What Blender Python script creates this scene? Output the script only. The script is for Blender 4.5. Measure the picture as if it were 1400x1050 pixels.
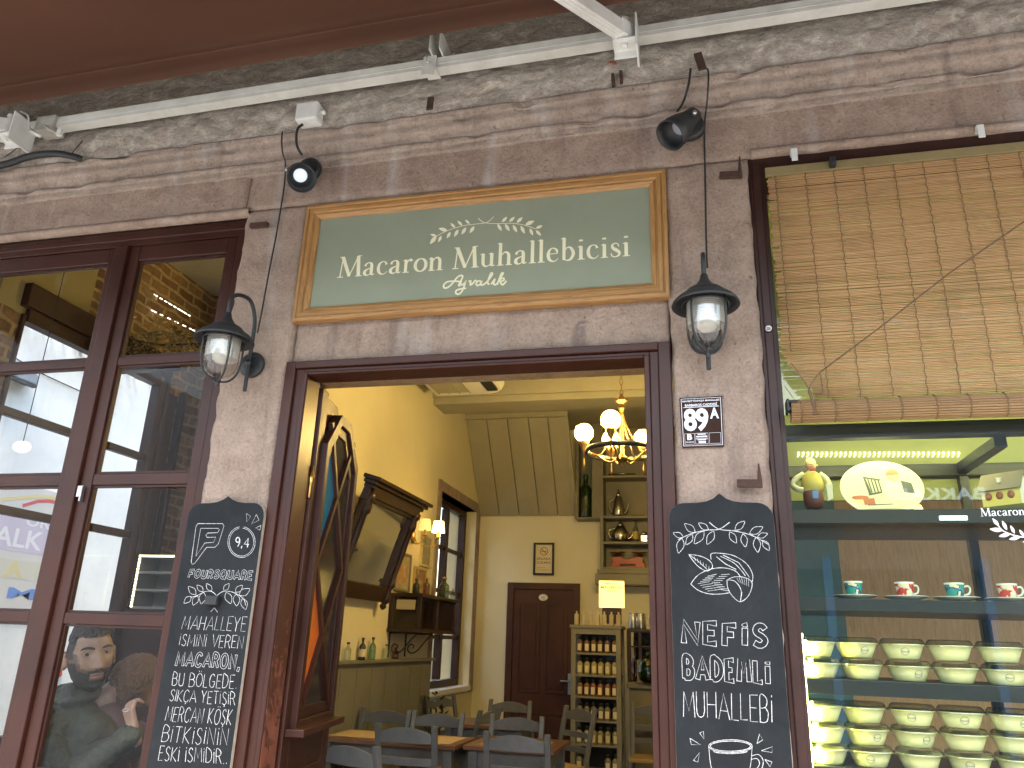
import bpy, bmesh, math, random
from mathutils import Vector, Matrix, noise
R = math.radians
random.seed(7)
for o in list(bpy.data.objects): bpy.data.objects.remove(o)
sc = bpy.context.scene
C = sc.collection

# ---------------------------------------------------------------- camera, world, sun, exposure
F_PX = 1050.0
PITCH, YAW, ROLL = R(18.526), R(13.932), R(2.009)
EYE = Vector((0.0, -2.7, 1.6))
_f = Vector((-math.sin(YAW)*math.cos(PITCH), math.cos(YAW)*math.cos(PITCH), math.sin(PITCH)))
_r0 = Vector((math.cos(YAW), math.sin(YAW), 0)); _u0 = _r0.cross(_f)
_r = _r0*math.cos(ROLL) + _u0*math.sin(ROLL); _u = -_r0*math.sin(ROLL) + _u0*math.cos(ROLL)
cd = bpy.data.cameras.new('camera'); cam = bpy.data.objects.new('camera', cd); C.objects.link(cam)
cam.matrix_world = Matrix(((_r.x, _u.x, -_f.x, EYE.x), (_r.y, _u.y, -_f.y, EYE.y), (_r.z, _u.z, -_f.z, EYE.z), (0, 0, 0, 1)))
cd.sensor_width = 36; cd.lens = 36*F_PX/1400; cd.clip_start = 0.05; cd.clip_end = 500
sc.camera = cam
SUN_EL, SUN_AZ = R(60), R(170)
w = bpy.data.worlds.new('World'); sc.world = w; w.use_nodes = True
nt = w.node_tree; bg = nt.nodes['Background']
sky = nt.nodes.new('ShaderNodeTexSky'); sky.sky_type = 'NISHITA'; sky.sun_disc = False
sky.sun_elevation = SUN_EL; sky.sun_rotation = SUN_AZ; sky.air_density = 1.6; sky.dust_density = 4.0
nt.links.new(sky.outputs[0], bg.inputs[0]); bg.inputs[1].default_value = 0.15
sd = bpy.data.lights.new('sun', 'SUN'); sd.energy = 1.5; sd.angle = R(16); sd.color = (1, .95, .88)
so = bpy.data.objects.new('sun', sd); C.objects.link(so)
_sv = Vector((math.sin(SUN_AZ)*math.cos(SUN_EL), math.cos(SUN_AZ)*math.cos(SUN_EL), math.sin(SUN_EL)))
so.rotation_euler = _sv.to_track_quat('Z', 'Y').to_euler()
sc.view_settings.view_transform = 'Standard'; sc.view_settings.look = 'None'
sc.view_settings.exposure = 2.80; sc.view_settings.gamma = 1
sc.cycles.use_denoising = True
sc.cycles.max_bounces = 10; sc.cycles.transparent_max_bounces = 24; sc.cycles.sample_clamp_indirect = 6
sc.cycles.caustics_reflective = False; sc.cycles.caustics_refractive = False

# ---------------------------------------------------------------- measuring: where the sight line of a photo pixel meets a real plane
def sight(x, y): return _f + _r*((x-700)/F_PX) - _u*((y-525)/F_PX)
def at(x, y, Y=0.0):
    d = sight(x, y); return EYE + d*((Y-EYE.y)/d.y)
def atx(x, y, X):
    d = sight(x, y); return EYE + d*((X-EYE.x)/d.x)
def zoom(ox, oy, s, Y): return lambda p: at(ox+p[0]/s, oy+p[1]/s, Y)

# ---------------------------------------------------------------- mesh builder
class MB:
    def __init__(s): s.v = []; s.f = []; s.m = []; s.sm = []
    def add(s, vs, fs, mi=0, smooth=False):
        k = len(s.v); s.v += [Vector(p) for p in vs]
        for f in fs: s.f.append([i+k for i in f]); s.m.append(mi); s.sm.append(smooth)
        return s
    def box(s, x0, x1, y0, y1, z0, z1, mi=0, M=None):
        vs = [Vector((x, y, z)) for x in (x0, x1) for y in (y0, y1) for z in (z0, z1)]
        if M: vs = [M @ p for p in vs]
        return s.add(vs, [(0,1,3,2),(4,6,7,5),(0,4,5,1),(2,3,7,6),(0,2,6,4),(1,5,7,3)], mi)
    def bar(s, a, b, w, h, up=(0,0,1), mi=0):
        a, b = Vector(a), Vector(b); d = (b-a).normalized(); u = Vector(up); u = (u-d*u.dot(d))
        if u.length < 1e-4: u = Vector((0, 1, 0)) - d*d.y
        u.normalize(); r = d.cross(u); vs = []
        for p in (a, b):
            for i, j in ((-1,-1),(1,-1),(1,1),(-1,1)): vs.append(p + r*(i*w/2) + u*(j*h/2))
        return s.add(vs, [(3,2,1,0),(4,5,6,7),(0,1,5,4),(1,2,6,5),(2,3,7,6),(3,0,4,7)], mi)
    def tube(s, pts, r, n=8, closed=False, mi=0, cap=True):
        pts = [Vector(p) for p in pts]; N = len(pts); rs = r if isinstance(r, (list, tuple)) else [r]*N
        prev = None; vs = []
        for i, p in enumerate(pts):
            t = (pts[(i+1) % N]-pts[i-1]) if closed else (pts[min(i+1, N-1)]-pts[max(i-1, 0)])
            t = t.normalized() if t.length > 1e-9 else Vector((0,0,1))
            if prev is None:
                a = Vector((0,0,1)) if abs(t.z) < .9 else Vector((1,0,0)); nx = t.cross(a).normalized()
            else:
                nx = prev - t*prev.dot(t); nx = nx.normalized() if nx.length > 1e-6 else t.orthogonal().normalized()
            prev = nx; ny = t.cross(nx)
            for k in range(n):
                q = 2*math.pi*k/n; vs.append(p + (nx*math.cos(q)+ny*math.sin(q))*rs[i])
        fs = []
        for i in range(N if closed else N-1):
            j = (i+1) % N
            for k in range(n): fs.append((i*n+k, i*n+(k+1) % n, j*n+(k+1) % n, j*n+k))
        if cap and not closed: fs += [tuple(range(n-1, -1, -1)), tuple((N-1)*n+k for k in range(n))]
        return s.add(vs, fs, mi, True)
    def lathe(s, prof, c=(0,0,0), n=24, axis=(0,0,1), mi=0, sx=1, sy=1, cap=True):
        c = Vector(c); q = Vector((0,0,1)).rotation_difference(Vector(axis).normalized()); vs = []; fs = []
        for r, z in prof:
            for k in range(n):
                a = 2*math.pi*k/n; vs.append(c + q @ Vector((r*math.cos(a)*sx, r*math.sin(a)*sy, z)))
        for i in range(len(prof)-1):
            for k in range(n): fs.append((i*n+k, i*n+(k+1) % n, (i+1)*n+(k+1) % n, (i+1)*n+k))
        if cap:
            if prof[0][0] > 1e-5: fs.append(tuple(range(n-1, -1, -1)))
            if prof[-1][0] > 1e-5: fs.append(tuple((len(prof)-1)*n+k for k in range(n)))
        return s.add(vs, fs, mi, True)
    def prism(s, poly, fn, t0, t1, mi=0):            # poly of (u,v); fn(u,v,t) -> point
        n = len(poly); vs = [fn(u, v, t0) for u, v in poly] + [fn(u, v, t1) for u, v in poly]
        fs = [tuple(range(n-1, -1, -1)), tuple(range(n, 2*n))] + [(i, (i+1) % n, n+(i+1) % n, n+i) for i in range(n)]
        return s.add(vs, fs, mi)
    def ribbon(s, pts, ws, lift=0.0, nrm=(0,-1,0), mi=0, closed=False):   # flat stroke of varying width lying on a surface
        nrm = Vector(nrm); pts = [Vector(p)+nrm*lift for p in pts]; N = len(pts)
        ws = ws if isinstance(ws, (list, tuple)) else [ws]*N; vs = []
        for i, p in enumerate(pts):
            t = (pts[(i+1) % N]-pts[i-1]) if closed else (pts[min(i+1, N-1)]-pts[max(i-1, 0)])
            if t.length < 1e-9: t = Vector((1,0,0))
            sd_ = t.normalized().cross(nrm).normalized()
            vs += [p+sd_*ws[i]/2, p-sd_*ws[i]/2]
        fs = [(2*i, 2*i+1, 2*((i+1) % N)+1, 2*((i+1) % N)) for i in range(N if closed else N-1)]
        return s.add(vs, fs, mi)
    def poly(s, pts, lift=0.0, nrm=(0,-1,0), mi=0):
        nrm = Vector(nrm); return s.add([Vector(p)+nrm*lift for p in pts], [tuple(range(len(pts)))], mi)
    def sphere(s, c, r, n=20, m=12, mi=0, sc_=(1,1,1)):
        prof = [(r*math.sin(math.pi*i/m), -r*math.cos(math.pi*i/m)) for i in range(m+1)]
        c = Vector(c); vs = []; fs = []
        for rr, z in prof:
            for k in range(n):
                a = 2*math.pi*k/n; vs.append(c+Vector((rr*math.cos(a)*sc_[0], rr*math.sin(a)*sc_[1], z*sc_[2])))
        for i in range(m):
            for k in range(n): fs.append((i*n+k, i*n+(k+1) % n, (i+1)*n+(k+1) % n, (i+1)*n+k))
        return s.add(vs, fs, mi, True)
    def merge(s, o, M=None, mi=None):
        vs = [M @ p for p in o.v] if M else o.v; k = len(s.v); s.v += [Vector(p) for p in vs]
        for f, m, q in zip(o.f, o.m, o.sm): s.f.append([i+k for i in f]); s.m.append(m if mi is None else mi); s.sm.append(q)
        return s
    def build(s, name, mats, parent=None, bevel=0, seg=2, recalc=True, origin=None):
        me = bpy.data.meshes.new(name)
        O = Vector(origin) if origin is not None else Vector((0,0,0))
        me.from_pydata([tuple(p-O) for p in s.v], [], s.f)
        if not isinstance(mats, (list, tuple)): mats = [mats]
        for m in mats: me.materials.append(m)
        me.polygons.foreach_set('material_index', s.m); me.polygons.foreach_set('use_smooth', s.sm)
        b = bmesh.new(); b.from_mesh(me)
        bmesh.ops.remove_doubles(b, verts=b.verts, dist=1e-6)
        if recalc: bmesh.ops.recalc_face_normals(b, faces=b.faces)
        b.to_mesh(me); b.free()
        o = bpy.data.objects.new(name, me); C.objects.link(o)
        if origin is not None and parent is None: o.location = O
        if parent: o.parent = parent
        if bevel:
            md = o.modifiers.new('bevel', 'BEVEL'); md.width = bevel; md.segments = seg; md.limit_method = 'ANGLE'; md.angle_limit = R(40)
        return o

def tag(o, label=None, cat=None, group=None, kind=None):
    if label: o['label'] = label
    if cat: o['category'] = cat
    if group: o['group'] = group
    if kind: o['kind'] = kind
    return o
def thing(name, label, cat, loc=(0,0,0), group=None, rz=0):
    o = bpy.data.objects.new(name, None); o.empty_display_size = .05; C.objects.link(o)
    o.location = loc; o.rotation_euler = (0, 0, rz); return tag(o, label, cat, group)
def copy_tree(o, parent=None):
    c = o.copy(); C.objects.link(c)
    if parent: c.parent = parent
    for ch in list(o.children): copy_tree(ch, c)
    return c
def place_copy(proto, loc, rz=0, label=None, scale=None):
    c = copy_tree(proto); c.location = loc; c.rotation_euler = (0, 0, rz)
    if scale: c.scale = scale
    if label: c['label'] = label
    return c
def spline(pts, per=6, closed=False):                # Catmull-Rom through tuples of any length
    P = [tuple(p) for p in pts]; N = len(P); out = []
    for i in range(N if closed else N-1):
        p0 = P[i-1] if (closed or i > 0) else P[0]; p1 = P[i]; p2 = P[(i+1) % N]
        p3 = P[(i+2) % N] if (closed or i+2 < N) else P[-1]
        for k in range(per):
            t = k/per
            out.append(tuple(.5*(2*b+(c_-a)*t+(2*a-5*b+4*c_-d)*t*t+(3*b-a-3*c_+d)*t**3) for a, b, c_, d in zip(p0, p1, p2, p3)))
    if not closed: out.append(P[-1])
    return out

# ---------------------------------------------------------------- materials
def mat(name):
    m = bpy.data.materials.new(name); m.use_nodes = True
    return m, m.node_tree, m.node_tree.nodes['Principled BSDF']
def setp(b, col=None, rough=None, metal=None, spec=None, **k):
    if col is not None: b.inputs['Base Color'].default_value = (*col, 1)
    if rough is not None: b.inputs['Roughness'].default_value = rough
    if metal is not None: b.inputs['Metallic'].default_value = metal
    if spec is not None: b.inputs['Specular IOR Level'].default_value = spec
def nd(t, typ, **k):
    n = t.nodes.new(typ)
    for a, v in k.items(): setattr(n, a, v)
    return n
def coord(t, scale=(1,1,1), kind='Object'):
    c = nd(t, 'ShaderNodeTexCoord'); mp = nd(t, 'ShaderNodeMapping'); mp.inputs['Scale'].default_value = scale
    t.links.new(c.outputs[kind], mp.inputs[0]); return mp.outputs[0]
def nz(t, vec, scale, detail=6, rough=.6, dist=0):
    n = nd(t, 'ShaderNodeTexNoise'); n.inputs['Scale'].default_value = scale; n.inputs['Detail'].default_value = detail
    n.inputs['Roughness'].default_value = rough; n.inputs['Distortion'].default_value = dist
    t.links.new(vec, n.inputs['Vector']); return n.outputs['Fac']
def ramp(t, fac, stops):
    r = nd(t, 'ShaderNodeValToRGB'); e = r.color_ramp.elements
    while len(e) < len(stops): e.new(.5)
    for q, (p, c) in zip(e, stops): q.position = p; q.color = (*c, 1) if len(c) == 3 else c
    t.links.new(fac, r.inputs[0]); return r.outputs[0]
def mixc(t, fac, a, b, mode='MIX'):
    m = nd(t, 'ShaderNodeMix'); m.data_type = 'RGBA'; m.blend_type = mode
    for s_, v in ((m.inputs[0], fac), (m.inputs[6], a), (m.inputs[7], b)):
        if hasattr(v, 'links') or hasattr(v, 'is_linked'): t.links.new(v, s_)
        elif isinstance(v, (tuple, list)): s_.default_value = (*v, 1)
        else: s_.default_value = v
    return m.outputs[2]
def mth(t, op, a, b=0.0):
    m = nd(t, 'ShaderNodeMath'); m.operation = op
    for s_, v in ((m.inputs[0], a), (m.inputs[1], b)):
        if hasattr(v, 'is_linked'): t.links.new(v, s_)
        else: s_.default_value = v
    return m.outputs[0]
def bump(t, b, h, strength=.4, dist=.01, prev=None):
    n = nd(t, 'ShaderNodeBump'); n.inputs['Strength'].default_value = strength; n.inputs['Distance'].default_value = dist
    t.links.new(h, n.inputs['Height'])
    if prev: t.links.new(prev, n.inputs['Normal'])
    if b: t.links.new(n.outputs[0], b.inputs['Normal'])
    return n.outputs[0]

def worn(name, col, col2=None, rough=.5, scale=9, amt=.5, bmp=.15, metal=0, stretch=(1,1,1), spec=None, bd=.003, fine=60):
    m, t, b = mat(name); v = coord(t, stretch); col2 = col2 or tuple(c*.7 for c in col)
    n = nz(t, v, scale, 7, .65); c = ramp(t, n, [(.5-amt/2, col2), (.5+amt/2, col)])
    t.links.new(c, b.inputs['Base Color']); setp(b, None, rough, metal, spec)
    n2 = nz(t, v, fine, 5, .6)
    t.links.new(mth(t, 'ADD', mth(t, 'MULTIPLY', n2, .25), rough-.12), b.inputs['Roughness'])
    bump(t, b, n2, bmp, bd); return m
def flat(name, col, rough=.5, metal=0, spec=None):
    m, t, b = mat(name); setp(b, col, rough, metal, spec); return m
def emit(name, col, st):
    m, t, b = mat(name); setp(b, col, .4); b.inputs['Emission Color'].default_value = (*col, 1); b.inputs['Emission Strength'].default_value = st; return m

def stone_mat(name, c_lo, c_hi, stain=1.0, streak=.5, bmp=.55):
    m, t, b = mat(name); v = coord(t)
    big = nz(t, v, 2.2, 6, .6, .4); mid = nz(t, v, 11, 8, .7); fin = nz(t, v, 85, 6, .75); grit = nz(t, v, 260, 3, .6)
    c = ramp(t, big, [(.30, c_lo), (.48, tuple((a+q)/2 for a, q in zip(c_lo, c_hi))), (.68, c_hi)])
    c = mixc(t, .45, c, ramp(t, mid, [(.3, tuple(x*.62 for x in c_lo)), (.7, tuple(min(1, x*1.12) for x in c_hi))]))
    c = mixc(t, .55, c, ramp(t, fin, [(.3, (.50,.46,.43)), (.52, (1,1,1)), (.72, (1.3,1.28,1.25))]), 'MULTIPLY')
    sp = nz(t, v, 150, 4, .65); c = mixc(t, mth(t, 'MULTIPLY', ramp(t, sp, [(.60, (0,0,0)), (.68, (1,1,1))]), .28), c, (.62,.57,.52))
    pit = nz(t, v, 62, 5, .7, .4); pk = ramp(t, pit, [(.30, (1,1,1)), (.38, (0,0,0))]); c = mixc(t, mth(t, 'MULTIPLY', pk, .5), c, (.10,.075,.062))
    # lime runs and soot streaks that hang downward
    vs = coord(t, (7, 7, .55)); st = nz(t, vs, 1.0, 5, .55, .2)
    c = mixc(t, mth(t, 'MULTIPLY', ramp(t, st, [(.57, (0,0,0)), (.72, (1,1,1))]), streak), c, (.50,.47,.44))
    vs2 = coord(t, (5, 5, .7)); st2 = nz(t, vs2, 1.7, 6, .6)
    c = mixc(t, mth(t, 'MULTIPLY', ramp(t, st2, [(.56, (0,0,0)), (.7, (1,1,1))]), .55*stain), c, (.13,.10,.09))
    t.links.new(c, b.inputs['Base Color']); setp(b, None, .92, 0, .25)
    h = mth(t, 'ADD', mth(t, 'MULTIPLY', mid, 1.0), mth(t, 'ADD', mth(t, 'MULTIPLY', fin, .5), mth(t, 'MULTIPLY', grit, .25)))
    h = mth(t, 'SUBTRACT', h, mth(t, 'MULTIPLY', pk, .5)); bump(t, b, h, bmp*1.2, .018); return m
M_STONE = stone_mat('pink_stone', (.282,.204,.158), (.436,.338,.270))
M_FRIEZE = stone_mat('weathered_pink_stone', (.280,.200,.154), (.44,.340,.272), .85, .6, .6)
M_CORN = stone_mat('sooty_stone', (.285,.222,.178), (.46,.378,.315), .95, .65, .65)

def rubble_mat():
    m, t, b = mat('rubble_and_mortar'); v = coord(t, (1.0, 1, 1.6))
    wv = nz(t, v, 5, 6, .7, 1.2)
    sc_ = nd(t, 'ShaderNodeVectorMath'); sc_.operation = 'ADD'; t.links.new(v, sc_.inputs[0])
    nn = nd(t, 'ShaderNodeTexNoise'); nn.inputs['Scale'].default_value = 7; t.links.new(v, nn.inputs['Vector'])
    ml = nd(t, 'ShaderNodeVectorMath'); ml.operation = 'SCALE'; ml.inputs['Scale'].default_value = .13; t.links.new(nn.outputs['Color'], ml.inputs[0])
    t.links.new(ml.outputs[0], sc_.inputs[1])
    vo = nd(t, 'ShaderNodeTexVoronoi'); vo.feature = 'DISTANCE_TO_EDGE'; vo.inputs['Scale'].default_value = 6.5; t.links.new(sc_.outputs[0], vo.inputs['Vector'])
    vc = nd(t, 'ShaderNodeTexVoronoi'); vc.inputs['Scale'].default_value = 6.5; t.links.new(sc_.outputs[0], vc.inputs['Vector'])
    fin = nz(t, v, 55, 8, .75); mid = nz(t, v, 14, 7, .7, .6)
    st = ramp(t, vc.outputs['Color'], [(.1, (.20,.17,.145)), (.5, (.30,.265,.225)), (.9, (.26,.19,.155))])
    sp = nz(t, v, 120, 4, .7)
    mo = ramp(t, mid, [(.3, (.24,.215,.185)), (.55, (.42,.385,.33)), (.75, (.60,.56,.49))])
    c = mixc(t, ramp(t, vo.outputs[0], [(.02, (0,0,0)), (.12, (1,1,1))]), mo, st)
    c = mixc(t, .5, c, mo)
    c = mixc(t, .6, c, ramp(t, fin, [(.3, (.4,.38,.36)), (.5, (1,1,1)), (.7, (1.3,1.3,1.3))]), 'MULTIPLY')
    c = mixc(t, mth(t, 'MULTIPLY', ramp(t, sp, [(.58, (0,0,0)), (.66, (1,1,1))]), .6), c, (.70,.66,.58))
    t.links.new(c, b.inputs['Base Color']); setp(b, None, .95, 0, .2)
    h = mth(t, 'ADD', mth(t, 'MULTIPLY', mid, 1.2), mth(t, 'ADD', mth(t, 'MULTIPLY', fin, .6), mth(t, 'MULTIPLY', vo.outputs[0], 1.5)))
    bump(t, b, h, .55, .02); return m
M_RUBBLE = rubble_mat()

def brown_paint(name, c1=(.050,.0150,.0085), c2=(.033,.0098,.0056), rough=.42):
    m, t, b = mat(name); v = coord(t); g = nz(t, coord(t, (40, 40, 1.6)), 2.5, 6, .6); n = nz(t, v, 4, 6, .6)
    c = ramp(t, n, [(.35, c2), (.65, c1)])
    c = mixc(t, mth(t, 'MULTIPLY', ramp(t, nz(t, v, 34, 8, .75), [(.66, (0,0,0)), (.74, (1,1,1))]), .35), c, (.12,.05,.033))
    t.links.new(c, b.inputs['Base Color']); setp(b, None, rough, None, .35)
    t.links.new(mth(t, 'ADD', mth(t, 'MULTIPLY', n, .3), rough-.15), b.inputs['Roughness'])
    bump(t, b, g, .12, .003); return m
M_BROWN = brown_paint('brown_gloss_paint')
M_BROWN2 = brown_paint('dark_brown_paint', (.040,.015,.0105), (.026,.010,.0075), .45)
def wood(name, c1, c2, axis='x', rough=.45, ring=14, bmp=.2):
    m, t, b = mat(name); s_ = {'x': (1.2, 14, 14), 'z': (14, 14, 1.2), 'y': (14, 1.2, 14)}[axis]
    v = coord(t, s_); n = nz(t, v, 2.2, 8, .65, 1.4); n2 = nz(t, v, 9, 5, .7)
    c = ramp(t, n, [(.32, c2), (.5, c1), (.64, tuple((a*2+q)/3 for a, q in zip(c2, c1))), (.75, c1)])
    c = mixc(t, .3, c, ramp(t, n2, [(.35, tuple(x*.55 for x in c2)), (.6, c1)]))
    t.links.new(c, b.inputs['Base Color']); setp(b, None, rough); bump(t, b, n2, bmp, .003); return m
M_OAK_X = wood('honey_wood_along', (.41,.225,.078), (.215,.105,.030), 'x')
M_OAK_Z = wood('honey_wood_upright', (.41,.225,.078), (.215,.105,.030), 'z')
M_WALNUT = wood('dark_walnut', (.040,.019,.010), (.014,.007,.004), 'z', .35)
M_IRON = worn('black_iron', (.022,.026,.028), (.012,.013,.014), .5, 30, .5, .25)
M_RUST = worn('rusty_iron', (.075,.035,.022), (.03,.016,.012), .85, 40, .5, .6)
M_WHITE = worn('white_paint_metal', (.74,.76,.74), (.55,.56,.53), .45, 12, .5, .08)
M_WHITE_DIRTY = worn('dusty_white_metal', (.66,.67,.63), (.40,.40,.36), .55, 7, .6, .15)
M_BLACK = flat('black_rubber', (.015,.016,.018), .6)
M_STEEL = flat('brushed_steel', (.55,.55,.55), .3, 1)
M_BRASS = flat('brass', (.62,.42,.14), .28, 1)

def glass_mat(name, tint=(1,1,1), refl=.06, rough=.0):
    m = bpy.data.materials.new(name); m.use_nodes = True; t = m.node_tree
    for n in list(t.nodes): t.nodes.remove(n)
    out = nd(t, 'ShaderNodeOutputMaterial'); tr = nd(t, 'ShaderNodeBsdfTransparent'); tr.inputs[0].default_value = (*tint, 1)
    gl = nd(t, 'ShaderNodeBsdfGlossy'); gl.inputs['Roughness'].default_value = rough
    fr = nd(t, 'ShaderNodeLayerWeight'); fr.inputs[0].default_value = .5
    mx = nd(t, 'ShaderNodeMixShader'); t.links.new(mth(t, 'ADD', mth(t, 'POWER', fr.outputs['Facing'], 5.0), refl), mx.inputs[0])
    t.links.new(tr.outputs[0], mx.inputs[1]); t.links.new(gl.outputs[0], mx.inputs[2]); t.links.new(mx.outputs[0], out.inputs[0]); return m
M_GLASS = glass_mat('window_glass', (.98,.99,.985), .022)
M_CLEAR = glass_mat('clear_glass', (.94,.96,.93), .035)
# ================================================================ the ground, the shop front
g = MB(); g.box(-60, 60, -60, -.002, -.3, 0)
M_PAVE = worn('paving_stone', (.30,.28,.26), (.2,.19,.175), .8, 3, .6, .3)
tag(g.build('street', M_PAVE), kind='structure')

def rough_face(mb, x0, x1, z0, z1, y, res=.02, amp=.004, depth=.3, chip=.0, seed=0, mi=0, freq=9):
    """a stone block: a grid front displaced by noise, plain sides behind it"""
    nx = max(2, int((x1-x0)/res)); nz_ = max(2, int((z1-z0)/res)); vs = []; fs = []
    for j in range(nz_+1):
        for i in range(nx+1):
            x = x0+(x1-x0)*i/nx; z = z0+(z1-z0)*j/nz_
            p = Vector((x*freq+seed, z*freq, seed*.7))
            d = noise.fractal(p, 1, 2.1, 4)*amp + noise.noise(Vector((x*2.2, z*2.2, seed)))*amp*1.2
            ed = min(i, nx-i, j, nz_-j)
            if ed == 0: d += -.006-abs(noise.noise(Vector((x*17, z*17, seed+3))))*chip
            ex = 0
            if i in (0, nx): ex = noise.noise(Vector((seed, z*14, 1.3)))*chip*.7
            vs.append((x+ex, y-d, z))
    W = nx+1
    for j in range(nz_):
        for i in range(nx): fs.append((j*W+i, j*W+i+1, (j+1)*W+i+1, (j+1)*W+i))
    rim = [i for i in range(W)] + [j*W+nx for j in range(1, nz_+1)] + [nz_*W+i for i in range(nx-1, -1, -1)] + [j*W for j in range(nz_-1, 0, -1)]
    k = len(vs); vs += [(vs[i][0], y+depth, vs[i][2]) for i in rim]; n = len(rim)
    fs += [(rim[(i+1) % n], rim[i], k+i, k+(i+1) % n) for i in range(n)]
    fs.append(tuple(k+i for i in range(n-1, -1, -1)))
    mb.add(vs, fs, mi, True)

shop = thing('shop_building', 'old pink stone shop front with brown painted windows and an open brown doorway', 'building', (0,0,0))
for x0, x1, sd_ in ((-1.943, -1.637, 1), (-.071, .247, 5)):
    m = MB(); rough_face(m, x0, x1, 0, 3.425, 0.0, .016, .0055, .36, .012, sd_, freq=11)
    m.build('stone_pier', M_STONE, shop, recalc=False)
m = MB(); rough_face(m, -5.2, -3.72, 0, 3.42, 0, .03, .006, .36, .01, 9); m.build('stone_pier', M_STONE, shop, recalc=False)
m = MB(); rough_face(m, -1.634, -.074, 2.672, 3.425, .028, .016, .005, .33, .004, 11, freq=10); m.build('stone_lintel', M_STONE, shop, recalc=False)
# frieze course over everything, with small vertical joints
m = MB(); xs = [-5.2, -1.95, 1.42, 3.4]
for i in range(len(xs)-1): rough_face(m, xs[i]+.0015, xs[i+1]-.0015, 3.427, 3.652, -.004, .016, .005, .36, .004, 20+i*3, freq=8)
m.build('stone_frieze', M_FRIEZE, shop, recalc=False)
# drip ledges over the two windows
for x0, x1, z in ((-5.2, -1.925, 3.405), (.262, 3.4, 3.43)):
    m = MB()
    N = int((x1-x0)/.03); prof = [(.02, z-.006), (-.016, z-.004), (-.022, z+.012), (-.014, z+.026), (.004, z+.034)]
    vs = []; 
    for i in range(N+1):
        x = x0+(x1-x0)*i/N
        for y, zz in prof:
            d = noise.noise(Vector((x*13, zz*30, 4)))*.005
            vs.append((x, y+d, zz+d*.6))
    k = len(prof); fs = [(i*k+j, (i+1)*k+j, (i+1)*k+j+1, i*k+j+1) for i in range(N) for j in range(k-1)]
    m.add(vs, fs, 0, True); m.build('drip_ledge', M_FRIEZE, shop, recalc=False)
# worn cornice: a moulded profile swept along the wall
prof = [(.02, 3.598), (-.010, 3.602), (-.015, 3.604), (-.017, 3.622), (-.018, 3.634), (-.029, 3.637), (-.031, 3.652), (-.024, 3.658), (-.027, 3.684), (-.034, 3.699), (-.046, 3.703), (-.048, 3.742), (-.055, 3.748), (-.060, 3.772), (-.056, 3.782), (.04, 3.787)]
pp = []
for i in range(len(prof)-1):
    for k in range(3): t = k/3; pp.append((prof[i][0]*(1-t)+prof[i+1][0]*t, prof[i][1]*(1-t)+prof[i+1][1]*t))
pp.append(prof[-1]); x0, x1 = -5.2, 3.4; N = int((x1-x0)/.017); vs = []; K = len(pp)
for i in range(N+1):
    x = x0+(x1-x0)*i/N
    wave = noise.noise(Vector((x*.8, 0, 9)))*.005 + .012*max(0, x+1.4)
    for y, z in pp:
        d = noise.fractal(Vector((x*9, z*30, 2.2)), 1, 2, 5)*.0042
        ch = max(0, noise.noise(Vector((x*7, z*16, 7)))-.30)*.055+max(0, noise.noise(Vector((x*31, z*40, 3)))-.35)*.02
        vs.append((x, y + d + (ch if y < -.01 else 0), z+wave+d*.5))
fs = [(i*K+j, (i+1)*K+j, (i+1)*K+j+1, i*K+j+1) for i in range(N) for j in range(K-1)]
MB().add(vs, fs, 0, True).build('cornice', M_CORN, shop, recalc=False)
# rubble wall above
x0, x1, z0, z1, res = -5.2, 3.4, 3.775, 4.36, .0105
nx, nzz = int((x1-x0)/res), int((z1-z0)/res); vs = []; W = nx+1
for j in range(nzz+1):
    for i in range(nx+1):
        x = x0+(x1-x0)*i/nx; z = z0+(z1-z0)*j/nzz
        d = noise.fractal(Vector((x*11, z*17, 0)), .8, 2.1, 6)*.007 + noise.noise(Vector((x*2.3, z*3.5, 5)))*.012
        c = noise.voronoi(Vector((x*4.5, z*8, .3)))[0]; d += min(.008, (c[1]-c[0])*.02)
        vs.append((x, -.040-d-.02*math.sin(min(1, max(0, (z-3.775)/.22))*math.pi)+.10*max(0, z-4.02), z+.012*max(0, x+1.4)))
fs = [(j*W+i, j*W+i+1, (j+1)*W+i+1, (j+1)*W+i) for j in range(nzz) for i in range(nx)]
MB().add(vs, fs, 0, True).build('rubble_wall', M_RUBBLE, shop, recalc=False)
MB().box(-5.2, 3.4, .08, .36, 3.656, 5.3).build('wall_core', M_RUBBLE, shop)

# ---- door frame: moulded architrave + jamb
def frame_rect(mb, x0, x1, z0, z1, wd, y0, y1, bottom=True, mi=0):
    mb.box(x0, x0+wd, y0, y1, z0, z1, mi); mb.box(x1-wd, x1, y0, y1, z0, z1, mi)
    mb.box(x0+wd, x1-wd, y0+.0006, y1-.0006, z1-wd, z1-.0006, mi)
    if bottom: mb.box(x0+wd, x1-wd, y0+.0006, y1-.0006, z0+.0006, z0+wd, mi)
m = MB()
for x0_, x1_, z1_, wd, hd, y0_, y1_ in ((-1.634, -.073, 2.669, .044, .030, -.012, .09), (-1.5905, -.1165, 2.6395, .034, .017, .004, .092), (-1.557, -.150, 2.623, .020, .0115, -.004, .115)):
    m.box(x0_, x0_+wd, y0_, y1_, .12, z1_); m.box(x1_-wd, x1_, y0_, y1_, .12, z1_); m.box(x0_+wd, x1_-wd, y0_+.0005, y1_-.0005, z1_-hd, z1_-.0004)
m.build('door_frame', M_BROWN, shop, bevel=.004)
MB().box(-1.62, -.09, -.10, .36, .0, .12).build('doorstep', M_STONE, shop, bevel=.01)
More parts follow.
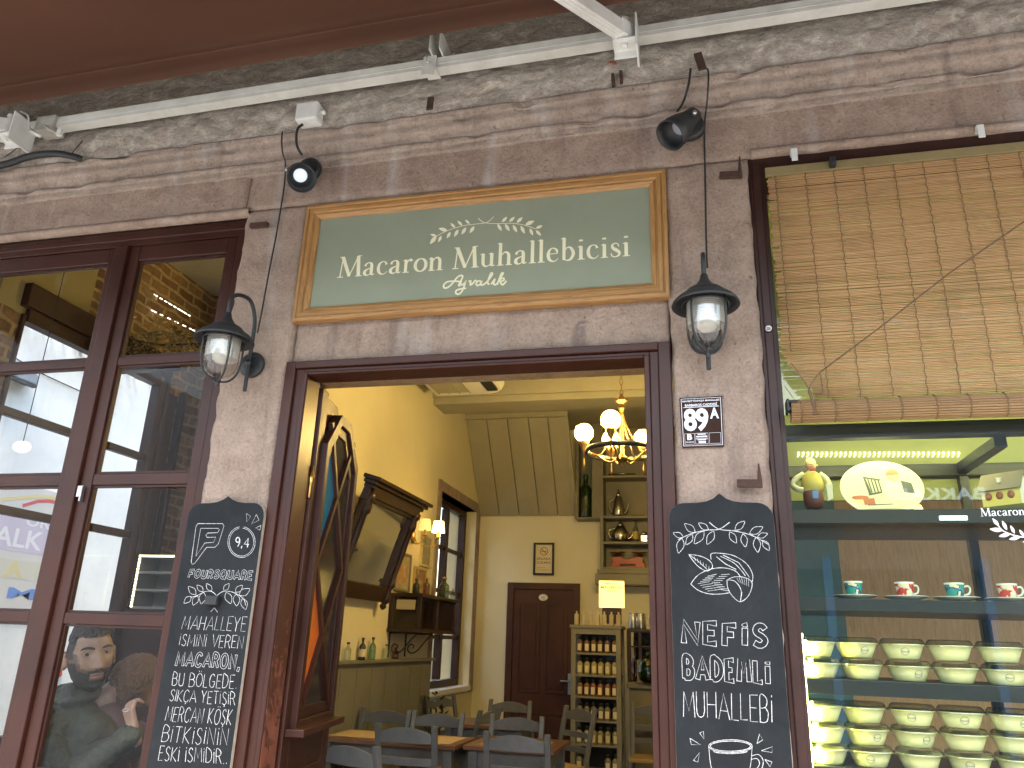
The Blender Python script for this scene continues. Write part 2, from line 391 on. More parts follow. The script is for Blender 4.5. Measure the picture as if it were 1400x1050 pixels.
# ---- flaking paint patch lives on the left jamb face
def peel_mat():
    m, t, b = mat('flaking_brown_paint'); v = coord(t, (1, 1, .55)); n = nz(t, v, 26, 9, .75, .5)
    g_ = nd(t, 'ShaderNodeSeparateXYZ'); t.links.new(coord(t), g_.inputs[0])
    lo = nd(t, 'ShaderNodeMapRange'); lo.inputs[1].default_value = 1.75; lo.inputs[2].default_value = .9; t.links.new(g_.outputs[2], lo.inputs[0])
    k = ramp(t, mth(t, 'ADD', n, mth(t, 'MULTIPLY', lo.outputs[0], .28)), [(.62, (0,0,0)), (.66, (1,1,1))])
    c = mixc(t, k, (.060,.021,.014), (.16,.055,.034)); t.links.new(c, b.inputs['Base Color']); setp(b, None, .33)
    bump(t, b, k, .3, .004); return m
MB().box(-1.5375, -1.5345, .004, .108, .121, 2.600).build('flaking_paint_strip', peel_mat(), shop)
# ---- left window: a fixed frame with two casements in a grid of panes
win = bpy.data.objects.new('window', None); C.objects.link(win); win.parent = shop
win['label'] = 'brown casement window with a grid of panes left of the door'
m = MB()
m.box(-4.1, -1.946, .030, .09, 3.318, 3.402)           # head
m.box(-4.1, -1.946, .022, .0895, 3.345, 3.375)
m.box(-1.992, -1.946, .030, .09, .6, 3.318)             # right jamb
m.box(-2.634, -2.566, .016, .085, .6, 3.318)             # mullion
m.box(-3.72, -3.62, .03, .09, .6, 3.318)
m.box(-3.62, -1.992, .03, .09, .6, .68)
m.build('frame', M_BROWN, win, bevel=.004)
bars = ((2.715, 2.755), (2.172, 2.222), (1.608, 1.652))
for x0, x1, wl, wr in ((-3.62, -2.634, .05, .042), (-2.566, -1.992, .058, .050)):
    m = MB(); y0, y1 = .034, .078
    m.box(x0+.002, x0+wl, y0, y1, .682, 3.316); m.box(x1-wr, x1-.002, y0, y1, .682, 3.316)
    m.box(x0+wl, x1-wr, y0+.001, y1-.001, 3.238, 3.3155); m.box(x0+wl, x1-wr, y0+.001, y1-.001, .6825, 1.075)
    for z0_, z1_ in bars: m.box(x0+wl, x1-wr, y0+.003, y1-.003, z0_, z1_)
    m.build('sash', M_BROWN, win, bevel=.004)
    zs = [1.075, 1.608, 1.652, 2.172, 2.222, 2.715, 2.755, 3.238]
    for q in range(0, 8, 2):
        # thin putty bead round each pane, then the pane itself
        mm = MB(); fx0, fx1, fz0, fz1 = x0+wl, x1-wr, zs[q], zs[q+1]
        for a in ((fx0, fx0+.010, fz0, fz1), (fx1-.010, fx1, fz0, fz1)): mm.box(a[0]+.0004, a[1]-.0004, .046, .062, a[2], a[3])
        for a in ((fx0+.010, fx1-.010, fz0, fz0+.010), (fx0+.010, fx1-.010, fz1-.010, fz1)): mm.box(a[0], a[1], .0465, .0615, a[2]+.0004, a[3]-.0004)
        mm.build('glazing_bead', M_BROWN2, win)
        MB().add([(fx0+.004, .064, fz0+.004), (fx1-.004, .064, fz0+.004), (fx1-.004, .064, fz1-.004), (fx0+.004, .064, fz1-.004)], [(0,1,2,3)]).build('pane', M_GLASS, win, recalc=False)
m = MB(); m.box(-2.562, -2.535, .020, .034, 2.120, 2.168); m.box(-2.538, -2.530, .012, .030, 2.10, 2.162)
m.build('latch', M_STEEL, win, bevel=.002)
# ---- right window casing (the display window)
cas = bpy.data.objects.new('window', None); C.objects.link(cas); cas.parent = shop
cas['label'] = 'brown framed display window right of the door'
m = MB(); m.box(.2485, .305, .012, .2, .5, 3.428); m.box(.305, 2.6, .012, .2, 3.372, 3.428); m.box(.305, 2.6, .013, .2, .5, .9)
m.box(.262, .292, .004, .02, .5, 3.40)
m.build('frame', M_BROWN2, cas, bevel=.004)
m = MB(); m.lathe([(.012, 0), (.012, .006), (.006, .006), (.006, 0)], (.276, -.001, 2.70), 16, (0,-1,0)); m.build('screw_eye', M_STEEL, cas)
MB().add([(.306, .06, .9), (2.6, .06, .9), (2.6, .06, 3.37), (.306, .06, 3.37)], [(0,1,2,3)]).build('pane', glass_mat('green_tinted_glass', (.90,.97,.84), .07), cas, recalc=False)
# ================================================================ lettering tools
def quad_map(BL, BR, TL, TR):
    BL, BR, TL, TR = map(Vector, (BL, BR, TL, TR))
    return lambda u, v: BL*(1-u)*(1-v) + BR*u*(1-v) + TL*(1-u)*v + TR*u*v
def font_mb(text, qm, bold=0.0, lift=.001, spacing=1.0, nrm=(0,-1,0), mb=None, mi=0):
    cu = bpy.data.curves.new('lettering', 'FONT'); cu.body = text; cu.size = 1; cu.offset = bold; cu.space_character = spacing; cu.resolution_u = 3
    o = bpy.data.objects.new('lettering', cu); C.objects.link(o); bpy.context.view_layer.update()
    me = bpy.data.meshes.new_from_object(o.evaluated_get(bpy.context.evaluated_depsgraph_get()))
    xs = [v.co.x for v in me.vertices]; ys = [v.co.y for v in me.vertices]
    x0, x1, y0, y1 = min(xs), max(xs), min(ys), max(ys); nrm = Vector(nrm); mb = mb or MB()
    mb.add([qm((v.co.x-x0)/(x1-x0), (v.co.y-y0)/(y1-y0))+nrm*lift for v in me.vertices], [tuple(p.vertices) for p in me.polygons], mi)
    bpy.data.objects.remove(o); bpy.data.curves.remove(cu); bpy.data.meshes.remove(me); return mb
def arcp(cx, cy, rx, ry, a0, a1, n=10):
    return [(cx+rx*math.cos(R(a0+(a1-a0)*i/n)), cy+ry*math.sin(R(a0+(a1-a0)*i/n))) for i in range(n+1)]
HAND = {  # single-stroke hand capitals on a 1 x 1 box
 'A': (.8, [[(0,0),(.42,1),(.84,0)], [(.16,.32),(.68,.32)]]), 'B': (.62, [[(0,0),(0,1),(.4,.97),(.55,.78),(.42,.57),(0,.53)], [(.4,.55),(.62,.38),(.58,.12),(.36,0),(0,0)]]),
 'C': (.68, [[(.66,.82),(.5,.98),(.26,.97),(.06,.74),(.02,.42),(.12,.12),(.34,0),(.56,.04),(.68,.2)]]), 'D': (.68, [[(0,0),(0,1),(.3,.98),(.58,.8),(.68,.5),(.58,.18),(.3,.01),(0,0)]]),
 'E': (.55, [[(.55,1),(0,1),(0,0),(.55,0)], [(0,.52),(.44,.52)]]), 'F': (.52, [[(.55,1),(0,1),(0,0)], [(0,.52),(.42,.52)]]),
 'G': (.72, [[(.66,.84),(.48,.98),(.24,.96),(.05,.72),(.02,.4),(.14,.1),(.36,0),(.6,.06),(.7,.24),(.7,.44),(.42,.44)]]), 'H': (.66, [[(0,0),(0,1)], [(.66,0),(.66,1)], [(0,.5),(.66,.5)]]),
 'I': (.06, [[(.03,0),(.03,1)]]), 'i': (.1, [[(.05,0),(.05,.8)], [(.03,.95),(.07,1.0),(.05,.93)]]), 'K': (.62, [[(0,0),(0,1)], [(.58,1),(.02,.46),(.62,0)]]), 'L': (.5, [[(0,1),(0,0),(.52,0)]]),
 'M': (.86, [[(0,0),(.08,1),(.43,.25),(.78,1),(.86,0)]]), 'N': (.66, [[(0,0),(0,1),(.66,0),(.66,1)]]), 'O': (.78, [[(.39,1),(.14,.88),(.01,.5),(.14,.12),(.39,0),(.64,.12),(.77,.5),(.64,.88),(.39,1)]]),
 'Q': (.78, [[(.39,1),(.14,.88),(.01,.5),(.14,.12),(.39,0),(.64,.12),(.77,.5),(.64,.88),(.39,1)], [(.5,.25),(.82,-.08)]]), 'R': (.6, [[(0,0),(0,1),(.38,.98),(.55,.78),(.4,.56),(0,.5)], [(.28,.52),(.6,0)]]),
 'S': (.56, [[(.52,.84),(.38,.98),(.18,.96),(.06,.78),(.14,.6),(.4,.44),(.54,.26),(.46,.07),(.26,0),(.02,.12)]]), 'T': (.66, [[(0,1),(.66,1)], [(.33,1),(.33,0)]]),
 'U': (.62, [[(0,1),(0,.3),(.1,.06),(.31,0),(.52,.06),(.62,.3),(.62,1)]]), 'V': (.72, [[(0,1),(.36,0),(.72,1)]]), 'Y': (.68, [[(0,1),(.34,.48)], [(.7,1),(.34,.48),(.3,0)]]),
 ',': (.1, [[(.07,.1),(.07,0),(.0,-.16)]]), '.': (.1, [[(.03,.0),(.06,.05),(.05,-.02)]]), ' ': (.3, []), '9': (.5, [[(.48,.72),(.34,.98),(.12,.94),(.03,.7),(.16,.48),(.38,.52),(.48,.72),(.46,.4),(.3,0)]]), '4': (.56, [[(.4,0),(.4,1),(0,.32),(.56,.32)]])}
HAND['Ö'] = (.78, HAND['O'][1] + [[(.24,1.14),(.26,1.2),(.25,1.12)], [(.52,1.14),(.54,1.2),(.53,1.12)]])
HAND['Ş'] = (.56, HAND['S'][1] + [[(.27,0),(.34,-.1),(.22,-.17)]]); HAND['Ç'] = (.68, HAND['C'][1] + [[(.34,0),(.42,-.1),(.28,-.18)]])
CURVED = set('BCDGOQRSU9ÖŞÇ')
def hand_strokes(text, qm, gap=.24, jit=.012):
    tot = sum(HAND[c][0] for c in text)+gap*(len(text)-1); x = 0; out = []
    for c in text:
        wd, st = HAND[c]; dy = random.uniform(-.03, .03); sx = random.uniform(.95, 1.05)
        for s_ in st:
            p = spline(s_, 5) if (c in CURVED and len(s_) > 3) else s_
            q = []
            for i, (u, v) in enumerate(p):
                q.append(qm((x+u*sx+random.uniform(-jit, jit))/tot, v+dy+random.uniform(-jit, jit)))
            out.append(q)
        x += wd+gap
    return out
def chalk_mat():
    m, t, b = mat('white_chalk_paint'); v = coord(t); n = nz(t, v, 220, 4, .7)
    c = ramp(t, n, [(.32, (.22,.23,.23)), (.55, (.62,.63,.62))]); t.links.new(c, b.inputs['Base Color']); setp(b, None, .9); return m
M_CHALK = chalk_mat()
def board_mat():
    m, t, b = mat('blackboard'); v = coord(t); n = nz(t, v, 5, 6, .65, .8); n2 = nz(t, coord(t, (3, 3, 1)), 14, 6, .7)
    c = ramp(t, n, [(.35, (.011,.0135,.0155)), (.65, (.018,.0215,.024))]); c = mixc(t, mth(t, 'MULTIPLY', ramp(t, n2, [(.55, (0,0,0)), (.75, (1,1,1))]), .35), c, (.032,.037,.040))
    t.links.new(c, b.inputs['Base Color']); setp(b, None, .75, None, .2); bump(t, b, nz(t, v, 130, 4), .08, .002); return m
M_BOARD = board_mat()
M_EDGE = worn('bare_board_edge', (.50,.42,.33), (.25,.2,.16), .8, 20)
# ================================================================ the two chalkboards
def board_outline(x0, x1, zb, zs, zt):
    w_ = x1-x0; xc = (x0+x1)/2; r = .052
    L = [(x0, zb), (x0, zs-r)] + [(x0+r-r*math.cos(R(a)), zs-r+r*math.sin(R(a))) for a in (15, 30, 45, 60, 75, 90)]
    L += [(xc-.075, zs+.001), (xc-.045, zs+.005), (xc-.022, zs+.014), (xc-.008, zt-.006), (xc, zt)]
    return L + [(2*xc-u, v) for u, v in reversed(L[:-1])]
def chalkboard(x0, x1, zb, zs, zt, label):
    t = thing('chalkboard', label, 'chalkboard', (0,0,0), 'chalkboards hung on the two stone piers')
    m = MB(); m.prism(board_outline(x0, x1, zb, zs, zt), lambda u, v, q: Vector((u, q, v)), -.034, -.016)
    for i in range(2, len(m.f)): m.m[i] = 1
    m.build('board', [M_BOARD, M_EDGE], t, bevel=.0015); return t
YB_ = -.0345
def outline_leaf(base, tip, fat=.28):
    b, t_ = Vector((*base, 0)), Vector((*tip, 0)); d = t_-b; n = Vector((-d.y, d.x, 0))*fat
    pts = [b, b+d*.25+n*.75, b+d*.5+n, b+d*.78+n*.6, t_, b+d*.78-n*.6, b+d*.5-n, b+d*.25-n*.75, b]
    return [(p.x, p.y) for p in pts]
def chalk_lines(mb, lines, Z, wd=.0022, smooth=True):
    for L in lines:
        p = [Z(q) for q in (spline(L, 5) if smooth and len(L) > 3 else L)]
        k = [wd*.85*random.uniform(.6, 1.2) for _ in p]; mb.ribbon(p, k, .0006+.00001*len(mb.f) % .0004)
def block_letters(mb, text, qm, wo, wi, gap=.3):
    st = hand_strokes(text, qm, gap, .008)
    for i, s_ in enumerate(st):                                   # chalk outline, then the slate left bare inside it
        a = (s_[1]-s_[0]).normalized(); b = (s_[-1]-s_[-2]).normalized(); e = (wo-wi)/2
        mb.ribbon([s_[0]-a*e]+list(s_)+[s_[-1]+b*e], wo, .0005+.000012*i, mi=0)
    for i, s_ in enumerate(st): mb.ribbon(s_, wi, .0009+.000012*i, mi=1)

lb = chalkboard(-1.962, -1.628, .62, 2.078, 2.106, 'tall blackboard left of the doorway, lettered under a round 9,4 score')
Z6 = zoom(210, 830, 4.773, YB_); Zl = zoom(230, 690, 6.18, YB_)
m = MB()
for txt, q in (('MAHALLEYE', ((182,142),(598,160),(205,57),(612,66))), ('iSMiNi VEREN', ((165,250),(580,270),(178,175),(592,188))),
               ('BU BÖLGEDE.', ((120,512),(540,532),(132,428),(550,444))), ('SIKÇA YETiŞiR', ((102,612),(530,640),(118,537),(532,556))),
               ('MERCAN KÖŞK', ((74,742),(505,768),(94,650),(520,668))), ('BiTKiSiNiN', ((50,878),(480,905),(72,774),(492,796))), ('ESKi iSMiDiR..', ((30,1000),(478,1022),(46,906),(478,930)))):
    for i, s_ in enumerate(hand_strokes(txt, quad_map(*[Z6(p) for p in q]))):
        m.ribbon(s_, [.0019*random.uniform(.6, 1.3) for _ in s_], .0006+.00001*i)
m.build('chalk_lettering', M_CHALK, lb, recalc=False)
m = MB(); block_letters(m, 'MACARON,', quad_map(*[Z6(p) for p in ((146,380),(556,402),(162,298),(566,312))]), .0100, .0068, .36)
block_letters(m, 'FOURSQUARE', quad_map(*[Zl(p) for p in ((172,612),(705,632),(190,553),(715,562))]), .0088, .0060, .38)
m.build('outlined_lettering', [M_CHALK, M_BOARD], lb, recalc=False)
m = MB()
chalk_lines(m, [[(250,160),(460,160),(472,180),(425,330),(395,360),(325,360),(225,495),(203,505),(195,480),(235,185),(250,160)],
                [(275,200),(425,200),(432,212),(420,236),(335,240),(318,258),(330,277),(402,274),(384,318),(310,324),(235,435),(275,200)]], Zl, .0024, False)
chalk_lines(m, [arcp(620, 316, 115, 130, -80, 262, 30), arcp(620, 316, 103, 118, -84, 258, 30)], Zl, .0021)
chalk_lines(m, [[(662,75),(698,100),(665,145),(662,75)], [(745,82),(768,130),(705,165),(745,82)], [(785,175),(775,215),(738,197),(785,175)], [(360,905),(390,872),(418,908)]], Zl, .0021, False)
chalk_lines(m, [[(410,770),(370,735),(310,735),(250,765),(190,785)], [(410,770),(460,735),(530,735),(590,760),(640,800),(655,850)]], Zl, .0024)
chalk_lines(m, [outline_leaf(*q) for q in (((235,760),(172,692)),((295,735),(245,680)),((368,730),(325,668)),((195,775),(135,832)),((250,770),(210,848)),((300,740),(280,838)),((470,725),(515,668)),((570,740),(628,682)),((600,765),(690,712)),((490,740),(530,835)),((575,755),(580,855)),((630,790),(655,885)))], Zl, .0021)
for i, s_ in enumerate(hand_strokes('9,4', quad_map(*[Zl(p) for p in ((566,352),(680,362),(572,275),(686,285))]))): m.ribbon(s_, .0042, .0006+.00001*i)
m.build('chalk_drawing', M_CHALK, lb, recalc=False)
p0, p1 = Zl((345,772)), Zl((440,852)); m = MB(); m.box(p0.x, p1.x, -.058, -.035, p1.z, p0.z); m.box(p0.x+.003, p1.x-.001, -.062, -.058, p1.z+.002, p0.z-.004)
m.build('magnet_clip', flat('black_plastic', (.02,.02,.022), .3), lb, bevel=.003)  # black magnet clip on the board, gives no light

rb = chalkboard(-.097, .243, .62, 2.066, 2.098, 'tall blackboard right of the doorway, with almonds and a steaming cup drawn on it')
Zr = zoom(880, 670, 2.765, YB_)
m = MB(); block_letters(m, 'NEFiS', quad_map(*[Zr(p) for p in ((152,578),(462,590),(152,500),(462,515))]), .0190, .0150, .42)
block_letters(m, 'BADEMLi', quad_map(*[Zr(p) for p in ((156,710),(472,728),(154,630),(470,650))]), .0160, .0124, .46)
m.build('outlined_lettering', [M_CHALK, M_BOARD], rb, recalc=False)
m = MB()
for i, s_ in enumerate(hand_strokes('MUHALLEBi', quad_map(*[Zr(p) for p in ((150,855),(488,880),(147,760),(486,778))]), .2)): m.ribbon(s_, [.0021*random.uniform(.6, 1.3) for _ in s_], .0006+.00001*i)
m.build('chalk_lettering', M_CHALK, rb, recalc=False)
m = MB()
chalk_lines(m, [[(325,122),(285,148),(235,152),(180,165),(130,188)], [(248,122),(285,148),(345,155),(410,172),(470,205)]], Zr, .0030)
chalk_lines(m, [outline_leaf(*q, .24) for q in (((195,160),(155,128)),((245,150),(208,125)),((150,178),(112,162)),((145,182),(132,238)),((185,168),(160,207)),((228,155),(192,203)),((265,155),(240,205)),((345,152),(382,118)),((400,165),(450,140)),((430,178),(468,165)),((325,158),(350,200)),((375,165),(385,215)),((425,178),(432,235)),((450,190),(475,228)))], Zr, .0022)
chalk_lines(m, [[(255,262),(257,240),(300,240),(345,250),(390,280),(412,320),(409,352)], [(178,355),(205,322),(250,300),(300,294),(345,305),(366,328)], [(178,355),(205,378),(245,392),(290,393),(325,388)],
                [(315,340),(345,328),(385,332),(410,352),(397,398),(365,422),(335,400),(318,370),(315,340)], [(315,340),(345,345),(368,378),(366,420)], [(372,385),(366,420)],
                [(170,243),(215,250),(250,268),(260,292),(238,306),(208,290),(185,265),(170,243)], [(170,243),(205,268),(240,300)], [(290,250),(340,275),(370,305),(385,325)], [(300,246),(360,275),(400,330)], [(275,252),(310,280),(350,300)]], Zr, .0024)
for k in range(9):
    y = 312+k*8; x0 = 205+abs(k-4)*9; chalk_lines(m, [[(x0, y+14-k), (x0+34+3*k, y+6-k)], [(x0+52, y+8-k), (x0+84, y+6)]], Zr, .0016, False)
for k in range(6): chalk_lines(m, [[(192+k*11, 252+k*7), (196+k*10, 268+k*7)], [(352+k*9, 332), (362+k*7, 350+k*3)]], Zr, .0014, False)
chalk_lines(m, [arcp(328, 968, 82, 24, 0, 360, 28), arcp(328, 968, 76, 19, 0, 360, 28), arcp(328, 984, 68, 12, 20, 160, 12), [(246,970),(256,1050),(285,1110),(330,1120),(375,1108),(402,1050),(410,970)],
                [(408,1005),(435,1000),(452,1025),(440,1062),(398,1080)], [(407,1018),(428,1015),(438,1032),(428,1052),(402,1064)]], Zr, .0024)
chalk_lines(m, [q+[q[0]] for q in ([(212,918),(228,942),(226,912)], [(175,938),(215,963),(180,962)], [(188,1022),(212,992),(205,1028)], [(428,958),(438,922),(450,945)], [(445,985),(487,970),(485,992)], [(458,1018),(485,1028),(478,1046)])], Zr, .0021, False)
m.build('chalk_drawing', M_CHALK, rb, recalc=False)

# ================================================================ signboard over the door
SER = {}
def sg(c, w_, *st): SER[c] = (w_, st)
serif = lambda x0, x1, y=.03: [(x0, y, .06), (x1, y, .06)]
flag = lambda x, y: [(x-.2, y-.06, .05), (x, y, .09)]
sg('M', 1.86, [(.22,.02,.075),(.34,1.58,.075)], [(.32,1.56,.24),(.92,.06,.2)], [(.90,.03,.07),(1.48,1.56,.08)], [(1.48,1.58,.22),(1.6,.02,.24)], serif(.02,.46), [(.1,1.57,.06),(.42,1.57,.06)], [(1.42,1.57,.06),(1.74,1.57,.06)], serif(1.36,1.86))
bowl_a = [(.6,.58,.05),(.36,.5,.09),(.14,.35,.18),(.13,.15,.2),(.28,.03,.1),(.45,.07,.06),(.6,.22,.05)]
sg('a', .92, [(.15,.72,.15),(.17,.86,.12),(.36,.98,.07),(.54,.92,.13),(.61,.75,.2),(.61,.2,.2),(.68,.06,.11),(.86,.1,.04)], bowl_a)
sg('c', .86, [(.7,.74,.17),(.64,.9,.1),(.45,.98,.06),(.22,.85,.14),(.13,.5,.2),(.22,.17,.17),(.45,.02,.08),(.65,.08,.05),(.77,.22,.04)])
sg('r', .72, [(.22,.02,.2),(.22,.97,.2)], flag(.22,.97), [(.26,.65,.06),(.4,.9,.09),(.55,.95,.15),(.64,.84,.18)], serif(.02,.48))
n_ = 28; sg('o', 1.0, [(.5+.38*math.cos(2*math.pi*i/n_), .5+.47*math.sin(2*math.pi*i/n_), .07+.14*abs(math.cos(2*math.pi*i/n_))**1.3) for i in range(n_+1)])
arch = [(.26,.66,.05),(.45,.92,.08),(.64,.95,.13),(.78,.78,.19),(.8,.5,.2),(.8,.02,.2)]
sg('n', 1.1, [(.22,.02,.2),(.22,.97,.2)], flag(.22,.97), arch, serif(.02,.46), serif(.6,1.04))
sg('h', 1.1, [(.22,.02,.2),(.22,1.66,.2)], flag(.22,1.66), arch, serif(.02,.46), serif(.6,1.04))
sg('u', 1.1, [(.22,.97,.2),(.22,.32,.2),(.3,.1,.15),(.46,.02,.09),(.64,.1,.06),(.8,.3,.05)], flag(.22,.97), [(.8,.97,.2),(.8,.03,.2)], flag(.8,.97), [(.78,.03,.08),(1.04,.07,.05)])
sg('l', .52, [(.24,.02,.2),(.24,1.66,.2)], flag(.24,1.66), serif(.02,.48))
sg('e', .88, [(.14,.56,.055),(.72,.58,.055)], [(.72,.58,.08),(.68,.82,.14),(.45,.98,.07),(.22,.85,.13),(.13,.5,.2),(.22,.17,.17),(.45,.02,.09),(.65,.08,.05),(.78,.22,.04)])
sg('b', 1.02, [(.22,1.66,.2),(.22,.06,.17)], flag(.22,1.66), [(.26,.7,.05),(.44,.95,.08),(.68,.88,.15),(.83,.5,.2),(.68,.12,.15),(.44,.02,.08),(.22,.12,.06)])
sg('i', .52, [(.24,.02,.2),(.24,.97,.2)], flag(.24,.97), serif(.02,.48), [(.24,1.31,.23),(.24,1.44,.23)])
sg('s', .74, [(.57,.72,.06),(.53,.9,.07),(.35,.98,.07),(.17,.86,.12),(.2,.66,.17),(.4,.5,.21),(.6,.32,.17),(.57,.12,.12),(.35,.02,.07),(.14,.1,.07),(.1,.29,.06)])
sg(' ', .45)
def serif_text(mb, text, origin, ux, uz, xh, track=.06, lift0=.0004):
    """origin, unit vectors along the baseline and up, x-height in metres"""
    x = 0; ux, uz = Vector(ux), Vector(uz); k = 0
    for c in text:
        wd, st = SER[c]
        for s_ in st:
            p = spline(s_, 6) if len(s_) > 3 else s_
            mb.ribbon([Vector(origin)+ux*((x+q[0])*xh)+uz*(q[1]*xh) for q in p], [q[2]*xh*1.12 for q in p], lift0+.000006*(k % 40)); k += 1
        x += wd+track
    return x*xh
sign = thing('signboard', 'wide green shop sign in a honey coloured wooden frame over the doorway', 'sign')
x0, x1, z0, z1 = -1.634, -.068, 2.849, 3.407; fw = .066
def sign_green():
    m, t, b = mat('sage_green_board'); v = coord(t); n = nz(t, v, 3, 5, .6); n2 = nz(t, v, 120, 4, .6)
    t.links.new(ramp(t, n, [(.3, (.222,.254,.182)), (.7, (.254,.290,.208))]), b.inputs['Base Color']); setp(b, None, .5); bump(t, b, n2, .05, .002); return m
MB().box(x0+fw-.01, x1-fw+.01, .004, .022, z0+fw-.01, z1-fw+.01).build('panel', sign_green(), sign)
def moulding(mb, a, b, ia, ib, prof):
    """mitred moulding: outer edge a-b, inner edge ia-ib; prof = [(t across 0..1, y)]"""
    vs = [Vector(a).lerp(Vector(ia), t)+Vector((0, y, 0)) for t, y in prof]+[Vector(b).lerp(Vector(ib), t)+Vector((0, y, 0)) for t, y in prof]
    k = len(prof); mb.add(vs, [(i, i+1, k+i+1, k+i) for i in range(k-1)])
prof = [(0,.024),(0,-.012),(.06,-.018),(.2,-.019),(.26,-.012),(.3,-.012),(.36,-.017),(.55,-.016),(.62,-.008),(.68,-.008),(.74,-.012),(.92,-.006),(1,.0),(1,.012)]
o_ = [Vector((x0,0,z0)), Vector((x1,0,z0)), Vector((x1,0,z1)), Vector((x0,0,z1))]; i_ = [Vector((x0+fw,0,z0+fw)), Vector((x1-fw,0,z0+fw)), Vector((x1-fw,0,z1-fw)), Vector((x0+fw,0,z1-fw))]
for k in range(4):
    q_ = MB(); moulding(q_, o_[k], o_[(k+1) % 4], i_[k], i_[(k+1) % 4], prof); q_.build('frame_moulding', (M_OAK_X, M_OAK_Z)[k % 2], sign)
M_CREAM = flat('cream_sign_paint', (.74,.72,.50), .6)
m = MB(); A, B = Vector((-1.458, .0038, 3.047)), Vector((-.212, .0038, 3.040)); ux = (B-A).normalized(); uz = Vector((0,0,1))
tw = sum(SER[c][0]+.06 for c in 'Macaron Muhallebicisi')-.06; serif_text(m, 'Macaron Muhallebicisi', A, ux, uz, (B-A).length/tw)
Zs = zoom(450, 290, 6.087, .0038); Zt = zoom(640, 290, 5.833, .0038)
for i, L in enumerate(([(1085,578),(1040,575),(985,580),(955,605),(958,630),(985,628),(1020,600),(1062,548),(1092,528),(1112,536),(1092,580),(1078,610),(1092,612)], [(1100,572),(1094,598),(1108,606),(1128,588),(1140,568),(1130,600),(1108,655),(1082,682),(1058,678),(1056,656),(1085,642),(1140,634)],
          [(1160,580),(1178,572),(1176,606),(1198,592),(1214,570),(1228,574)], [(1264,576),(1240,574),(1224,595),(1234,612),(1256,600),(1270,574),(1262,604),(1280,606),(1304,590)], [(1304,590),(1340,548),(1360,515),(1348,508),(1330,548),(1320,590),(1334,602)])):
    m.ribbon([Zs(q) for q in spline(L, 5)], .0074, .0005+.00001*i)
for i, L in enumerate(([(184,576),(204,545),(214,536),(204,570),(216,580),(236,566)], [(236,566),(262,520),(280,488),(266,490),(246,540),(232,580)], [(234,566),(262,534),(284,528),(284,545),(258,556),(276,580),(306,548)])):
    m.ribbon([Zt(q) for q in spline(L, 5)], .0074, .0006+.00001*i)
m.build('lettering', M_CREAM, sign, recalc=False)
m = MB()
def full_leaf(base, tip, Z, lift, fat=.2):
    p = outline_leaf(base, tip, fat)[:-1]; q = [p[i] for i in range(len(p))]; q = spline(q, 3, True); m.poly([Z(u) for u in q], lift)
for i, q in enumerate((((893,200),(840,265)),((893,198),(842,185)),((935,197),(908,250)),((985,155),(912,135)),((1010,165),(980,218)),((1050,130),(1010,92)),((1075,145),(1042,205)),((1108,112),(1068,72)),((1140,128),(1102,186)),((1170,98),(1132,64)),((1208,118),(1170,175)))): full_leaf(*q, Zs, .0005+.00001*i)
for i, q in enumerate((((235,95),(268,150)),((295,95),(330,152)),((358,103),(390,162)),((420,110),(452,172)),((492,130),(517,186)),((540,145),(582,188)),((270,80),(312,38)),((328,78),(372,38)),((388,85),(434,42)),((457,102),(528,70)),((540,130),(594,108)))): full_leaf(*q, Zt, .0005+.00001*i)
m.ribbon([Zs(q) for q in spline([(890,202),(985,155),(1110,115),(1200,102),(1300,90),(1340,68),(1370,38)], 5)], .0030, .0008)
m.ribbon([Zt(q) for q in spline([(80,48),(130,85),(235,92),(350,90),(450,105),(540,135)], 5)], .0030, .0009)
m.build('leaf_sprig', M_CREAM, sign, recalc=False)

# ================================================================ house number plate
plate = thing('house_number_plate', 'brown enamel house number plate reading 89 A on the right stone pier', 'sign')
q = [at(933,612,-.012), at(990,610,-.012), at(929,544,-.012), at(987,541,-.012)]; qm = quad_map(*q)
m = MB(); m.prism([(0,0),(1,0),(1,1),(0,1)], lambda u, v, k: qm(u, v)+Vector((0, k, 0)), 0, .008)
m.build('plate', worn('brown_enamel', (.040,.018,.012), (.026,.012,.008), .75, 8, .4, .05, spec=.2), plate, bevel=.0015)
M_ENAMEL = flat('pale_enamel', (.72,.74,.80), .4); m = MB()
def ring(mb, u0, u1, v0, v1, wd, lift):
    mb.ribbon([qm(u, v) for u, v in ((u0,v0),(u1,v0),(u1,v1),(u0,v1))], wd, lift, closed=True)
ring(m, .035, .965, .03, .97, .0022, .0006); m.ribbon([qm(.08,.795), qm(.92,.795)], .002, .0007); ring(m, .07, .31, .06, .27, .0012, .0007); ring(m, .33, .63, .06, .155, .0012, .0007); ring(m, .33, .63, .17, .27, .0012, .0007); ring(m, .66, .93, .06, .27, .0012, .0007)
sub = lambda u0, u1, v0, v1: quad_map(qm(u0, v0), qm(u1, v0), qm(u0, v1), qm(u1, v1))
font_mb('HAYRETTİNPAŞA MAHALLESİ', sub(.06,.94,.895,.95), .02, .0006, mb=m); font_mb('BARBAROS CADDESİ', sub(.12,.88,.81,.88), .02, .0006, mb=m)
font_mb('89', sub(.07,.66,.31,.77), .035, .0006, .93, mb=m); font_mb('A', sub(.70,.91,.55,.77), .03, .0006, mb=m); font_mb('B', sub(.13,.25,.145,.26), .04, .0006, mb=m)
font_mb('BALIKESİR', sub(.09,.29,.09,.125), .0, .0006, mb=m); [m.ribbon([qm(u0, v), qm(u1, v)], wd, .0008+.00001*k) for k, (u0, u1, v, wd) in enumerate(((.38,.58,.25,.003),(.35,.61,.205,.005),(.38,.58,.14,.003),(.40,.57,.095,.007)))]
m.build('lettering', M_ENAMEL, plate, recalc=False)
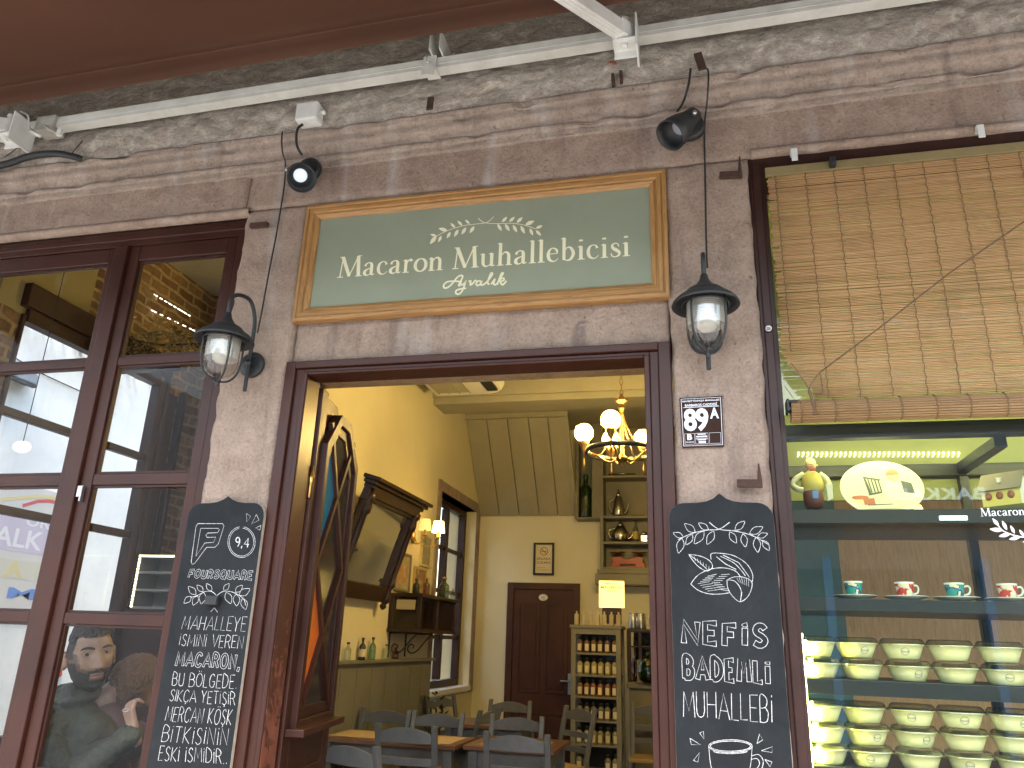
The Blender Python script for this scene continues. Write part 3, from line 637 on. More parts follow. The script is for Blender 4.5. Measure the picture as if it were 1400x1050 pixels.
# faint old painted number on the lintel
m = MB(); Zn = zoom(660, 220, 4.373, .0195)
m.ribbon([Zn(p) for p in spline([(632,962),(590,958),(560,985),(556,1020),(580,1040),(606,1024),(600,998),(575,1004)], 5)], .006, .001)
m.build('faded_painted_mark', flat('faded_grey_paint', (.20,.17,.155), .95), shop, recalc=False)
# ================================================================ awning over the pavement
aw = thing('awning', 'maroon fabric awning on a white bar and folding white arms above the shop front', 'awning')
def awning_mat():
    m, t, b = mat('maroon_awning_fabric'); v = coord(t); n = nz(t, coord(t, (1, 1, 1)), 1.2, 4, .5); wv = nz(t, coord(t, (400, 400, 400)), 1, 2)
    t.links.new(ramp(t, n, [(.3, (.100,.052,.035)), (.7, (.122,.062,.042))]), b.inputs['Base Color']); setp(b, None, .85, 0, .1); bump(t, b, wv, .15, .002)
    tl = nd(t, 'ShaderNodeBsdfTranslucent'); tl.inputs[0].default_value = (.16,.07,.04,1); mx = nd(t, 'ShaderNodeMixShader'); mx.inputs[0].default_value = .18
    t.links.new(b.outputs[0], mx.inputs[1]); t.links.new(tl.outputs[0], mx.inputs[2]); t.links.new(mx.outputs[0], t.nodes['Material Output'].inputs[0]); return m
AX0, AX1 = -5.0, 2.6
zed = lambda x: 3.926+.014*(x+1.5)
m = MB(); prof = [(-.345, 0), (-.350, .004), (-.356, .05), (-.362, .086), (-.366, .094), (-.372, .088), (-.40, .088)]
prof += [(-.40-1.35*k/24, .088-.36*k/24-.03*math.sin(math.pi*k/24)) for k in range(1, 25)] + [(-1.752, -.42), (-1.756, -.42)]
vs = []; N = 80
for i in range(N+1):
    x = AX0+(AX1-AX0)*i/N
    for y, z in prof: vs.append((x, y, zed(x)+z+.004*noise.noise(Vector((x*1.2, y*1.5, 0)))))
K = len(prof); m.add(vs, [(i*K+j, (i+1)*K+j, (i+1)*K+j+1, i*K+j+1) for i in range(N) for j in range(K-1)], 0, True)
fb = m.build('fabric', awning_mat(), aw, recalc=False); md = fb.modifiers.new('cloth', 'SOLIDIFY'); md.thickness = .003
m = MB(); m.tube([(AX0, -.30, zed(AX0)+.14), (AX1, -.30, zed(AX1)+.14)], .05, 20); m.build('roller', M_WHITE_DIRTY, aw)
m = MB(); m.box(AX0, AX1, -.50, .06, 4.30, 4.33); m.box(AX0, AX1, -.50, -.48, 4.06, 4.2995); m.build('added_light_cover', M_WHITE_DIRTY, aw, bevel=.004)  # unseen cover, added to keep skylight off the rubble wall
rz = lambda x: 3.965+.0123*(x+1.5)
m = MB(); m.bar((AX0, -.122, rz(AX0)), (AX1, -.122, rz(AX1)), .052, .056); m.bar((AX0, -.148, rz(AX0)-.006), (AX1, -.148, rz(AX1)-.006), .003, .004)
m.build('wall_bar', M_WHITE_DIRTY, aw, bevel=.005)
def arm(p, q, label=None):
    """a folding arm from its hinge p on the wall bar out to q, with its hinge bracket"""
    m = MB(); d = (Vector(q)-Vector(p)).normalized(); s = d.cross(Vector((0,0,1))).normalized(); up = s.cross(d)
    m.bar(p, q, .052, .062); L = (Vector(q)-Vector(p))
    for k in (-.016, 0, .016): m.bar(Vector(p)+s*k-up*.031+d*.03, Vector(q)+s*k-up*.031, .005, .006)
    m.bar(Vector(p)-d*.03, Vector(p)+d*.05, .062, .07)
    a = m.build('arm', M_WHITE, aw, bevel=.006)
    m = MB(); px_ = p[0]
    m.box(px_-.045, px_+.05, -.165, -.155, p[2]-.085, p[2]+.06); m.box(px_-.045, px_-.038, -.235, -.155, p[2]-.06, p[2]+.05); m.box(px_+.044, px_+.052, -.235, -.10, p[2]-.088, p[2]+.07); m.box(px_-.044, px_+.05, -.235, -.155, p[2]-.055, p[2]-.047)
    m.lathe([(.0, 0), (.014, 0), (.014, .014), (.010, .018), (0, .018)], (px_+.0, -.205, p[2]-.055), 6, (0,0,-1)); m.lathe([(.019, 0), (.019, .12)], (px_, -.205, p[2]-.05), 16)
    m.build('hinge_bracket', M_WHITE, aw, bevel=.002)
arm((-.205, -.205, 3.93), (-.69, -1.05, 3.71)); arm((-3.2, -.205, 3.90), (-4.1, -1.0, 3.72))
# small clamp with its link on the bar, mid-way
c = at(588, 95, -.15); m = MB(); m.box(c.x-.03, c.x+.03, -.16, -.085, rz(c.x)-.034, rz(c.x)-.028); m.box(c.x-.032, c.x+.028, -.158, -.15, rz(c.x)-.03, rz(c.x)+.035); m.box(c.x+.005, c.x+.012, -.20, -.03, rz(c.x)+.03, rz(c.x)+.13); m.box(c.x+.05, c.x+.057, -.20, -.03, rz(c.x)+.03, rz(c.x)+.13); m.box(c.x-.05, c.x+.07, -.045, -.03, rz(c.x)-.03, rz(c.x)+.14)
m.build('bar_clamp', M_WHITE_DIRTY, aw, bevel=.003)
m = MB(); m.tube([(c.x-.012, -.168, rz(c.x)+.03), (c.x-.012, -.172, rz(c.x)-.01), (c.x-.002, -.172, rz(c.x)-.016), (c.x+.004, -.168, rz(c.x)-.008)], .003, 6); m.prism([(-.03,-.07),(.02,-.075),(.026,-.03),(-.004,-.018),(-.034,-.03)], lambda u, v, k: Vector((c.x+u, k, rz(c.x)+v)), -.168, -.16)
m.build('bar_link', M_WHITE_DIRTY, aw)
c = at(64, 166, -.15); m = MB(); m.box(c.x-.05, c.x+.06, -.165, -.085, rz(c.x)-.05, rz(c.x)+.034); m.build('bar_clamp', worn('weathered_zinc', (.42,.41,.36), (.25,.24,.2), .6, 20), aw, bevel=.004)
m = MB(); m.tube(spline([tuple(at(*p, -.19)) for p in ((28,152),(38,158),(40,172),(43,182))], 5), .004, 6); m.tube([at(42,178,-.2), at(55,186,-.2)], .009, 8); m.tube(spline([tuple(at(*p, -.17)) for p in ((60,172),(72,180),(82,184))], 5), .003, 6); m.box(at(82,180,-.17).x-.01, at(82,180,-.17).x+.016, -.18, -.165, at(82,180,-.17).z-.025, at(82,180,-.17).z+.012)
m.build('crank_link', M_WHITE, aw)

# ================================================================ spotlights
def spotlight(base, pivot, axis, label, lit):
    t = thing('spotlight', label, 'spotlight', (0,0,0), 'black spotlights under the cornice')
    axis = Vector(axis).normalized(); P = Vector(pivot); b = Vector(base)
    m = MB(); m.lathe([(.0,0),(.056,0),(.058,.006),(.056,.026),(.048,.032),(0,.032)], b, 32, (0,-1,0)); m.build('base_plate', M_IRON, t)
    m = MB(); s_ = axis.cross(Vector((0,0,1))).normalized(); m.bar(b+Vector((0,-.03,0)), P-axis*.03, .02, .012); m.tube([P-axis*.02-s_*.05, P-axis*.02+s_*.05], .012, 10); m.build('yoke', M_IRON, t, bevel=.002)
    m = MB(); m.lathe([(.0,-.085),(.024,-.083),(.034,-.07),(.038,-.03),(.052,.02),(.060,.06),(.063,.10),(.0595,.101),(.056,.07),(.047,.035),(.0,.034)], P, 32, axis); m.build('housing', M_IRON, t)
    m = MB(); m.lathe([(.0,.0385),(.028,.0385),(.030,.036)], P, 28, axis, cap=False)
    m.build('lens', emit('spot_lens_lit', (.80,.90,1.0), .075) if lit else flat('spot_lens_off', (.35,.36,.4), .15), t, recalc=False)
    k = P-axis*.02
    for e_ in (s_, -s_): m = MB(); m.lathe([(0,0),(.009,0),(.009,.012),(0,.012)], k+e_*.05, 10, e_); m.build('knob', M_STEEL, t)
    return t
spotlight((-1.632, -.028, 3.575), (-1.655, -.075, 3.535), (.52,-.62,-.70), 'black spotlight left above the signboard, its pale lens facing the street', True)
spotlight((.035, -.028, 3.565), (.012, -.085, 3.555), (-.66,-.42,-.88), 'black spotlight above the right end of the signboard, turned side on', False)

# ================================================================ wall lanterns
M_LGLASS = glass_mat('ribbed_lamp_glass', (.93,.93,.90), .10, .06)
M_BULB = flat('frosted_bulb', (.62,.60,.55), .35)
def milky():
    m = bpy.data.materials.new('milky_ribbed_glass'); m.use_nodes = True; t = m.node_tree; b = t.nodes['Principled BSDF']; setp(b, (.78,.78,.74), .12); tr = nd(t, 'ShaderNodeBsdfTransparent'); mx = nd(t, 'ShaderNodeMixShader'); mx.inputs[0].default_value = .42; t.links.new(tr.outputs[0], mx.inputs[1]); t.links.new(b.outputs[0], mx.inputs[2]); t.links.new(mx.outputs[0], t.nodes['Material Output'].inputs[0]); return m
M_MILKY = milky()
def lantern(x, yl, zr, label, plate):
    """x of the lamp, its distance from the wall, its rim height; plate = (x, z) of the wall plate"""
    t = thing('wall_lantern', label, 'wall lamp', (0,0,0), 'black wall lanterns on the two stone piers')
    px_, pz_ = plate; c = Vector((x, yl, zr))
    m = MB(); m.lathe([(0,0),(.056,0),(.056,.012),(.05,.018),(.02,.022),(0,.022)], (px_, -.004, pz_), 28, (0,-1,0)); m.lathe([(.012,0),(.012,.03)], (px_, -.02, pz_), 10, (0,-1,0))
    for s_ in (-.026, .03): m.lathe([(0,0),(.007,0),(.006,.006),(0,.007)], (px_+.012, -.026, pz_+s_), 8, (0,-1,0))
    m.build('back_plate', M_IRON, t)
    m = MB(); m.tube(spline([(px_, -.035, pz_-.125), (px_, -.036, pz_-.11), (px_, -.036, pz_-.02), (px_, -.034, pz_+.12), (px_, -.042, pz_+.20), (px_+(x-px_)*.3, yl*.42, zr+.212), (px_+(x-px_)*.7, yl*.80, zr+.205), (x, yl-.002, zr+.165), (x, yl, zr+.10)], 7), [.004]*3+[.0085]*54, 10); m.build('arm', M_IRON, t)
    m = MB(); m.lathe([(.0,.105),(.012,.105),(.016,.085),(.026,.07),(.034,.058),(.060,.044),(.072,.032),(.074,.026),(.098,.012),(.112,-.004),(.116,-.014),(.113,-.017),(.100,-.006),(.07,.012),(.0,.02)], c, 40); m.build('cap', M_IRON, t)
    m = MB()
    for k in range(4):
        a = R(45+90*k+8); m.tube(spline([(x+math.cos(a)*r_, yl+math.sin(a)*r_, zr+z_) for r_, z_ in ((.078,.0),(.080,-.05),(.078,-.10),(.066,-.145),(.040,-.175),(.008,-.185))], 5), .0042, 8)
    m.lathe([(.0,-.205),(.006,-.203),(.009,-.195),(.006,-.187),(.011,-.182),(.011,-.176),(.0,-.172)], c, 14); m.tube([(x+.079*math.cos(R(q*12)), yl+.079*math.sin(R(q*12)), zr-.012) for q in range(30)], .004, 6, True)
    m.build('cage', M_IRON, t)
    m = MB(); prof = [(.068,.005)]
    rb_ = MB(); rb_.lathe([q_ for k in range(11) for q_ in ((.0640-.0002*k, -.006-k*.0078), (.0655-.0002*k, -.008-k*.0078), (.0655-.0002*k, -.0105-k*.0078), (.0640-.0002*k, -.0125-k*.0078))], c, 36, cap=False); rb_.build('ribbed_collar', M_MILKY, t, recalc=False)
    prof += [(.067,-.09),(.066,-.10),(.063,-.118),(.055,-.140),(.040,-.158),(.02,-.168),(.0,-.170)]
    m.lathe(prof, c, 36, cap=False); m.build('glass_shade', M_LGLASS, t, recalc=False)
    m = MB(); m.lathe([(.016,.02),(.016,-.01),(.03,-.035),(.038,-.07),(.034,-.095),(.018,-.108),(0,-.11)], c, 20); m.build('bulb', M_BULB, t); return t
lantern(-1.808, -.20, 2.712, 'black wall lantern on the left stone pier, hanging beside the brown window', (-1.793, 2.663))
lantern(.056, -.19, 2.735, 'black wall lantern on the right stone pier, above the house number plate', (.060, 2.665))

# ================================================================ boxes, cables and old iron on the wall
jb = thing('junction_box', 'small white junction box under the awning bar above the left spotlight', 'junction box')
p = at(428, 160, -.06); m = MB(); m.box(p.x-.060, p.x+.048, -.115, -.04, p.z-.048, p.z+.043); m.build('box', M_WHITE, jb, bevel=.008)
m = MB(); m.lathe([(.012,0),(.012,.02),(.008,.024)], (p.x+.048, -.08, p.z), 10, (1,0,0)); m.build('gland', M_WHITE, jb)
def cable(pts, r, label, name='power_cable', mt=None, cat='cable'):
    m = MB(); m.tube(spline([tuple(p) for p in pts], 8), r, 8); o = m.build(name, mt or M_BLACK); return tag(o, label, cat)
A = lambda x, y, d: at(x, y, -d)
o = cable([A(414,170,.10), A(407,176,.105), A(405,190,.10), A(407,202,.09), A(413,212,.06)], .006, 'short black cable from the white junction box to the left spotlight')
cable([A(386,180,.095), A(385,195,.092), A(387,212,.075), A(390,222,.05), A(389,250,.02), A(383,290,.012), A(376,330,.012), A(368,370,.012), A(358,425,.012), A(352,455,.014)], .0035, 'thin black cable down the left stone pier to the wall lantern')
cable([A(944,94,.1), A(942,112,.098), A(938,128,.085), A(933,142,.05), A(926,152,.06)], .0048, 'short black cable from the iron peg to the right spotlight')
cable([A(961,94,.1), A(968,96,.1), A(968,120,.098), A(966,145,.06), A(964,162,.035), A(963,190,.012), A(964,240,.012), A(965,300,.012), A(966,345,.012), A(967,366,.03)], .0035, 'thin black cable down the right stone pier to the wall lantern')
cable([A(-30,232,.1), A(10,224,.1), A(40,214,.1), A(75,210,.1), A(100,214,.095), A(112,218,.07)], .017, 'thick black hose lying on the ledge at far left', 'hose', None, 'hose')
cable([A(1,218,.06), A(20,205,.07), A(38,190,.11)], .0022, 'thin slack wire running from the awning bar down to the far left edge', 'wire', M_RUST, 'wire')
cable([A(97,211,.09), A(108,198,.07), A(120,184,.05)], .0022, 'thin wire from the black hose up to a nail in the rubble', 'wire', M_RUST, 'wire')
def peg(label, name, fn): 
    m = MB(); fn(m); return tag(m.build(name, M_RUST, bevel=.0015), label, 'iron peg')
p = at(957, 85, -.09); peg('rusty flat iron peg in the wall above the right spotlight', 'iron_peg', lambda m: m.bar((p.x-.008, -.09, p.z+.045), (p.x+.008, -.10, p.z-.045), .032, .01, (0,1,0)))
p2 = at(588, 141, -.09); peg('rusty iron peg on the cornice above the signboard', 'iron_peg', lambda m: m.bar((p2.x, -.085, p2.z+.034), (p2.x, -.092, p2.z-.034), .028, .01, (0,1,0)))
def hook(a, b, up):
    def f(m):
        m.bar(at(*a, -.02), at(*b, -.035), .018, .026); e = at(*b, -.035); m.tube([e-Vector((0,0,.014)), e+Vector((0,0,.01)), at(*up, -.035)], [.0085,.0085,.003], 8)
    return f
peg('rusty iron hinge pin by the top corner of the bamboo blind', 'hinge_pin', hook((984,240),(1012,239),(1011,214)))
q_ = peg('black iron hinge pin low on the right pier, just above the chalkboard', 'hinge_pin', hook((1008,661),(1039,661),(1037,634)))
peg('rusty stub of a hinge pin beside the top corner of the left window', 'hinge_pin', lambda m: m.bar(at(343,309,-.015), at(366,307,-.03), .02, .022))
m = MB(); pp_ = at(838, 90, -.06); m.lathe([(0,-.02),(.022,-.014),(.03,0),(.02,.014),(0,.02)], pp_, 10, (.3,-1,.4), sy=.6); tag(m.build('brick_chip', worn('orange_brick', (.36,.13,.07), (.2,.07,.04), .95, 30)), 'small orange brick chip in the mortar below the awning arm', 'brick')
m = MB()
for x_, y_ in ((838,108), (849,104)): p = at(x_, y_, -.075); m.box(p.x-.006, p.x+.006, p.y-.012, p.y+.05, p.z-.022, p.z+.02)
tag(m.build('nail_pair', M_RUST), 'two dark nails in the wall below the brick chip', 'nails')

# ================================================================ bamboo blind in the right window
bl = thing('bamboo_blind', 'honey coloured bamboo roll-up blind half lowered over the display window', 'blind')
def bamboo_mat(name='bamboo_sticks', k=.84):
    m, t, b = mat(name); v = coord(t, (1.3, 1, 150)); n = nz(t, v, 1, 3, .5); f = nz(t, coord(t, (9, 9, 220)), 2, 6, .7); big = nz(t, coord(t, (3.2,1,3.2)), 1.6, 5, .65, .5)
    c = ramp(t, n, [(.28, (.37,.195,.074)), (.5, (.55,.315,.128)), (.72, (.64,.415,.19))]); c = mixc(t, .35, c, ramp(t, f, [(.35, (.20,.10,.035)), (.65, (.58,.39,.19))]))
    c = mixc(t, 1.0, c, (k, k, k), 'MULTIPLY'); c = mixc(t, ramp(t, big, [(.52, (0,0,0)), (.72, (.38,.38,.38))]), c, (.13,.085,.045))
    t.links.new(c, b.inputs['Base Color']); setp(b, None, .5); bump(t, b, f, .3, .002)
    tl = nd(t, 'ShaderNodeBsdfTranslucent'); t.links.new(c, tl.inputs[0]); mx = nd(t, 'ShaderNodeMixShader'); mx.inputs[0].default_value = .07
    t.links.new(b.outputs[0], mx.inputs[1]); t.links.new(tl.outputs[0], mx.inputs[2]); t.links.new(mx.outputs[0], t.nodes['Material Output'].inputs[0]); return m
M_BAMBOO = bamboo_mat()
BX0, BX1 = .312, 2.0; BZ0, BZ1 = 2.425, 3.325; BY = -.012
m = MB(); N = 150
for k in range(N):
    z = BZ1-(BZ1-BZ0)*(k+.5)/N; h = (BZ1-BZ0)/N*(random.uniform(.55, .82) if random.random() < .35 else random.uniform(.86, .99)); dx = random.uniform(-.003, .006)
    x0_ = BX0+dx+(.0 if k % 17 else .018); 
    if z < 2.60: x0_ = BX0+max(0, (2.585-z))*.62+random.uniform(-.006, .012)
    z0a, z1a = z+random.uniform(-.0012, .0012), z+random.uniform(-.0012, .0012); S = 7; vs = []
    for i in range(S+1):
        x = x0_+(BX1-x0_)*i/S; yy = BY-.010*math.sin(3*z)+.0025*noise.noise(Vector((x*3, z*20, 0))); zz = z0a+(z1a-z0a)*i/S+.0011*noise.noise(Vector((x*2.2, z*90, 3)))
        for a in range(6): q = math.pi*2*a/6; vs.append((x, yy+math.cos(q)*.0022, zz+math.sin(q)*h/2))
    fs = [(i*6+a, i*6+(a+1) % 6, (i+1)*6+(a+1) % 6, (i+1)*6+a) for i in range(S) for a in range(6)]+[tuple(range(5, -1, -1))]
    m.add(vs, fs, 0, True)
m.build('slats', M_BAMBOO, bl, recalc=False)
m = MB(); zr = 2.378
for k in range(26):
    a = 2*math.pi*k/26; rr = .034+.002*random.random(); m.tube([(BX0+.012, BY-.012+rr*math.cos(a), zr+rr*math.sin(a)), (BX1, BY-.012+rr*math.cos(a), zr+rr*math.sin(a)*1.02)], .0046, 6)
for k in range(12): a = 2*math.pi*k/12; m.tube([(BX0+.016, BY-.012+.024*math.cos(a), zr+.024*math.sin(a)), (BX1, BY-.012+.024*math.cos(a), zr+.024*math.sin(a))], .006, 5)
m.build('bottom_roll', bamboo_mat('dark_bamboo', .60), bl, recalc=False)  # same bamboo colours, scaled darker for the roll
M_CORD = worn('dark_jute_cord', (.12,.075,.04), (.06,.035,.02), .9, 60)
m = MB()
for k in range(16):
    x = BX0+.032+k*.1035+random.uniform(-.003, .003); zt = BZ1; zb = 2.405 if k else 2.60
    n_ = 46; m.tube([(x+.0022*(-1)**i, BY-.0045-.010*math.sin(3*(zt+(zb-zt)*i/n_)), zt+(zb-zt)*i/n_) for i in range(n_+1)], .0013, 5)
    x2 = x+.012; m.tube([(x2+.0018*(-1)**i, BY-.012-.041*math.cos(R(-90+180*i/14))-.002, zr+.041*math.sin(R(-90+180*i/14))) for i in range(15)], .0016, 5)
m.build('weft_cords', worn('pale_jute_cord', (.20,.125,.06), (.12,.07,.035), .9, 60), bl)
MB().box(BX0-.004, BX1, BY-.006, BY+.012, 3.325, 3.362).build('head_rail', worn('olive_wood', (.25,.20,.09), (.17,.13,.055), .6, 10), bl, bevel=.002)
for x_, y_ in ((1086, 212), (1341, 180)):
    p = at(x_, y_, -.03); m = MB(); m.box(p.x-.012, p.x+.012, -.035, -.006, p.z+.006, p.z+.028); m.box(p.x-.011, p.x+.011, -.036, -.030, p.z-.026, p.z+.008); m.lathe([(0,0),(.004,0),(.003,.002)], (p.x, -.0365, p.z-.013), 8, (0,-1,0))
    m.build('hanging_bracket', M_WHITE, bl, bevel=.001)
p = at(1138, 223, -.03); m = MB(); m.box(p.x-.011, p.x+.011, -.05, -.018, p.z-.016, p.z+.018); m.lathe([(.0,0),(.008,0),(.008,.006),(0,.006)], (p.x+.003, -.05, p.z-.006), 10, (0,-1,0)); m.build('cord_pulley', M_BLACK, bl, bevel=.002)
m = MB(); B_ = lambda x, y: at(x, y, -.062)
m.tube([B_(1440,270), B_(1400,303), B_(1300,372), B_(1200,450), B_(1121,509)], .0027, 6); m.tube(spline([tuple(B_(*q)) for q in ((1121,509),(1112,520),(1106,532),(1110,538),(1124,537),(1124,528),(1121,509))], 4), .0018, 5)
m.tube([B_(1082,497), B_(1095,515), B_(1106,532)], .0016, 5); m.tube(spline([tuple(B_(*q)) for q in ((1106,532),(1110,545),(1113,558),(1114,567))], 4), [.003]+[.0055]*11+[.003], 6)
m.build('pull_cord', worn('brown_cord', (.16,.10,.055), (.09,.05,.03), .9, 60), bl)
m = MB(); p = at(1078, 557, -.03); m.box(p.x-.006, p.x+.028, -.06, -.012, p.z-.016, p.z-.008); m.box(p.x-.006, p.x+.028, -.06, -.012, p.z+.010, p.z+.018); m.box(p.x-.008, p.x, -.062, .0, p.z-.02, p.z+.022); m.build('roll_clip', M_BLACK, bl, bevel=.001)
# ================================================================ the lit display cabinet in the right window
cab = thing('display_cabinet', 'dark framed lit glass display cabinet full of pudding bowls in the right window', 'display cabinet')
M_DARK = worn('dark_cabinet_metal', (.011,.013,.016), (.007,.008,.009), .4, 10, .5, .05)
CX0, CX1, CY0, CY1 = .322, 1.95, .18, .70
m = MB(); m.box(CX0, CX1, CY0, CY0+.05, 2.335, 2.388); m.box(CX0, CX1, CY1-.04, CY1, 2.29, 2.34); m.box(1.02, 1.062, CY0+.05, CY1-.04, 2.30, 2.34); m.box(1.025, 1.058, CY1-.04, CY1-.002, .95, 2.29)
m.box(CX0-.012, CX0, CY0+.02, CY1, .95, 2.36); m.box(CX0, CX1, CY0, CY1, .85, .95)
m.build('frame', M_DARK, cab, bevel=.003)
SHELF = [(2.079, .048), (1.776, .040), (1.518, .048), (1.2545, .03)]
for z, th in SHELF:
    MB().box(CX0+.001, CX1-.002, CY0+.012, CY1-.05, z-th, z).build('shelf', M_DARK, cab, bevel=.002)
LEDC = (1.0, .94, .42)
M_LED = emit('cabinet_led', (.97,1.0,.22), 55.0); M_LEDT = emit('cabinet_led_top', LEDC, 12.0); M_LEDB = emit('cabinet_led_row', (1.0, .95, .45), 1.6)
m = MB()
m.box(CX0+.0005, CX0+.005, .192, .204, .98, 1.66); m.build('side_light_strip', M_LED, cab)
MB().box(CX0+.02, CX1-.03, CY0+.0505, CY0+.056, 2.352, 2.372).build('top_light_strip', M_LEDT, cab)
m = MB(); L_ = random.Random(3)
for k in range(34):
    x = .43+k*.0187; m.sphere((x, CY1-.004, 2.405-.0004*k), .0036, 6, 4); m.tube([(x+.002, CY1-.004, 2.400-.0004*k), (x-.006, CY1-.003, 2.388-.0004*k)], .0012, 4)
m.build('light_chain', M_LEDB, cab)
o = MB().box(.80, .885, CY0+.003, CY0+.0118, 2.040, 2.054).build('cool_light', emit('cool_lamp', (.75,.88,1.0), .35), cab)
MB().box(CX0, CX1, CY1, CY1+.02, 2.20, 3.34).build('back_board', worn('olive_back_board', (.30,.31,.13), (.22,.24,.09), .6, 5, .5, .1), cab)
MB().box(CX0-.012, CX1, CY0+.02, CY1+.02, 3.345, 3.36).build('top_board', worn('olive_top_board', (.40,.42,.16), (.30,.33,.12), .6, 5, .5, .1), cab)

# ---- pudding bowls with clear lids
def bowl_mat():
    m, t, b = mat('cream_plastic_bowl'); setp(b, (.76,.72,.42), .35); b.inputs['Subsurface Weight'].default_value = .3; b.inputs['Subsurface Radius'].default_value = (.02,.015,.008); return m
M_BOWL = bowl_mat(); M_LOGO = flat('grey_print', (.30,.29,.25), .6)
def make_bowl(logo):
    t = thing('pudding_bowl', 'x', 'bowl', (0,0,0), 'lidded pudding bowls stacked in the display cabinet')
    m = MB(); m.lathe([(.0,.0),(.044,.0),(.048,.003),(.057,.024),(.064,.043),(.0700,.045),(.0705,.048),(.064,.048),(.05,.008),(0,.006)], n=40); m.build('bowl', M_BOWL, t)
    MB().lathe([(0,.050),(.0635,.050)], n=32).build('pudding', flat('milk_pudding', (.84,.80,.62), .4), t) if 0 else None
    m = MB(); m.lathe([(.0725,.042),(.0738,.044),(.0738,.049),(.0700,.051),(.066,.060),(.060,.0650),(0,.0662)], n=40, cap=False); m.build('lid', M_LIDG, t, recalc=False)
    if logo is not None:
        m = MB(); zc = .025; a0 = R(-90+logo)
        rad = lambda z_: .048+.0162*(z_-.003)/.040+.0016
        f = lambda u, v: Vector((rad(zc+v)*math.cos(a0+u/.06), rad(zc+v)*math.sin(a0+u/.06), zc+v))
        ringp = [f(.0125*math.cos(2*math.pi*k/20), .0115*math.sin(2*math.pi*k/20)) for k in range(20)]
        m.ribbon(ringp, .0018, 0, (math.cos(a0), math.sin(a0), 0), closed=True); m.ribbon([f(-.0135, 0), f(.0135, 0)], .006, .0004, (math.cos(a0), math.sin(a0), 0))
        m.build('printed_emblem', M_LOGO, t, recalc=False)
    return t
M_LIDG = glass_mat('clear_lid', (.84,.85,.76), .20, .12)
protos = [make_bowl(None), make_bowl(-10), make_bowl(22)]; used = [False]*3
cols = [.373, .505, .653, .796, .942]; ordn = ['first', 'second', 'third', 'fourth', 'fifth']
logos = {(0,2):1, (1,1):0, (1,2):2, (0,4):0, (1,4):1, (0,1):2, (0,3):0, (2,2):1, (2,3):1, (2,4):2, (3,1):2, (3,2):2, (4,1):1, (4,3):1, (4,4):0, (3,4):0}
for row, (z, pos) in enumerate(((1.587, 'upper of the pair'), (1.5185, 'lower of the pair'), (1.385, 'top of the lower three'), (1.320, 'middle of the lower three'), (1.255, 'bottom of the lower three'))):
    for c_ in range(5):
        k = logos.get((row, c_), 0); x = cols[c_]+(.008 if row == 1 else 0)+(.004*(row-2) if row > 1 else 0)+random.uniform(-.003, .003)
        lab = 'pudding bowl, %s in the %s column from the left' % (pos, ordn[c_])
        loc = (x, .262+random.uniform(-.006, .006), z+.0003)
        rz_ = R(random.uniform(-6, 6))
        if not used[k]: used[k] = True; o = protos[k]; o.location = loc; o.rotation_euler = (0, 0, rz_); o['label'] = lab
        else: place_copy(protos[k], loc, rz_, lab)
# second row of bowls behind, seen between the front ones
# ---- cups on saucers
M_PORC = flat('white_porcelain', (.85,.84,.78), .2)
def cup_paint(name, c1, c2):
    m, t, b = mat(name); n = nz(t, coord(t, (1,1,1)), 42, 3, .5, .8)
    c = ramp(t, n, [(.40, c1), (.50, c1), (.52, c2), (.60, c2), (.62, (.75,.68,.4))]); t.links.new(c, b.inputs['Base Color']); setp(b, None, .25); return m
M_TEAL = cup_paint('teal_cup_print', (.03,.30,.27), (.03,.10,.25)); M_RED = cup_paint('red_cup_print', (.55,.04,.025), (.70,.62,.55))
for i, (x, pm, hnd, lab) in enumerate(((.520, M_TEAL, None, 'teal printed coffee cup at the left end of the cup row'), (.684, M_RED, 20, 'red printed coffee cup second in the row, left of the second teal cup'), (.840, M_TEAL, 8, 'teal printed coffee cup between the two red cups'), (1.000, M_RED, 10, 'red printed coffee cup at the right end of the cup row'))):
    s_ = thing('saucer', ['white saucer under the left teal cup', 'white saucer under the left red cup', 'white saucer under the teal cup between red cups', 'white saucer under the right red cup'][i], 'saucer', (x, .27, 1.776), 'saucers on the cup shelf')
    m = MB(); m.lathe([(0,.0005),(.034,.0005),(.036,.003),(.070,.0135),(.072,.0145),(.070,.0160),(.036,.0065),(0,.006)], n=40); m.build('plate', M_PORC, s_)
    t = thing('coffee_cup', lab, 'cup', (x-.002, .27, 1.7826), 'printed coffee cups on the cup shelf')
    m = MB(); m.lathe([(0,.0),(.020,.0),(.022,.003),(.0245,.010)], n=32); m.lathe([(.0300,.050),(.0315,.056),(.0298,.056),(.0225,.008),(0,.006)], n=32, cap=False); m.build('body', M_PORC, t)
    m = MB(); m.lathe([(.0246,.010),(.0302,.050)], n=32, cap=False); m.build('printed_band', pm, t, recalc=False)
    if hnd is not None:
        a = R(hnd); m = MB(); m.tube(spline([(math.cos(a)*r_, math.sin(a)*r_, z_) for r_, z_ in ((.029,.044),(.044,.047),(.050,.036),(.044,.022),(.027,.017))], 5), .0034, 8); m.build('handle', M_PORC, t)
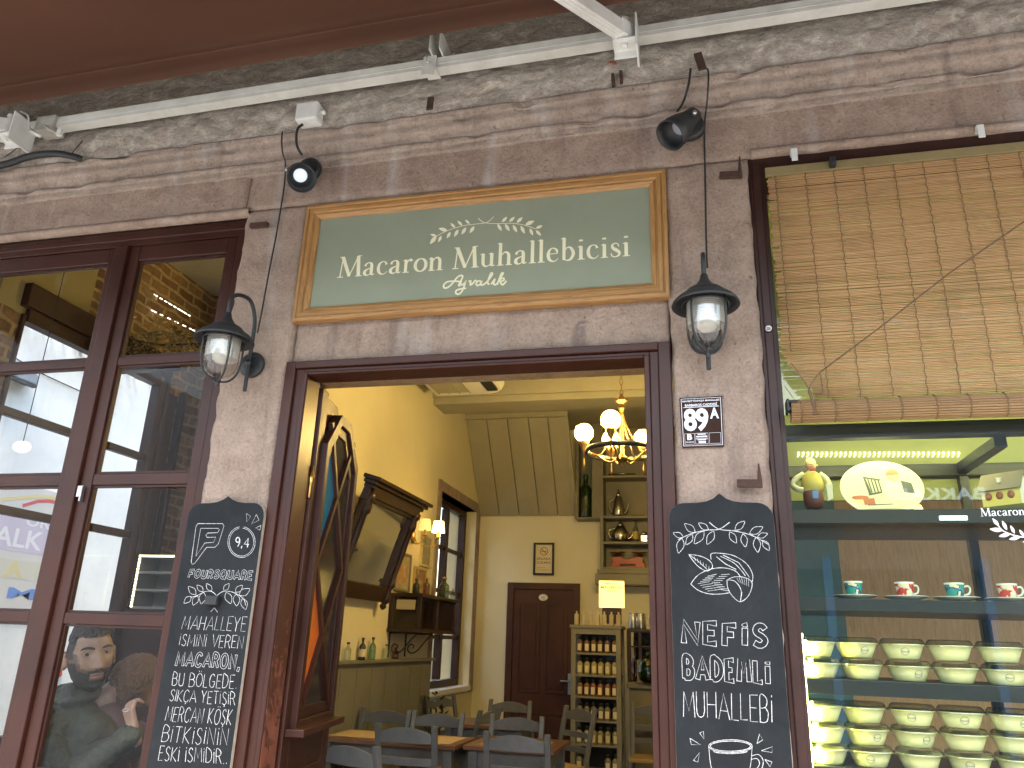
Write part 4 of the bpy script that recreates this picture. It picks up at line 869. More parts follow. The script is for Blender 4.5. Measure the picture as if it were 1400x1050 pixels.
# ---- the top shelf: figurine, oval plate, little lamp, toy house
Z0 = 2.0795
ck = thing('cook_figurine', 'painted cook figurine with a white towel on the arm and a blue pocket', 'figurine', (.418, .30, Z0))
M_SKIN_P = flat('painted_skin', (.62,.40,.24), .4); M_CRM = flat('painted_cream', (.74,.70,.52), .4); M_MAR = flat('painted_brown', (.16,.05,.035), .4)
m = MB(); m.lathe([(.0,.070),(.026,.072),(.036,.09),(.040,.108),(.036,.128),(.030,.145),(.018,.157),(.012,.163),(0,.165)], n=24, sy=.75); 
m.tube(spline([(.028,0,.150),(.050,-.004,.128),(.058,-.012,.100),(.052,-.026,.082)], 5), .0105, 10); m.tube(spline([(-.028,0,.150),(-.056,-.004,.132),(-.070,-.006,.110),(-.056,-.020,.090),(-.036,-.024,.086)], 5), .0105, 10); m.build('shirt', M_CRM, ck)
m = MB(); m.lathe([(.026,.078),(.0375,.091),(.0412,.108),(.0372,.128),(.031,.146),(.020,.156)], n=24, sy=.76, cap=False); m.build('waistcoat', flat('painted_yellow', (.60,.50,.12), .4), ck)
m = MB(); m.lathe([(.0,.020),(.030,.022),(.036,.05),(.036,.075),(.031,.088),(0,.09)], n=24, sy=.8); m.build('apron', M_MAR, ck)
m = MB(); m.box(-.008, .014, -.033, -.027, .052, .082); m.build('pocket', flat('painted_blue', (.14,.28,.55), .4), ck, bevel=.003)
m = MB(); m.tube([(-.014,0,.024),(-.015,-.004,.006),(-.016,-.014,.004)], [.012,.011,.009], 10); m.tube([(.014,0,.024),(.016,-.004,.006),(.017,-.014,.004)], [.012,.011,.009], 10); m.build('shoe_pair', flat('painted_green_grey', (.07,.10,.08), .4), ck)
m = MB(); m.sphere((0,-.002,.184), .0205, 20, 14, 0, (.92,1,1.18)); m.sphere((0,-.0235,.182), .0045, 8, 6); m.sphere((-.021,0,.182), .005, 8, 6); m.sphere((.021,0,.182), .005, 8, 6); m.lathe([(.010,.158),(.010,.170)], n=12); m.build('head', M_SKIN_P, ck)
m = MB(); m.sphere((0,.004,.191), .0215, 20, 10, 0, (.95,1,1)); m.build('hair', flat('painted_grey_hair', (.52,.50,.40), .6), ck)
m = MB(); m.box(-.012, .012, -.026, -.0225, .1745, .1775); m.build('moustache', flat('painted_white', (.6,.57,.5), .5), ck, bevel=.001)
m = MB(); m.box(-.011, .011, -.030, -.024, .156, .166); m.build('bow_tie', flat('painted_red', (.45,.05,.03), .4), ck, bevel=.002)
m = MB(); m.prism([(.040,.104),(.064,.106),(.062,.05),(.042,.04)], lambda u, v, k: Vector((u, k, v)), -.040, -.030); m.build('towel', M_CRM, ck, bevel=.003)

op = thing('oval_plate', 'pale oval wall plate painted with a child at a set table', 'plate', (.670, .36, Z0))
lean = Matrix.Rotation(R(-9), 4, 'X'); m = MB(); n_ = 48
pl = lambda rx, rz_, y: [lean @ Vector((rx*math.cos(2*math.pi*k/n_), y, .109+rz_*math.sin(2*math.pi*k/n_))) for k in range(n_)]
rings_ = [pl(.140,.103,.004), pl(.1455,.1085,-.003), pl(.1440,.107,-.0045), pl(.138,.101,-.002), pl(.130,.094,.0)]
vs = sum(rings_, []); fs = [(i*n_+k, i*n_+(k+1) % n_, (i+1)*n_+(k+1) % n_, (i+1)*n_+k) for i in range(4) for k in range(n_)]+[tuple(range(n_)), tuple(4*n_+k for k in range(n_))]
m.add(vs, fs, 0, True); m.build('plate', flat('pale_glaze', (.66,.66,.54), .18), op)
m = MB(); P_ = lambda u, v: lean @ Vector((u, -.0008, .109+v))
def patch(pts, mi, lift): m.poly([P_(*q) for q in pts], lift, (0,-1,0), mi)
patch([(-.10,-.035),(.10,-.030),(.088,-.055),(.05,-.078),(-.05,-.078),(-.09,-.052)], 0, .0004)
patch(arcp(.040,-.005,.034,.040,0,360,20)[:-1], 1, .0006); patch(arcp(.045,.048,.021,.022,0,360,18)[:-1], 2, .0008); patch([(.024,.050)]+arcp(.045,.052,.023,.022,175,5,10), 3, .0010)
patch([(-.060,.048),(-.052,.046),(-.035,-.025),(-.045,-.025)], 4, .0007); patch([(-.060,.048),(.0,.036),(.0,.030),(-.058,.040)], 4, .0008); patch([(-.048,-.02),(.0,-.012),(.0,-.018),(-.046,-.028)], 4, .0008)
for k in range(4): patch([(-.046+.012*k,.040-.002*k),(-.041+.012*k,.039-.002*k),(-.032+.011*k,-.016+.001*k),(-.037+.011*k,-.016+.001*k)], 4, .0009)
patch([(.070,.030),(.105,.020),(.112,-.02),(.075,-.015)], 4, .0007); patch([(-.070,-.040),(-.030,-.038),(-.028,-.066),(-.066,-.064)], 5, .0009); patch(arcp(-.078,-.035,.03,.008,0,360,14)[:-1], 5, .0010); patch([(-.055,-.063),(.03,-.060),(.03,-.063),(-.055,-.067)], 4, .0012)
m.build('painted_picture', [flat('paint_cream_table', (.66,.64,.46), .3), flat('paint_cream_shirt', (.72,.72,.60), .3), flat('paint_face', (.60,.42,.28), .3), flat('paint_brown_hair', (.20,.10,.05), .3), flat('paint_slate', (.10,.11,.12), .3), flat('paint_rust', (.45,.14,.06), .3)], op, recalc=False)

tl = thing('table_lamp', 'small lit lamp with a glowing amber shade beside the oval plate', 'lamp', (.806, .46, Z0))
MB().lathe([(.012,.022),(.026,.022),(.012,.058),(.008,.058)], n=20, cap=True).build('lamp_shade', emit('amber_shade', (1.0,.62,.16), .7), tl); MB().lathe([(.014,0),(.014,.004),(.004,.008),(.004,.023)], n=14).build('lamp_base', M_BRASS, tl)
hs = thing('toy_house', 'little yellow and white cardboard house with a grey gabled roof', 'toy house', (1.052, .30, Z0), None, R(-42)); hs.scale = (.74, .80, .84)
M_YEL = flat('yellow_card', (.72,.62,.18), .6); M_WCARD = flat('white_card', (.74,.73,.68), .6); M_RCARD = flat('grey_roof_card', (.25,.22,.19), .7)
m = MB(); m.box(-.085, .085, -.045, .045, .028, .105); m.build('wall', M_YEL, hs)
m = MB(); m.prism([(-.0452,.028),(.0452,.028),(.0452,.104),(0,.166),(-.0452,.104)], lambda u, v, k: Vector((k, u, v)), .0853, .0875)
m.build('gable', M_WCARD, hs)
m = MB(); m.prism([(-.058,.094),(0,.172),(.058,.094),(.053,.091),(0,.162),(-.053,.091)], lambda u, v, k: Vector((k, u, v)), -.095, .094); m.build('roof', M_RCARD, hs)
m = MB(); m.box(-.092, .092, -.052, .052, .0, .028); m.build('base', flat('olive_card', (.12,.13,.06), .6), hs)
m = MB()
for x_ in (-.055, -.005, .045): m.lathe([(0,0),(.016,0),(.016,.002),(0,.002)], (x_, -.045, .070), 20, (0,-1,0))
m.build('round_window', flat('rust_print', (.35,.13,.08), .6), hs); m = MB(); m.box(-.008, .008, -.046, -.028, .125, .142); m.box(-.010, .010, -.047, -.03, .142, .146); m.build('dormer', M_WCARD, hs)
# ---- lettering on the window glass
m = MB(); a, b_ = at(1341, 706, .0585), at(1402, 704, .0585); tw = sum(SER[c][0]+.06 for c in 'Macaron')-.06
serif_text(m, 'Macaron Muhallebicisi', a, (b_-a).normalized(), (0,0,1), (b_-a).length/tw)
Zd = zoom(1300, 620, 7.5, .0585)
for i, q in enumerate((((495,745),(425,665)),((575,785),(525,690)),((655,822),(610,738)),((750,850),(700,780)),((530,790),(400,775)),((610,825),(492,850)),((710,858),(595,880)),((850,880),(735,910)),((830,870),(790,810)))): full_leaf(*q, Zd, .0004+.00001*i, .17)
m.ribbon([Zd(q) for q in spline([(480,735),(530,790),(620,830),(720,855),(900,885)], 5)], .0035, .0006)
m.build('window_lettering', flat('white_vinyl', (.78,.79,.78), .5), cas, recalc=False)
# ================================================================ inside the shop
XL, YBK, ZC, ZF = -2.62, 6.47, 4.12, .2
def plaster(name, c1, c2, bmp=.12):
    m, t, b = mat(name); v = coord(t); n = nz(t, v, 1.6, 6, .6, .3); n2 = nz(t, v, 30, 6, .7)
    t.links.new(ramp(t, n, [(.3, c2), (.7, c1)]), b.inputs['Base Color']); setp(b, None, .8, 0, .3); bump(t, b, n2, bmp, .006); return m
M_YPL = plaster('yellow_plaster', (.72,.645,.42), (.67,.595,.38)); M_CPL = plaster('cream_plaster', (.78,.72,.52), (.73,.67,.47))
M_OLIVE = worn('olive_grey_paint', (.215,.20,.145), (.175,.16,.115), .5, 5, .5, .08); M_GREY = worn('grey_chair_paint', (.140,.140,.130), (.10,.10,.092), .45, 14, .5, .1)
M_CEIL = worn('painted_ceiling_boards', (.40,.37,.26), (.34,.31,.21), .6, 4, .5, .08)
st = lambda o, lab=None: tag(o, None, None, None, 'structure')
st(MB().box(-3.7, 3.3, .36, 6.9, -.05, ZF).build('floor', wood('plank_floor', (.16,.08,.04), (.08,.035,.018), 'y', .35)))
m = MB(); m.box(-3.9, 3.4, .36, 6.9, ZC, ZC+.12); st(m.build('ceiling', M_CEIL))
# left wall with a deep window opening
m = MB(); WY0, WY1, WZ0, WZ1 = 4.93, 6.30, 1.10, 3.08
m.box(XL-.34, XL, 2.15, WY0, ZF, ZC); m.box(XL-.34, XL, WY1, YBK, ZF, ZC); m.box(XL-.34, XL, WY0, WY1, ZF, WZ0); m.box(XL-.34, XL, WY0, WY1, WZ1, ZC); st(m.build('left_wall', M_YPL))
m = MB(); m.box(XL-.34, -1.43, YBK, YBK+.3, ZF, ZC); m.box(-1.43, 3.3, YBK, YBK+.3, ZF, ZC); st(m.build('back_wall', M_CPL))
st(MB().box(3.1, 3.4, .36, YBK, ZF, ZC).build('right_wall', M_YPL))
M_MASON = None
def masonry():
    m, t, b = mat('warm_masonry'); tc = nd(t, 'ShaderNodeTexCoord'); sp = nd(t, 'ShaderNodeSeparateXYZ'); t.links.new(tc.outputs['Object'], sp.inputs[0])
    cb = nd(t, 'ShaderNodeCombineXYZ'); t.links.new(mth(t, 'ADD', sp.outputs[0], sp.outputs[1]), cb.inputs[0]); t.links.new(sp.outputs[2], cb.inputs[1])
    nn = nd(t, 'ShaderNodeTexNoise'); nn.inputs['Scale'].default_value = 5; t.links.new(tc.outputs['Object'], nn.inputs['Vector']); s_ = nd(t, 'ShaderNodeVectorMath'); s_.operation = 'SCALE'; s_.inputs['Scale'].default_value = .07; t.links.new(nn.outputs['Color'], s_.inputs[0])
    a = nd(t, 'ShaderNodeVectorMath'); a.operation = 'ADD'; t.links.new(cb.outputs[0], a.inputs[0]); t.links.new(s_.outputs[0], a.inputs[1])
    br = nd(t, 'ShaderNodeTexBrick'); t.links.new(a.outputs[0], br.inputs['Vector'])
    for k, v_ in (('Scale', 1.0), ('Mortar Size', .016), ('Mortar Smooth', .6), ('Brick Width', .19), ('Row Height', .075), ('Bias', 0)): br.inputs[k].default_value = v_
    br.inputs['Color1'].default_value = (.15,.085,.04,1); br.inputs['Color2'].default_value = (.27,.17,.085,1); br.inputs['Mortar'].default_value = (.36,.27,.14,1)
    c = mixc(t, .6, br.outputs['Color'], ramp(t, nz(t, coord(t), 26, 7, .7), [(.3, (.45,.4,.35)), (.7, (1.25,1.25,1.2))]), 'MULTIPLY')
    t.links.new(c, b.inputs['Base Color']); setp(b, None, .9); bump(t, b, mth(t, 'SUBTRACT', nz(t, coord(t), 30, 6, .7), br.outputs['Fac']), .6, .02); return m
M_MASON = masonry()
# alcove behind the left window: side wall with its own window, masonry end wall
XS = -3.66
m = MB(); m.box(XS-.05, XS, .36, .52, ZF, 3.261); m.box(XS-.05, XS, 1.76, 2.15, ZF, ZC); m.box(XS-.05, XS, .98, 1.76, 3.26, ZC); m.box(XS-.05, XS, .52, 1.76, ZF, .95); st(m.build('side_wall', M_MASON))
m = MB(); m.box(XS, XL-.0, 2.15, 2.4, ZF, ZC) if 0 else m.box(XS-.3, XL-.34, 2.15, 2.4, ZF, ZC); st(m.build('alcove_wall', M_MASON))
st(MB().box(XS-.05, XS, .36, .98, 3.262, ZC).build('upper_side_wall', plaster('olive_plaster', (.34,.29,.13), (.28,.23,.10)))) if 1 else 0
sw = thing('side_window', 'brown side window with glazing bars looking onto the white house', 'window', (0,0,0)); sw['kind'] = 'thing'
m = MB(); m.box(XS-.045, XS+.02, .52, .545, .95, 3.26); m.box(XS-.048, XS+.03, 1.70, 1.762, .95, 3.26); m.box(XS-.045, XS+.03, .545, 1.70, 3.22, 3.30); m.box(XS-.045, XS+.02, .545, 1.70, .95, 1.03)
for z in (2.705, 2.185, 1.655): m.box(XS-.03, XS+.012, .545, 1.70, z-.024, z+.024)
m.box(XS-.02, XS+.05, .50, 1.78, 3.30, 3.44); m.box(XS, XS+.04, 1.764, 1.79, .9, 3.3); m.box(XS, XS+.03, 1.80, 1.90, .9, 3.2); m.box(XS, XS+.05, 1.94, 1.98, .9, 3.25)
m.build('frame', M_BROWN2, sw, bevel=.005)
MB().add([(XS-.02, .545, .95), (XS-.02, 1.70, .95), (XS-.02, 1.70, 3.2), (XS-.02, .545, 3.2)], [(0,1,2,3)]).build('pane', M_GLASS, sw, recalc=False)
tag(MB().box(-3.1, XL-.01, 2.10, 2.149, ZF, 3.0).build('panelling', M_BROWN2, bevel=.004), 'dark brown wall panelling behind the left window', 'panelling')
# ceiling beams and the boarded slope over the back wall
m = MB(); m.box(XL, 3.1, 4.50, 4.86, 3.90, ZC); m.box(XL, 3.1, 4.46, 4.50, 3.965, ZC); m.box(XL, 3.1, 4.86, 4.92, 4.0, ZC); st(m.build('ceiling_beam', M_CEIL, bevel=.006))
m = MB(); a, b_ = Vector((0, 5.66, 4.10)), Vector((0, YBK-.002, 3.06)); n_ = (b_-a).cross(Vector((1,0,0))).normalized()
xs = [XL, -2.37, -2.12, -1.87, -1.64, -1.44]
for i in range(5): m.bar(a+Vector(((xs[i]+xs[i+1])/2, 0, 0)), b_+Vector(((xs[i]+xs[i+1])/2, 0, 0)), xs[i+1]-xs[i]-.010, .03, n_)
m.bar(a+Vector((-1.425, -.01, 0)), b_+Vector((-1.425, -.01, 0)), .05, .06, n_)
m.bar(a+Vector((-2.03, .03, .012)), b_+Vector((-2.03, .03, .012)), 1.18, .02, n_)
tag(m.build('boarded_soffit', M_CEIL, bevel=.003), 'sloping olive boarded soffit above the back wall and the brown door', 'soffit')
m = MB(); m.box(XL, -1.4, 5.62, 5.68, 4.06, ZC-.001); st(m.build('ceiling_trim', M_CEIL))

# ---- back door, its sign and the framed notice
dr = thing('panel_door', 'dark brown panelled door in the back wall', 'door', (-1.80, YBK, ZF))
m = MB(); D = (-.43, .43, 2.065)
M_BDOOR = brown_paint('red_brown_door_paint', (.080,.029,.018), (.058,.021,.013), .42); frame_rect(m, D[0], D[1], 0, D[2], .075, -.045, -.001, False); m.build('door_frame', M_BDOOR, dr, bevel=.004)
m = MB(); m.box(-.353, .353, -.03, -.004, .01, 1.988)
for x0_, x1_ in ((-.29, -.03), (.03, .29)):
    for z0_, z1_ in ((.86, 1.84), (.14, .66)): frame_rect(m, x0_, x1_, z0_, z1_, .02, -.04, -.0302); m.box(x0_+.05, x1_-.05, -.036, -.0301, z0_+.05, z1_-.05)
m.build('leaf', M_BDOOR, dr, bevel=.004)
m = MB(); m.box(.30, .335, -.036, -.0305, .86, 1.08); m.tube([(.318,-.036,1.0),(.318,-.075,1.0),(.305,-.08,1.0),(.22,-.08,1.0)], .008, 8); m.build('handle', M_STEEL, dr)
m = MB(); m.lathe([(0,0),(.052,0),(.054,.004),(.050,.008),(0,.009)], (.0, -.031, 1.90), 28, (0,-1,0), sy=.72); ob = m.build('oval_sign', flat('white_enamel', (.80,.78,.70), .3), dr)
m = MB(); font_mb('WC', quad_map((-.02,-.0405,1.885),(.02,-.0405,1.885),(-.02,-.0405,1.915),(.02,-.0405,1.915)), .01, .0005, mb=m); m.build('oval_sign_lettering', flat('grey_letter', (.3,.28,.26), .5), dr, recalc=False)
ns = thing('no_smoking_notice', 'framed no smoking notice on the cream wall above the brown door', 'notice', (0,0,0))
q = [at(729,786,YBK-.03), at(757,785,YBK-.03), at(727,742,YBK-.03), at(756,742,YBK-.03)]; qm2 = quad_map(*q)
m = MB(); X0, X1, Z0_, Z1_ = q[0].x, q[1].x, q[0].z, q[2].z; frame_rect(m, X0, X1, Z0_, Z1_, .022, YBK-.04, YBK-.004); m.build('frame', M_BLACK, ns)
MB().box(X0+.021, X1-.021, YBK-.024, YBK-.004, Z0_+.021, Z1_-.021).build('card', flat('cream_card', (.74,.64,.42), .6), ns)
m = MB(); yq = YBK-.0245; xc = (X0+X1)/2; m.ribbon([Vector((xc+.045*math.cos(a/24*2*math.pi), yq, Z1_-.10+.045*math.sin(a/24*2*math.pi))) for a in range(24)], .009, .0004, closed=True); m.ribbon([(xc-.03, yq, Z1_-.07), (xc+.03, yq, Z1_-.13)], .009, .0006); m.ribbon([(xc-.03, yq, Z1_-.10), (xc+.03, yq, Z1_-.10)], .010, .0008)
w_ = (X1-X0)-.075
for i, tx in enumerate(('SİGARA', 'İÇİLMEZ')): z = Z1_-.20-.048*i; font_mb(tx, quad_map((xc-w_/2, yq, z), (xc+w_/2, yq, z), (xc-w_/2, yq, z+.036), (xc+w_/2, yq, z+.036)), .02, .0004, mb=m)
for i in range(3): m.ribbon([(xc-w_/2, yq, Z0_+.05+.018*i), (xc+w_/2-.03*i, yq, Z0_+.05+.018*i)], .003, .0004)
m.build('lettering', flat('brown_ink', (.30,.17,.07), .6), ns, recalc=False)

# ---- air conditioner under the ceiling
ac = thing('air_conditioner', 'white ceiling air conditioner with a slatted grille above the doorway view', 'air conditioner', (0,0,0))
m = MB(); m.prism([(-2.45,3.86),(-1.92,3.86),(-1.84,3.87),(-1.79,3.90),(-1.765,3.95),(-1.77,4.09),(-2.45,4.09)], lambda u, v, k: Vector((u, k, v)), 2.95, 4.12); m.build('body', flat('white_plastic', (.74,.72,.64), .4), ac, bevel=.012)
m = MB(); m.box(-1.90, -1.80, 3.0, 4.0, 3.852, 3.874, M=None); m.build('outlet', M_BLACK, ac)
m = MB(); 
for i in range(26): y = 3.35+.026*i; m.box(-2.39, -2.08, y, y+.014, 3.853, 3.8585)
for x_ in (-2.395, -2.29, -2.185, -2.08): m.box(x_-.006, x_+.006, 3.34, 4.04, 3.851, 3.8575)
m.build('grille', flat('grey_plastic', (.36,.33,.25), .5), ac)

# ---- wainscot with its ledge of little bottles
wn = thing('wainscot', 'olive wooden wall panelling with a ledge along the yellow wall', 'panelling', (0,0,0))
m = MB(); m.box(XL+.001, XL+.035, 2.2, 4.86, ZF, 1.40)
for k in range(9): m.box(XL+.035, XL+.040, 2.25+.29*k, 2.25+.29*k+.275, ZF+.12, 1.36)
m.build('panel', M_OLIVE, wn, bevel=.003); MB().box(XL+.001, XL+.075, 2.19, 4.875, 1.40, 1.425).build('ledge', M_OLIVE, wn, bevel=.004)
M_BOT = {'green': glass_mat('green_bottle_glass', (.45,.62,.45), .12, .05), 'clear': glass_mat('clear_bottle_glass', (.80,.84,.76), .14, .05), 'brown': glass_mat('brown_bottle_glass', (.55,.32,.12), .12, .05), 'dark': flat('dark_bottle', (.02,.025,.02), .15)}
def bottle_mesh(h, r, nk=.35): return [(0,0),(r*.92,0),(r,h*.04),(r,h*(.60)),(r*.8,h*.69),(r*nk,h*.78),(r*nk,h*.94),(r*nk*1.2,h*.95),(r*nk*1.2,h),(0,h)]
def bottle(loc, h, r, mt, label, group, cap=None, lab=None, nk=.35):
    t = thing('bottle', label, 'bottle', loc, group); MB().lathe(bottle_mesh(h, r, nk), n=18).build('glass', mt, t)
    if lab: MB().lathe([(r*1.02,h*.15),(r*1.02,h*.5)], n=18, cap=False).build('label', lab, t)
    if cap: MB().lathe([(0,h*.93),(r*nk*1.35,h*.93),(r*nk*1.35,h*1.03),(0,h*1.03)], n=12).build('cap', cap, t)
    return t
M_PAPER = flat('cream_paper', (.62,.54,.34), .7)
for px_, py_, h, mt, tx in ((475,900,.125,'clear','small clear bottle with dark cap at the near end of the olive ledge'), (495,898,.16,'dark','dark labelled bottle on the olive ledge'), (509,898,.165,'green','pale green bottle on the olive ledge'), (528,899,.115,'clear','little stemmed glass bottle on the olive ledge'), (541,899,.09,'brown','smallest brown bottle on the olive ledge')):
    p = atx(px_, py_, XL+.045); bottle((XL+.042, p.y, 1.4255), h, .026, M_BOT[mt], tx, 'little bottles on the olive ledge', M_BLACK, M_PAPER if mt == 'dark' else None)

# ---- tilted wall mirror in a carved frame
mr = thing('wall_mirror', 'large dark carved mirror tilted forward on the yellow wall', 'mirror', (0,0,0))
B0, T0 = Vector((-2.575, 0, 1.88)), Vector((-2.315, 0, 2.74)); mu = (T0-B0).normalized(); Lm = (T0-B0).length; mn = Vector((mu.z, 0, -mu.x))
my0, my1 = 2.42, 3.46
def mp(y, s_, d): return B0+mu*s_+mn*d+Vector((0, y, 0))
def mbox(m, y0, y1, s0, s1, d0, d1):
    m.add([mp(y, s_, d) for y in (y0, y1) for s_ in (s0, s1) for d in (d0, d1)], [(0,1,3,2),(4,6,7,5),(0,4,5,1),(2,3,7,6),(0,2,6,4),(1,5,7,3)])
m = MB(); mbox(m, my0, my1, 0, .12, 0, .05); mbox(m, my0, my0+.10, .12, .70, 0, .045); mbox(m, my1-.10, my1, .12, .70, 0, .045); mbox(m, my0, my1, .70, Lm-.05, 0, .055)
mbox(m, my0+.03, my1-.03, .73, .80, .055, .075)
m.build('frame', M_WALNUT, mr, bevel=.006)
m = MB(); mbox(m, my0-.06, my1+.07, Lm-.05, Lm-.02, -.01, .13); mbox(m, my0-.04, my1+.05, Lm-.08, Lm-.05, -.005, .10); mbox(m, my0-.02, my1+.03, Lm-.11, Lm-.08, 0, .075); m.build('cornice', M_WALNUT, mr, bevel=.006)
for y in (my0+.05, my1-.05):
    m = MB(); c0 = mp(y, -.06, .05); m.lathe([(0,0),(.018,.01),(.03,.03),(.018,.05),(.034,.07),(.04,.10),(.03,.14),(.022,.17),(.036,.20),(.036,.22),(.024,.24),(.028,.45),(.024,.66),(.04,.68),(.04,.72),(.03,.76),(.044,.78),(.044,.82),(0,.83)], c0, 20, mu); m.build('turned_post', M_WALNUT, mr)
m = MB(); m.add([mp(my0+.10, .12, .02), mp(my1-.10, .12, .02), mp(my1-.10, .70, .02), mp(my0+.10, .70, .02)], [(0,1,2,3)]); m.build('mirror_glass', flat('silvered_glass', (.72,.72,.68), .03, 1), mr)

# ---- wall sconce
sn = thing('wall_sconce', 'brass wall sconce with small lit fabric shades beside the mirror', 'wall lamp', (0,0,0))
y0 = 4.18; p1 = Vector((-2.44, 4.02, 2.56)); p2 = Vector((-2.40, 4.28, 2.575))
m = MB(); m.lathe([(0,0),(.04,0),(.045,.01),(.03,.02),(0,.025)], (XL+.002, y0, 2.50), 20, (1,0,0), sx=1.4)
for p in (p1, p2): m.tube(spline([(XL+.02, y0, 2.50), (XL+.06, (y0+p.y)/2, 2.43), (p.x-.03, p.y, 2.43), (p.x, p.y, 2.47), (p.x, p.y, 2.50)], 6), .006, 8); m.lathe([(0,0),(.028,.004),(.03,.01),(.012,.014),(.012,.06),(0,.06)], p-Vector((0,0,.075)), 14)
m.build('arm', M_BRASS, sn)
def shade_mat(name, st_): return emit(name, (1.0,.70,.24), st_)
MB().lathe([(.062,-.02),(.048,.085)], p2, 24, cap=False).build('lamp_shade', shade_mat('lit_shade', 1.1), sn); MB().lathe([(.058,-.02),(.045,.08)], p1, 24, cap=False).build('lamp_shade', shade_mat('dim_shade', .12), sn)

# ---- framed pictures on the left wall
def picture(y0, y1, z0, z1, mts, label, x=XL, lean=0):
    t = thing('framed_picture', label, 'picture', (0,0,0), 'small framed pictures on the yellow wall')
    m = MB(); m.box(x+.001, x+.022, y0, y1, z0, z0+.02); m.box(x+.001, x+.022, y0, y1, z1-.02, z1); m.box(x+.001, x+.0215, y0, y0+.02, z0+.02, z1-.02); m.box(x+.001, x+.0215, y1-.02, y1, z0+.02, z1-.02); m.build('frame', mts[0], t); MB().box(x+.001, x+.012, y0+.02, y1-.02, z0+.02, z1-.02).build('print', mts[1], t)
def printm(name, a, b_, c_):
    m, t, b = mat(name); n = nz(t, coord(t), 9, 4, .6, .6); t.links.new(ramp(t, n, [(.35, a), (.5, b_), (.62, c_)]), b.inputs['Base Color']); setp(b, None, .5); return m
PR1 = printm('faded_print', (.50,.42,.22), (.34,.27,.14), (.52,.16,.08)); PR2 = printm('tall_print', (.30,.28,.18), (.22,.22,.16), (.45,.38,.22)); PR3 = printm('cluttered_print', (.45,.33,.13), (.20,.10,.05), (.55,.45,.25))
picture(3.80, 4.16, 1.99, 2.33, (M_OLIVE, PR1), 'faded print in a thin frame above the wall cabinet', XL)
picture(4.42, 4.70, 2.26, 2.56, (flat('pale_gold_frame', (.55,.45,.22), .4), PR2), 'tall narrow picture in a pale frame below the sconce', XL)
picture(4.27, 4.60, 1.98, 2.24, (flat('gold_frame', (.50,.36,.12), .4), PR3), 'busy gold framed picture standing on the wall cabinet', XL)
# ---- glazed wall cabinet on scroll brackets
wc = thing('wall_cabinet', 'small dark glazed wooden cabinet on scrolled iron brackets', 'cabinet', (0,0,0))
y0, y1, x0_, x1_, z0_, z1_ = 3.74, 4.74, XL+.001, -2.33, 1.645, 1.965
m = MB(); m.box(x0_, x1_+.02, y0-.02, y1+.02, z1_-.03, z1_); m.box(x0_, x1_+.01, y0-.01, y1+.01, z0_, z0_+.03); m.box(x0_, x0_+.015, y0, y1, z0_+.03, z1_-.03)
for y in (y0, y0+.46, y1-.035): m.box(x1_-.035, x1_, y, y+.035, z0_+.03, z1_-.03)
m.box(x0_+.015, x1_-.035, y1-.02, y1, z0_+.03, z1_-.03); m.box(x0_+.016, x0_+.05, y0, y0+.03, z0_+.03, z1_-.03); m.build('case', M_WALNUT, wc, bevel=.003)
m = MB(); m.add([(x1_-.015, y0+.035, z0_+.03), (x1_-.015, y1-.035, z0_+.03), (x1_-.015, y1-.035, z1_-.03), (x1_-.015, y0+.035, z1_-.03)], [(0,1,2,3)]); m.add([(x0_+.05, y0+.012, z0_+.03), (x1_-.035, y0+.012, z0_+.03), (x1_-.035, y0+.012, z1_-.03), (x0_+.05, y0+.012, z1_-.03)], [(0,1,2,3)]); m.build('pane', M_CLEAR, wc, recalc=False)
m = MB(); m.box(x0_+.07, x1_-.05, y0-.004, y0+.006, 1.83, 1.91); m.build('paper_card', flat('old_card', (.42,.36,.22), .7), wc)
for y in (y0+.06, y0+.45):
    m = MB(); m.tube([(XL+.006, y, 1.645), (XL+.006, y, 1.44)], .008, 6); m.tube([(XL+.006, y, 1.638), (XL+.25, y, 1.638)], .008, 6); m.tube(spline([(XL+.25, y, 1.632), (XL+.20, y, 1.585), (XL+.13, y, 1.50), (XL+.07, y, 1.47), (XL+.03, y, 1.50), (XL+.05, y, 1.545), (XL+.085, y, 1.535), (XL+.08, y, 1.51)], 6), .006, 6); m.build('scroll_bracket', M_IRON, wc)
for i, (y, x_, h, r_, mt, tx) in enumerate(((4.62, -2.42, .20, .05, 'green', 'squat green bottle on the far end of the wall cabinet'), (4.52, -2.36, .11, .022, 'clear', 'small clear bottle beside the squat green one'), (4.05, -2.40, .15, .03, 'brown', 'amber bottle in front of the faded print on the wall cabinet'), (3.92, -2.45, .13, .03, 'dark', 'dark bottle at the near end of the wall cabinet top'), (4.71, -2.36, .10, .03, 'clear', 'clear jar at the far corner of the wall cabinet top'))):
    bottle((x_, y, z1_+.0005), h, r_, M_BOT[mt], tx, 'bottles on the wall cabinet', M_BLACK if i == 3 else M_BRASS, None)
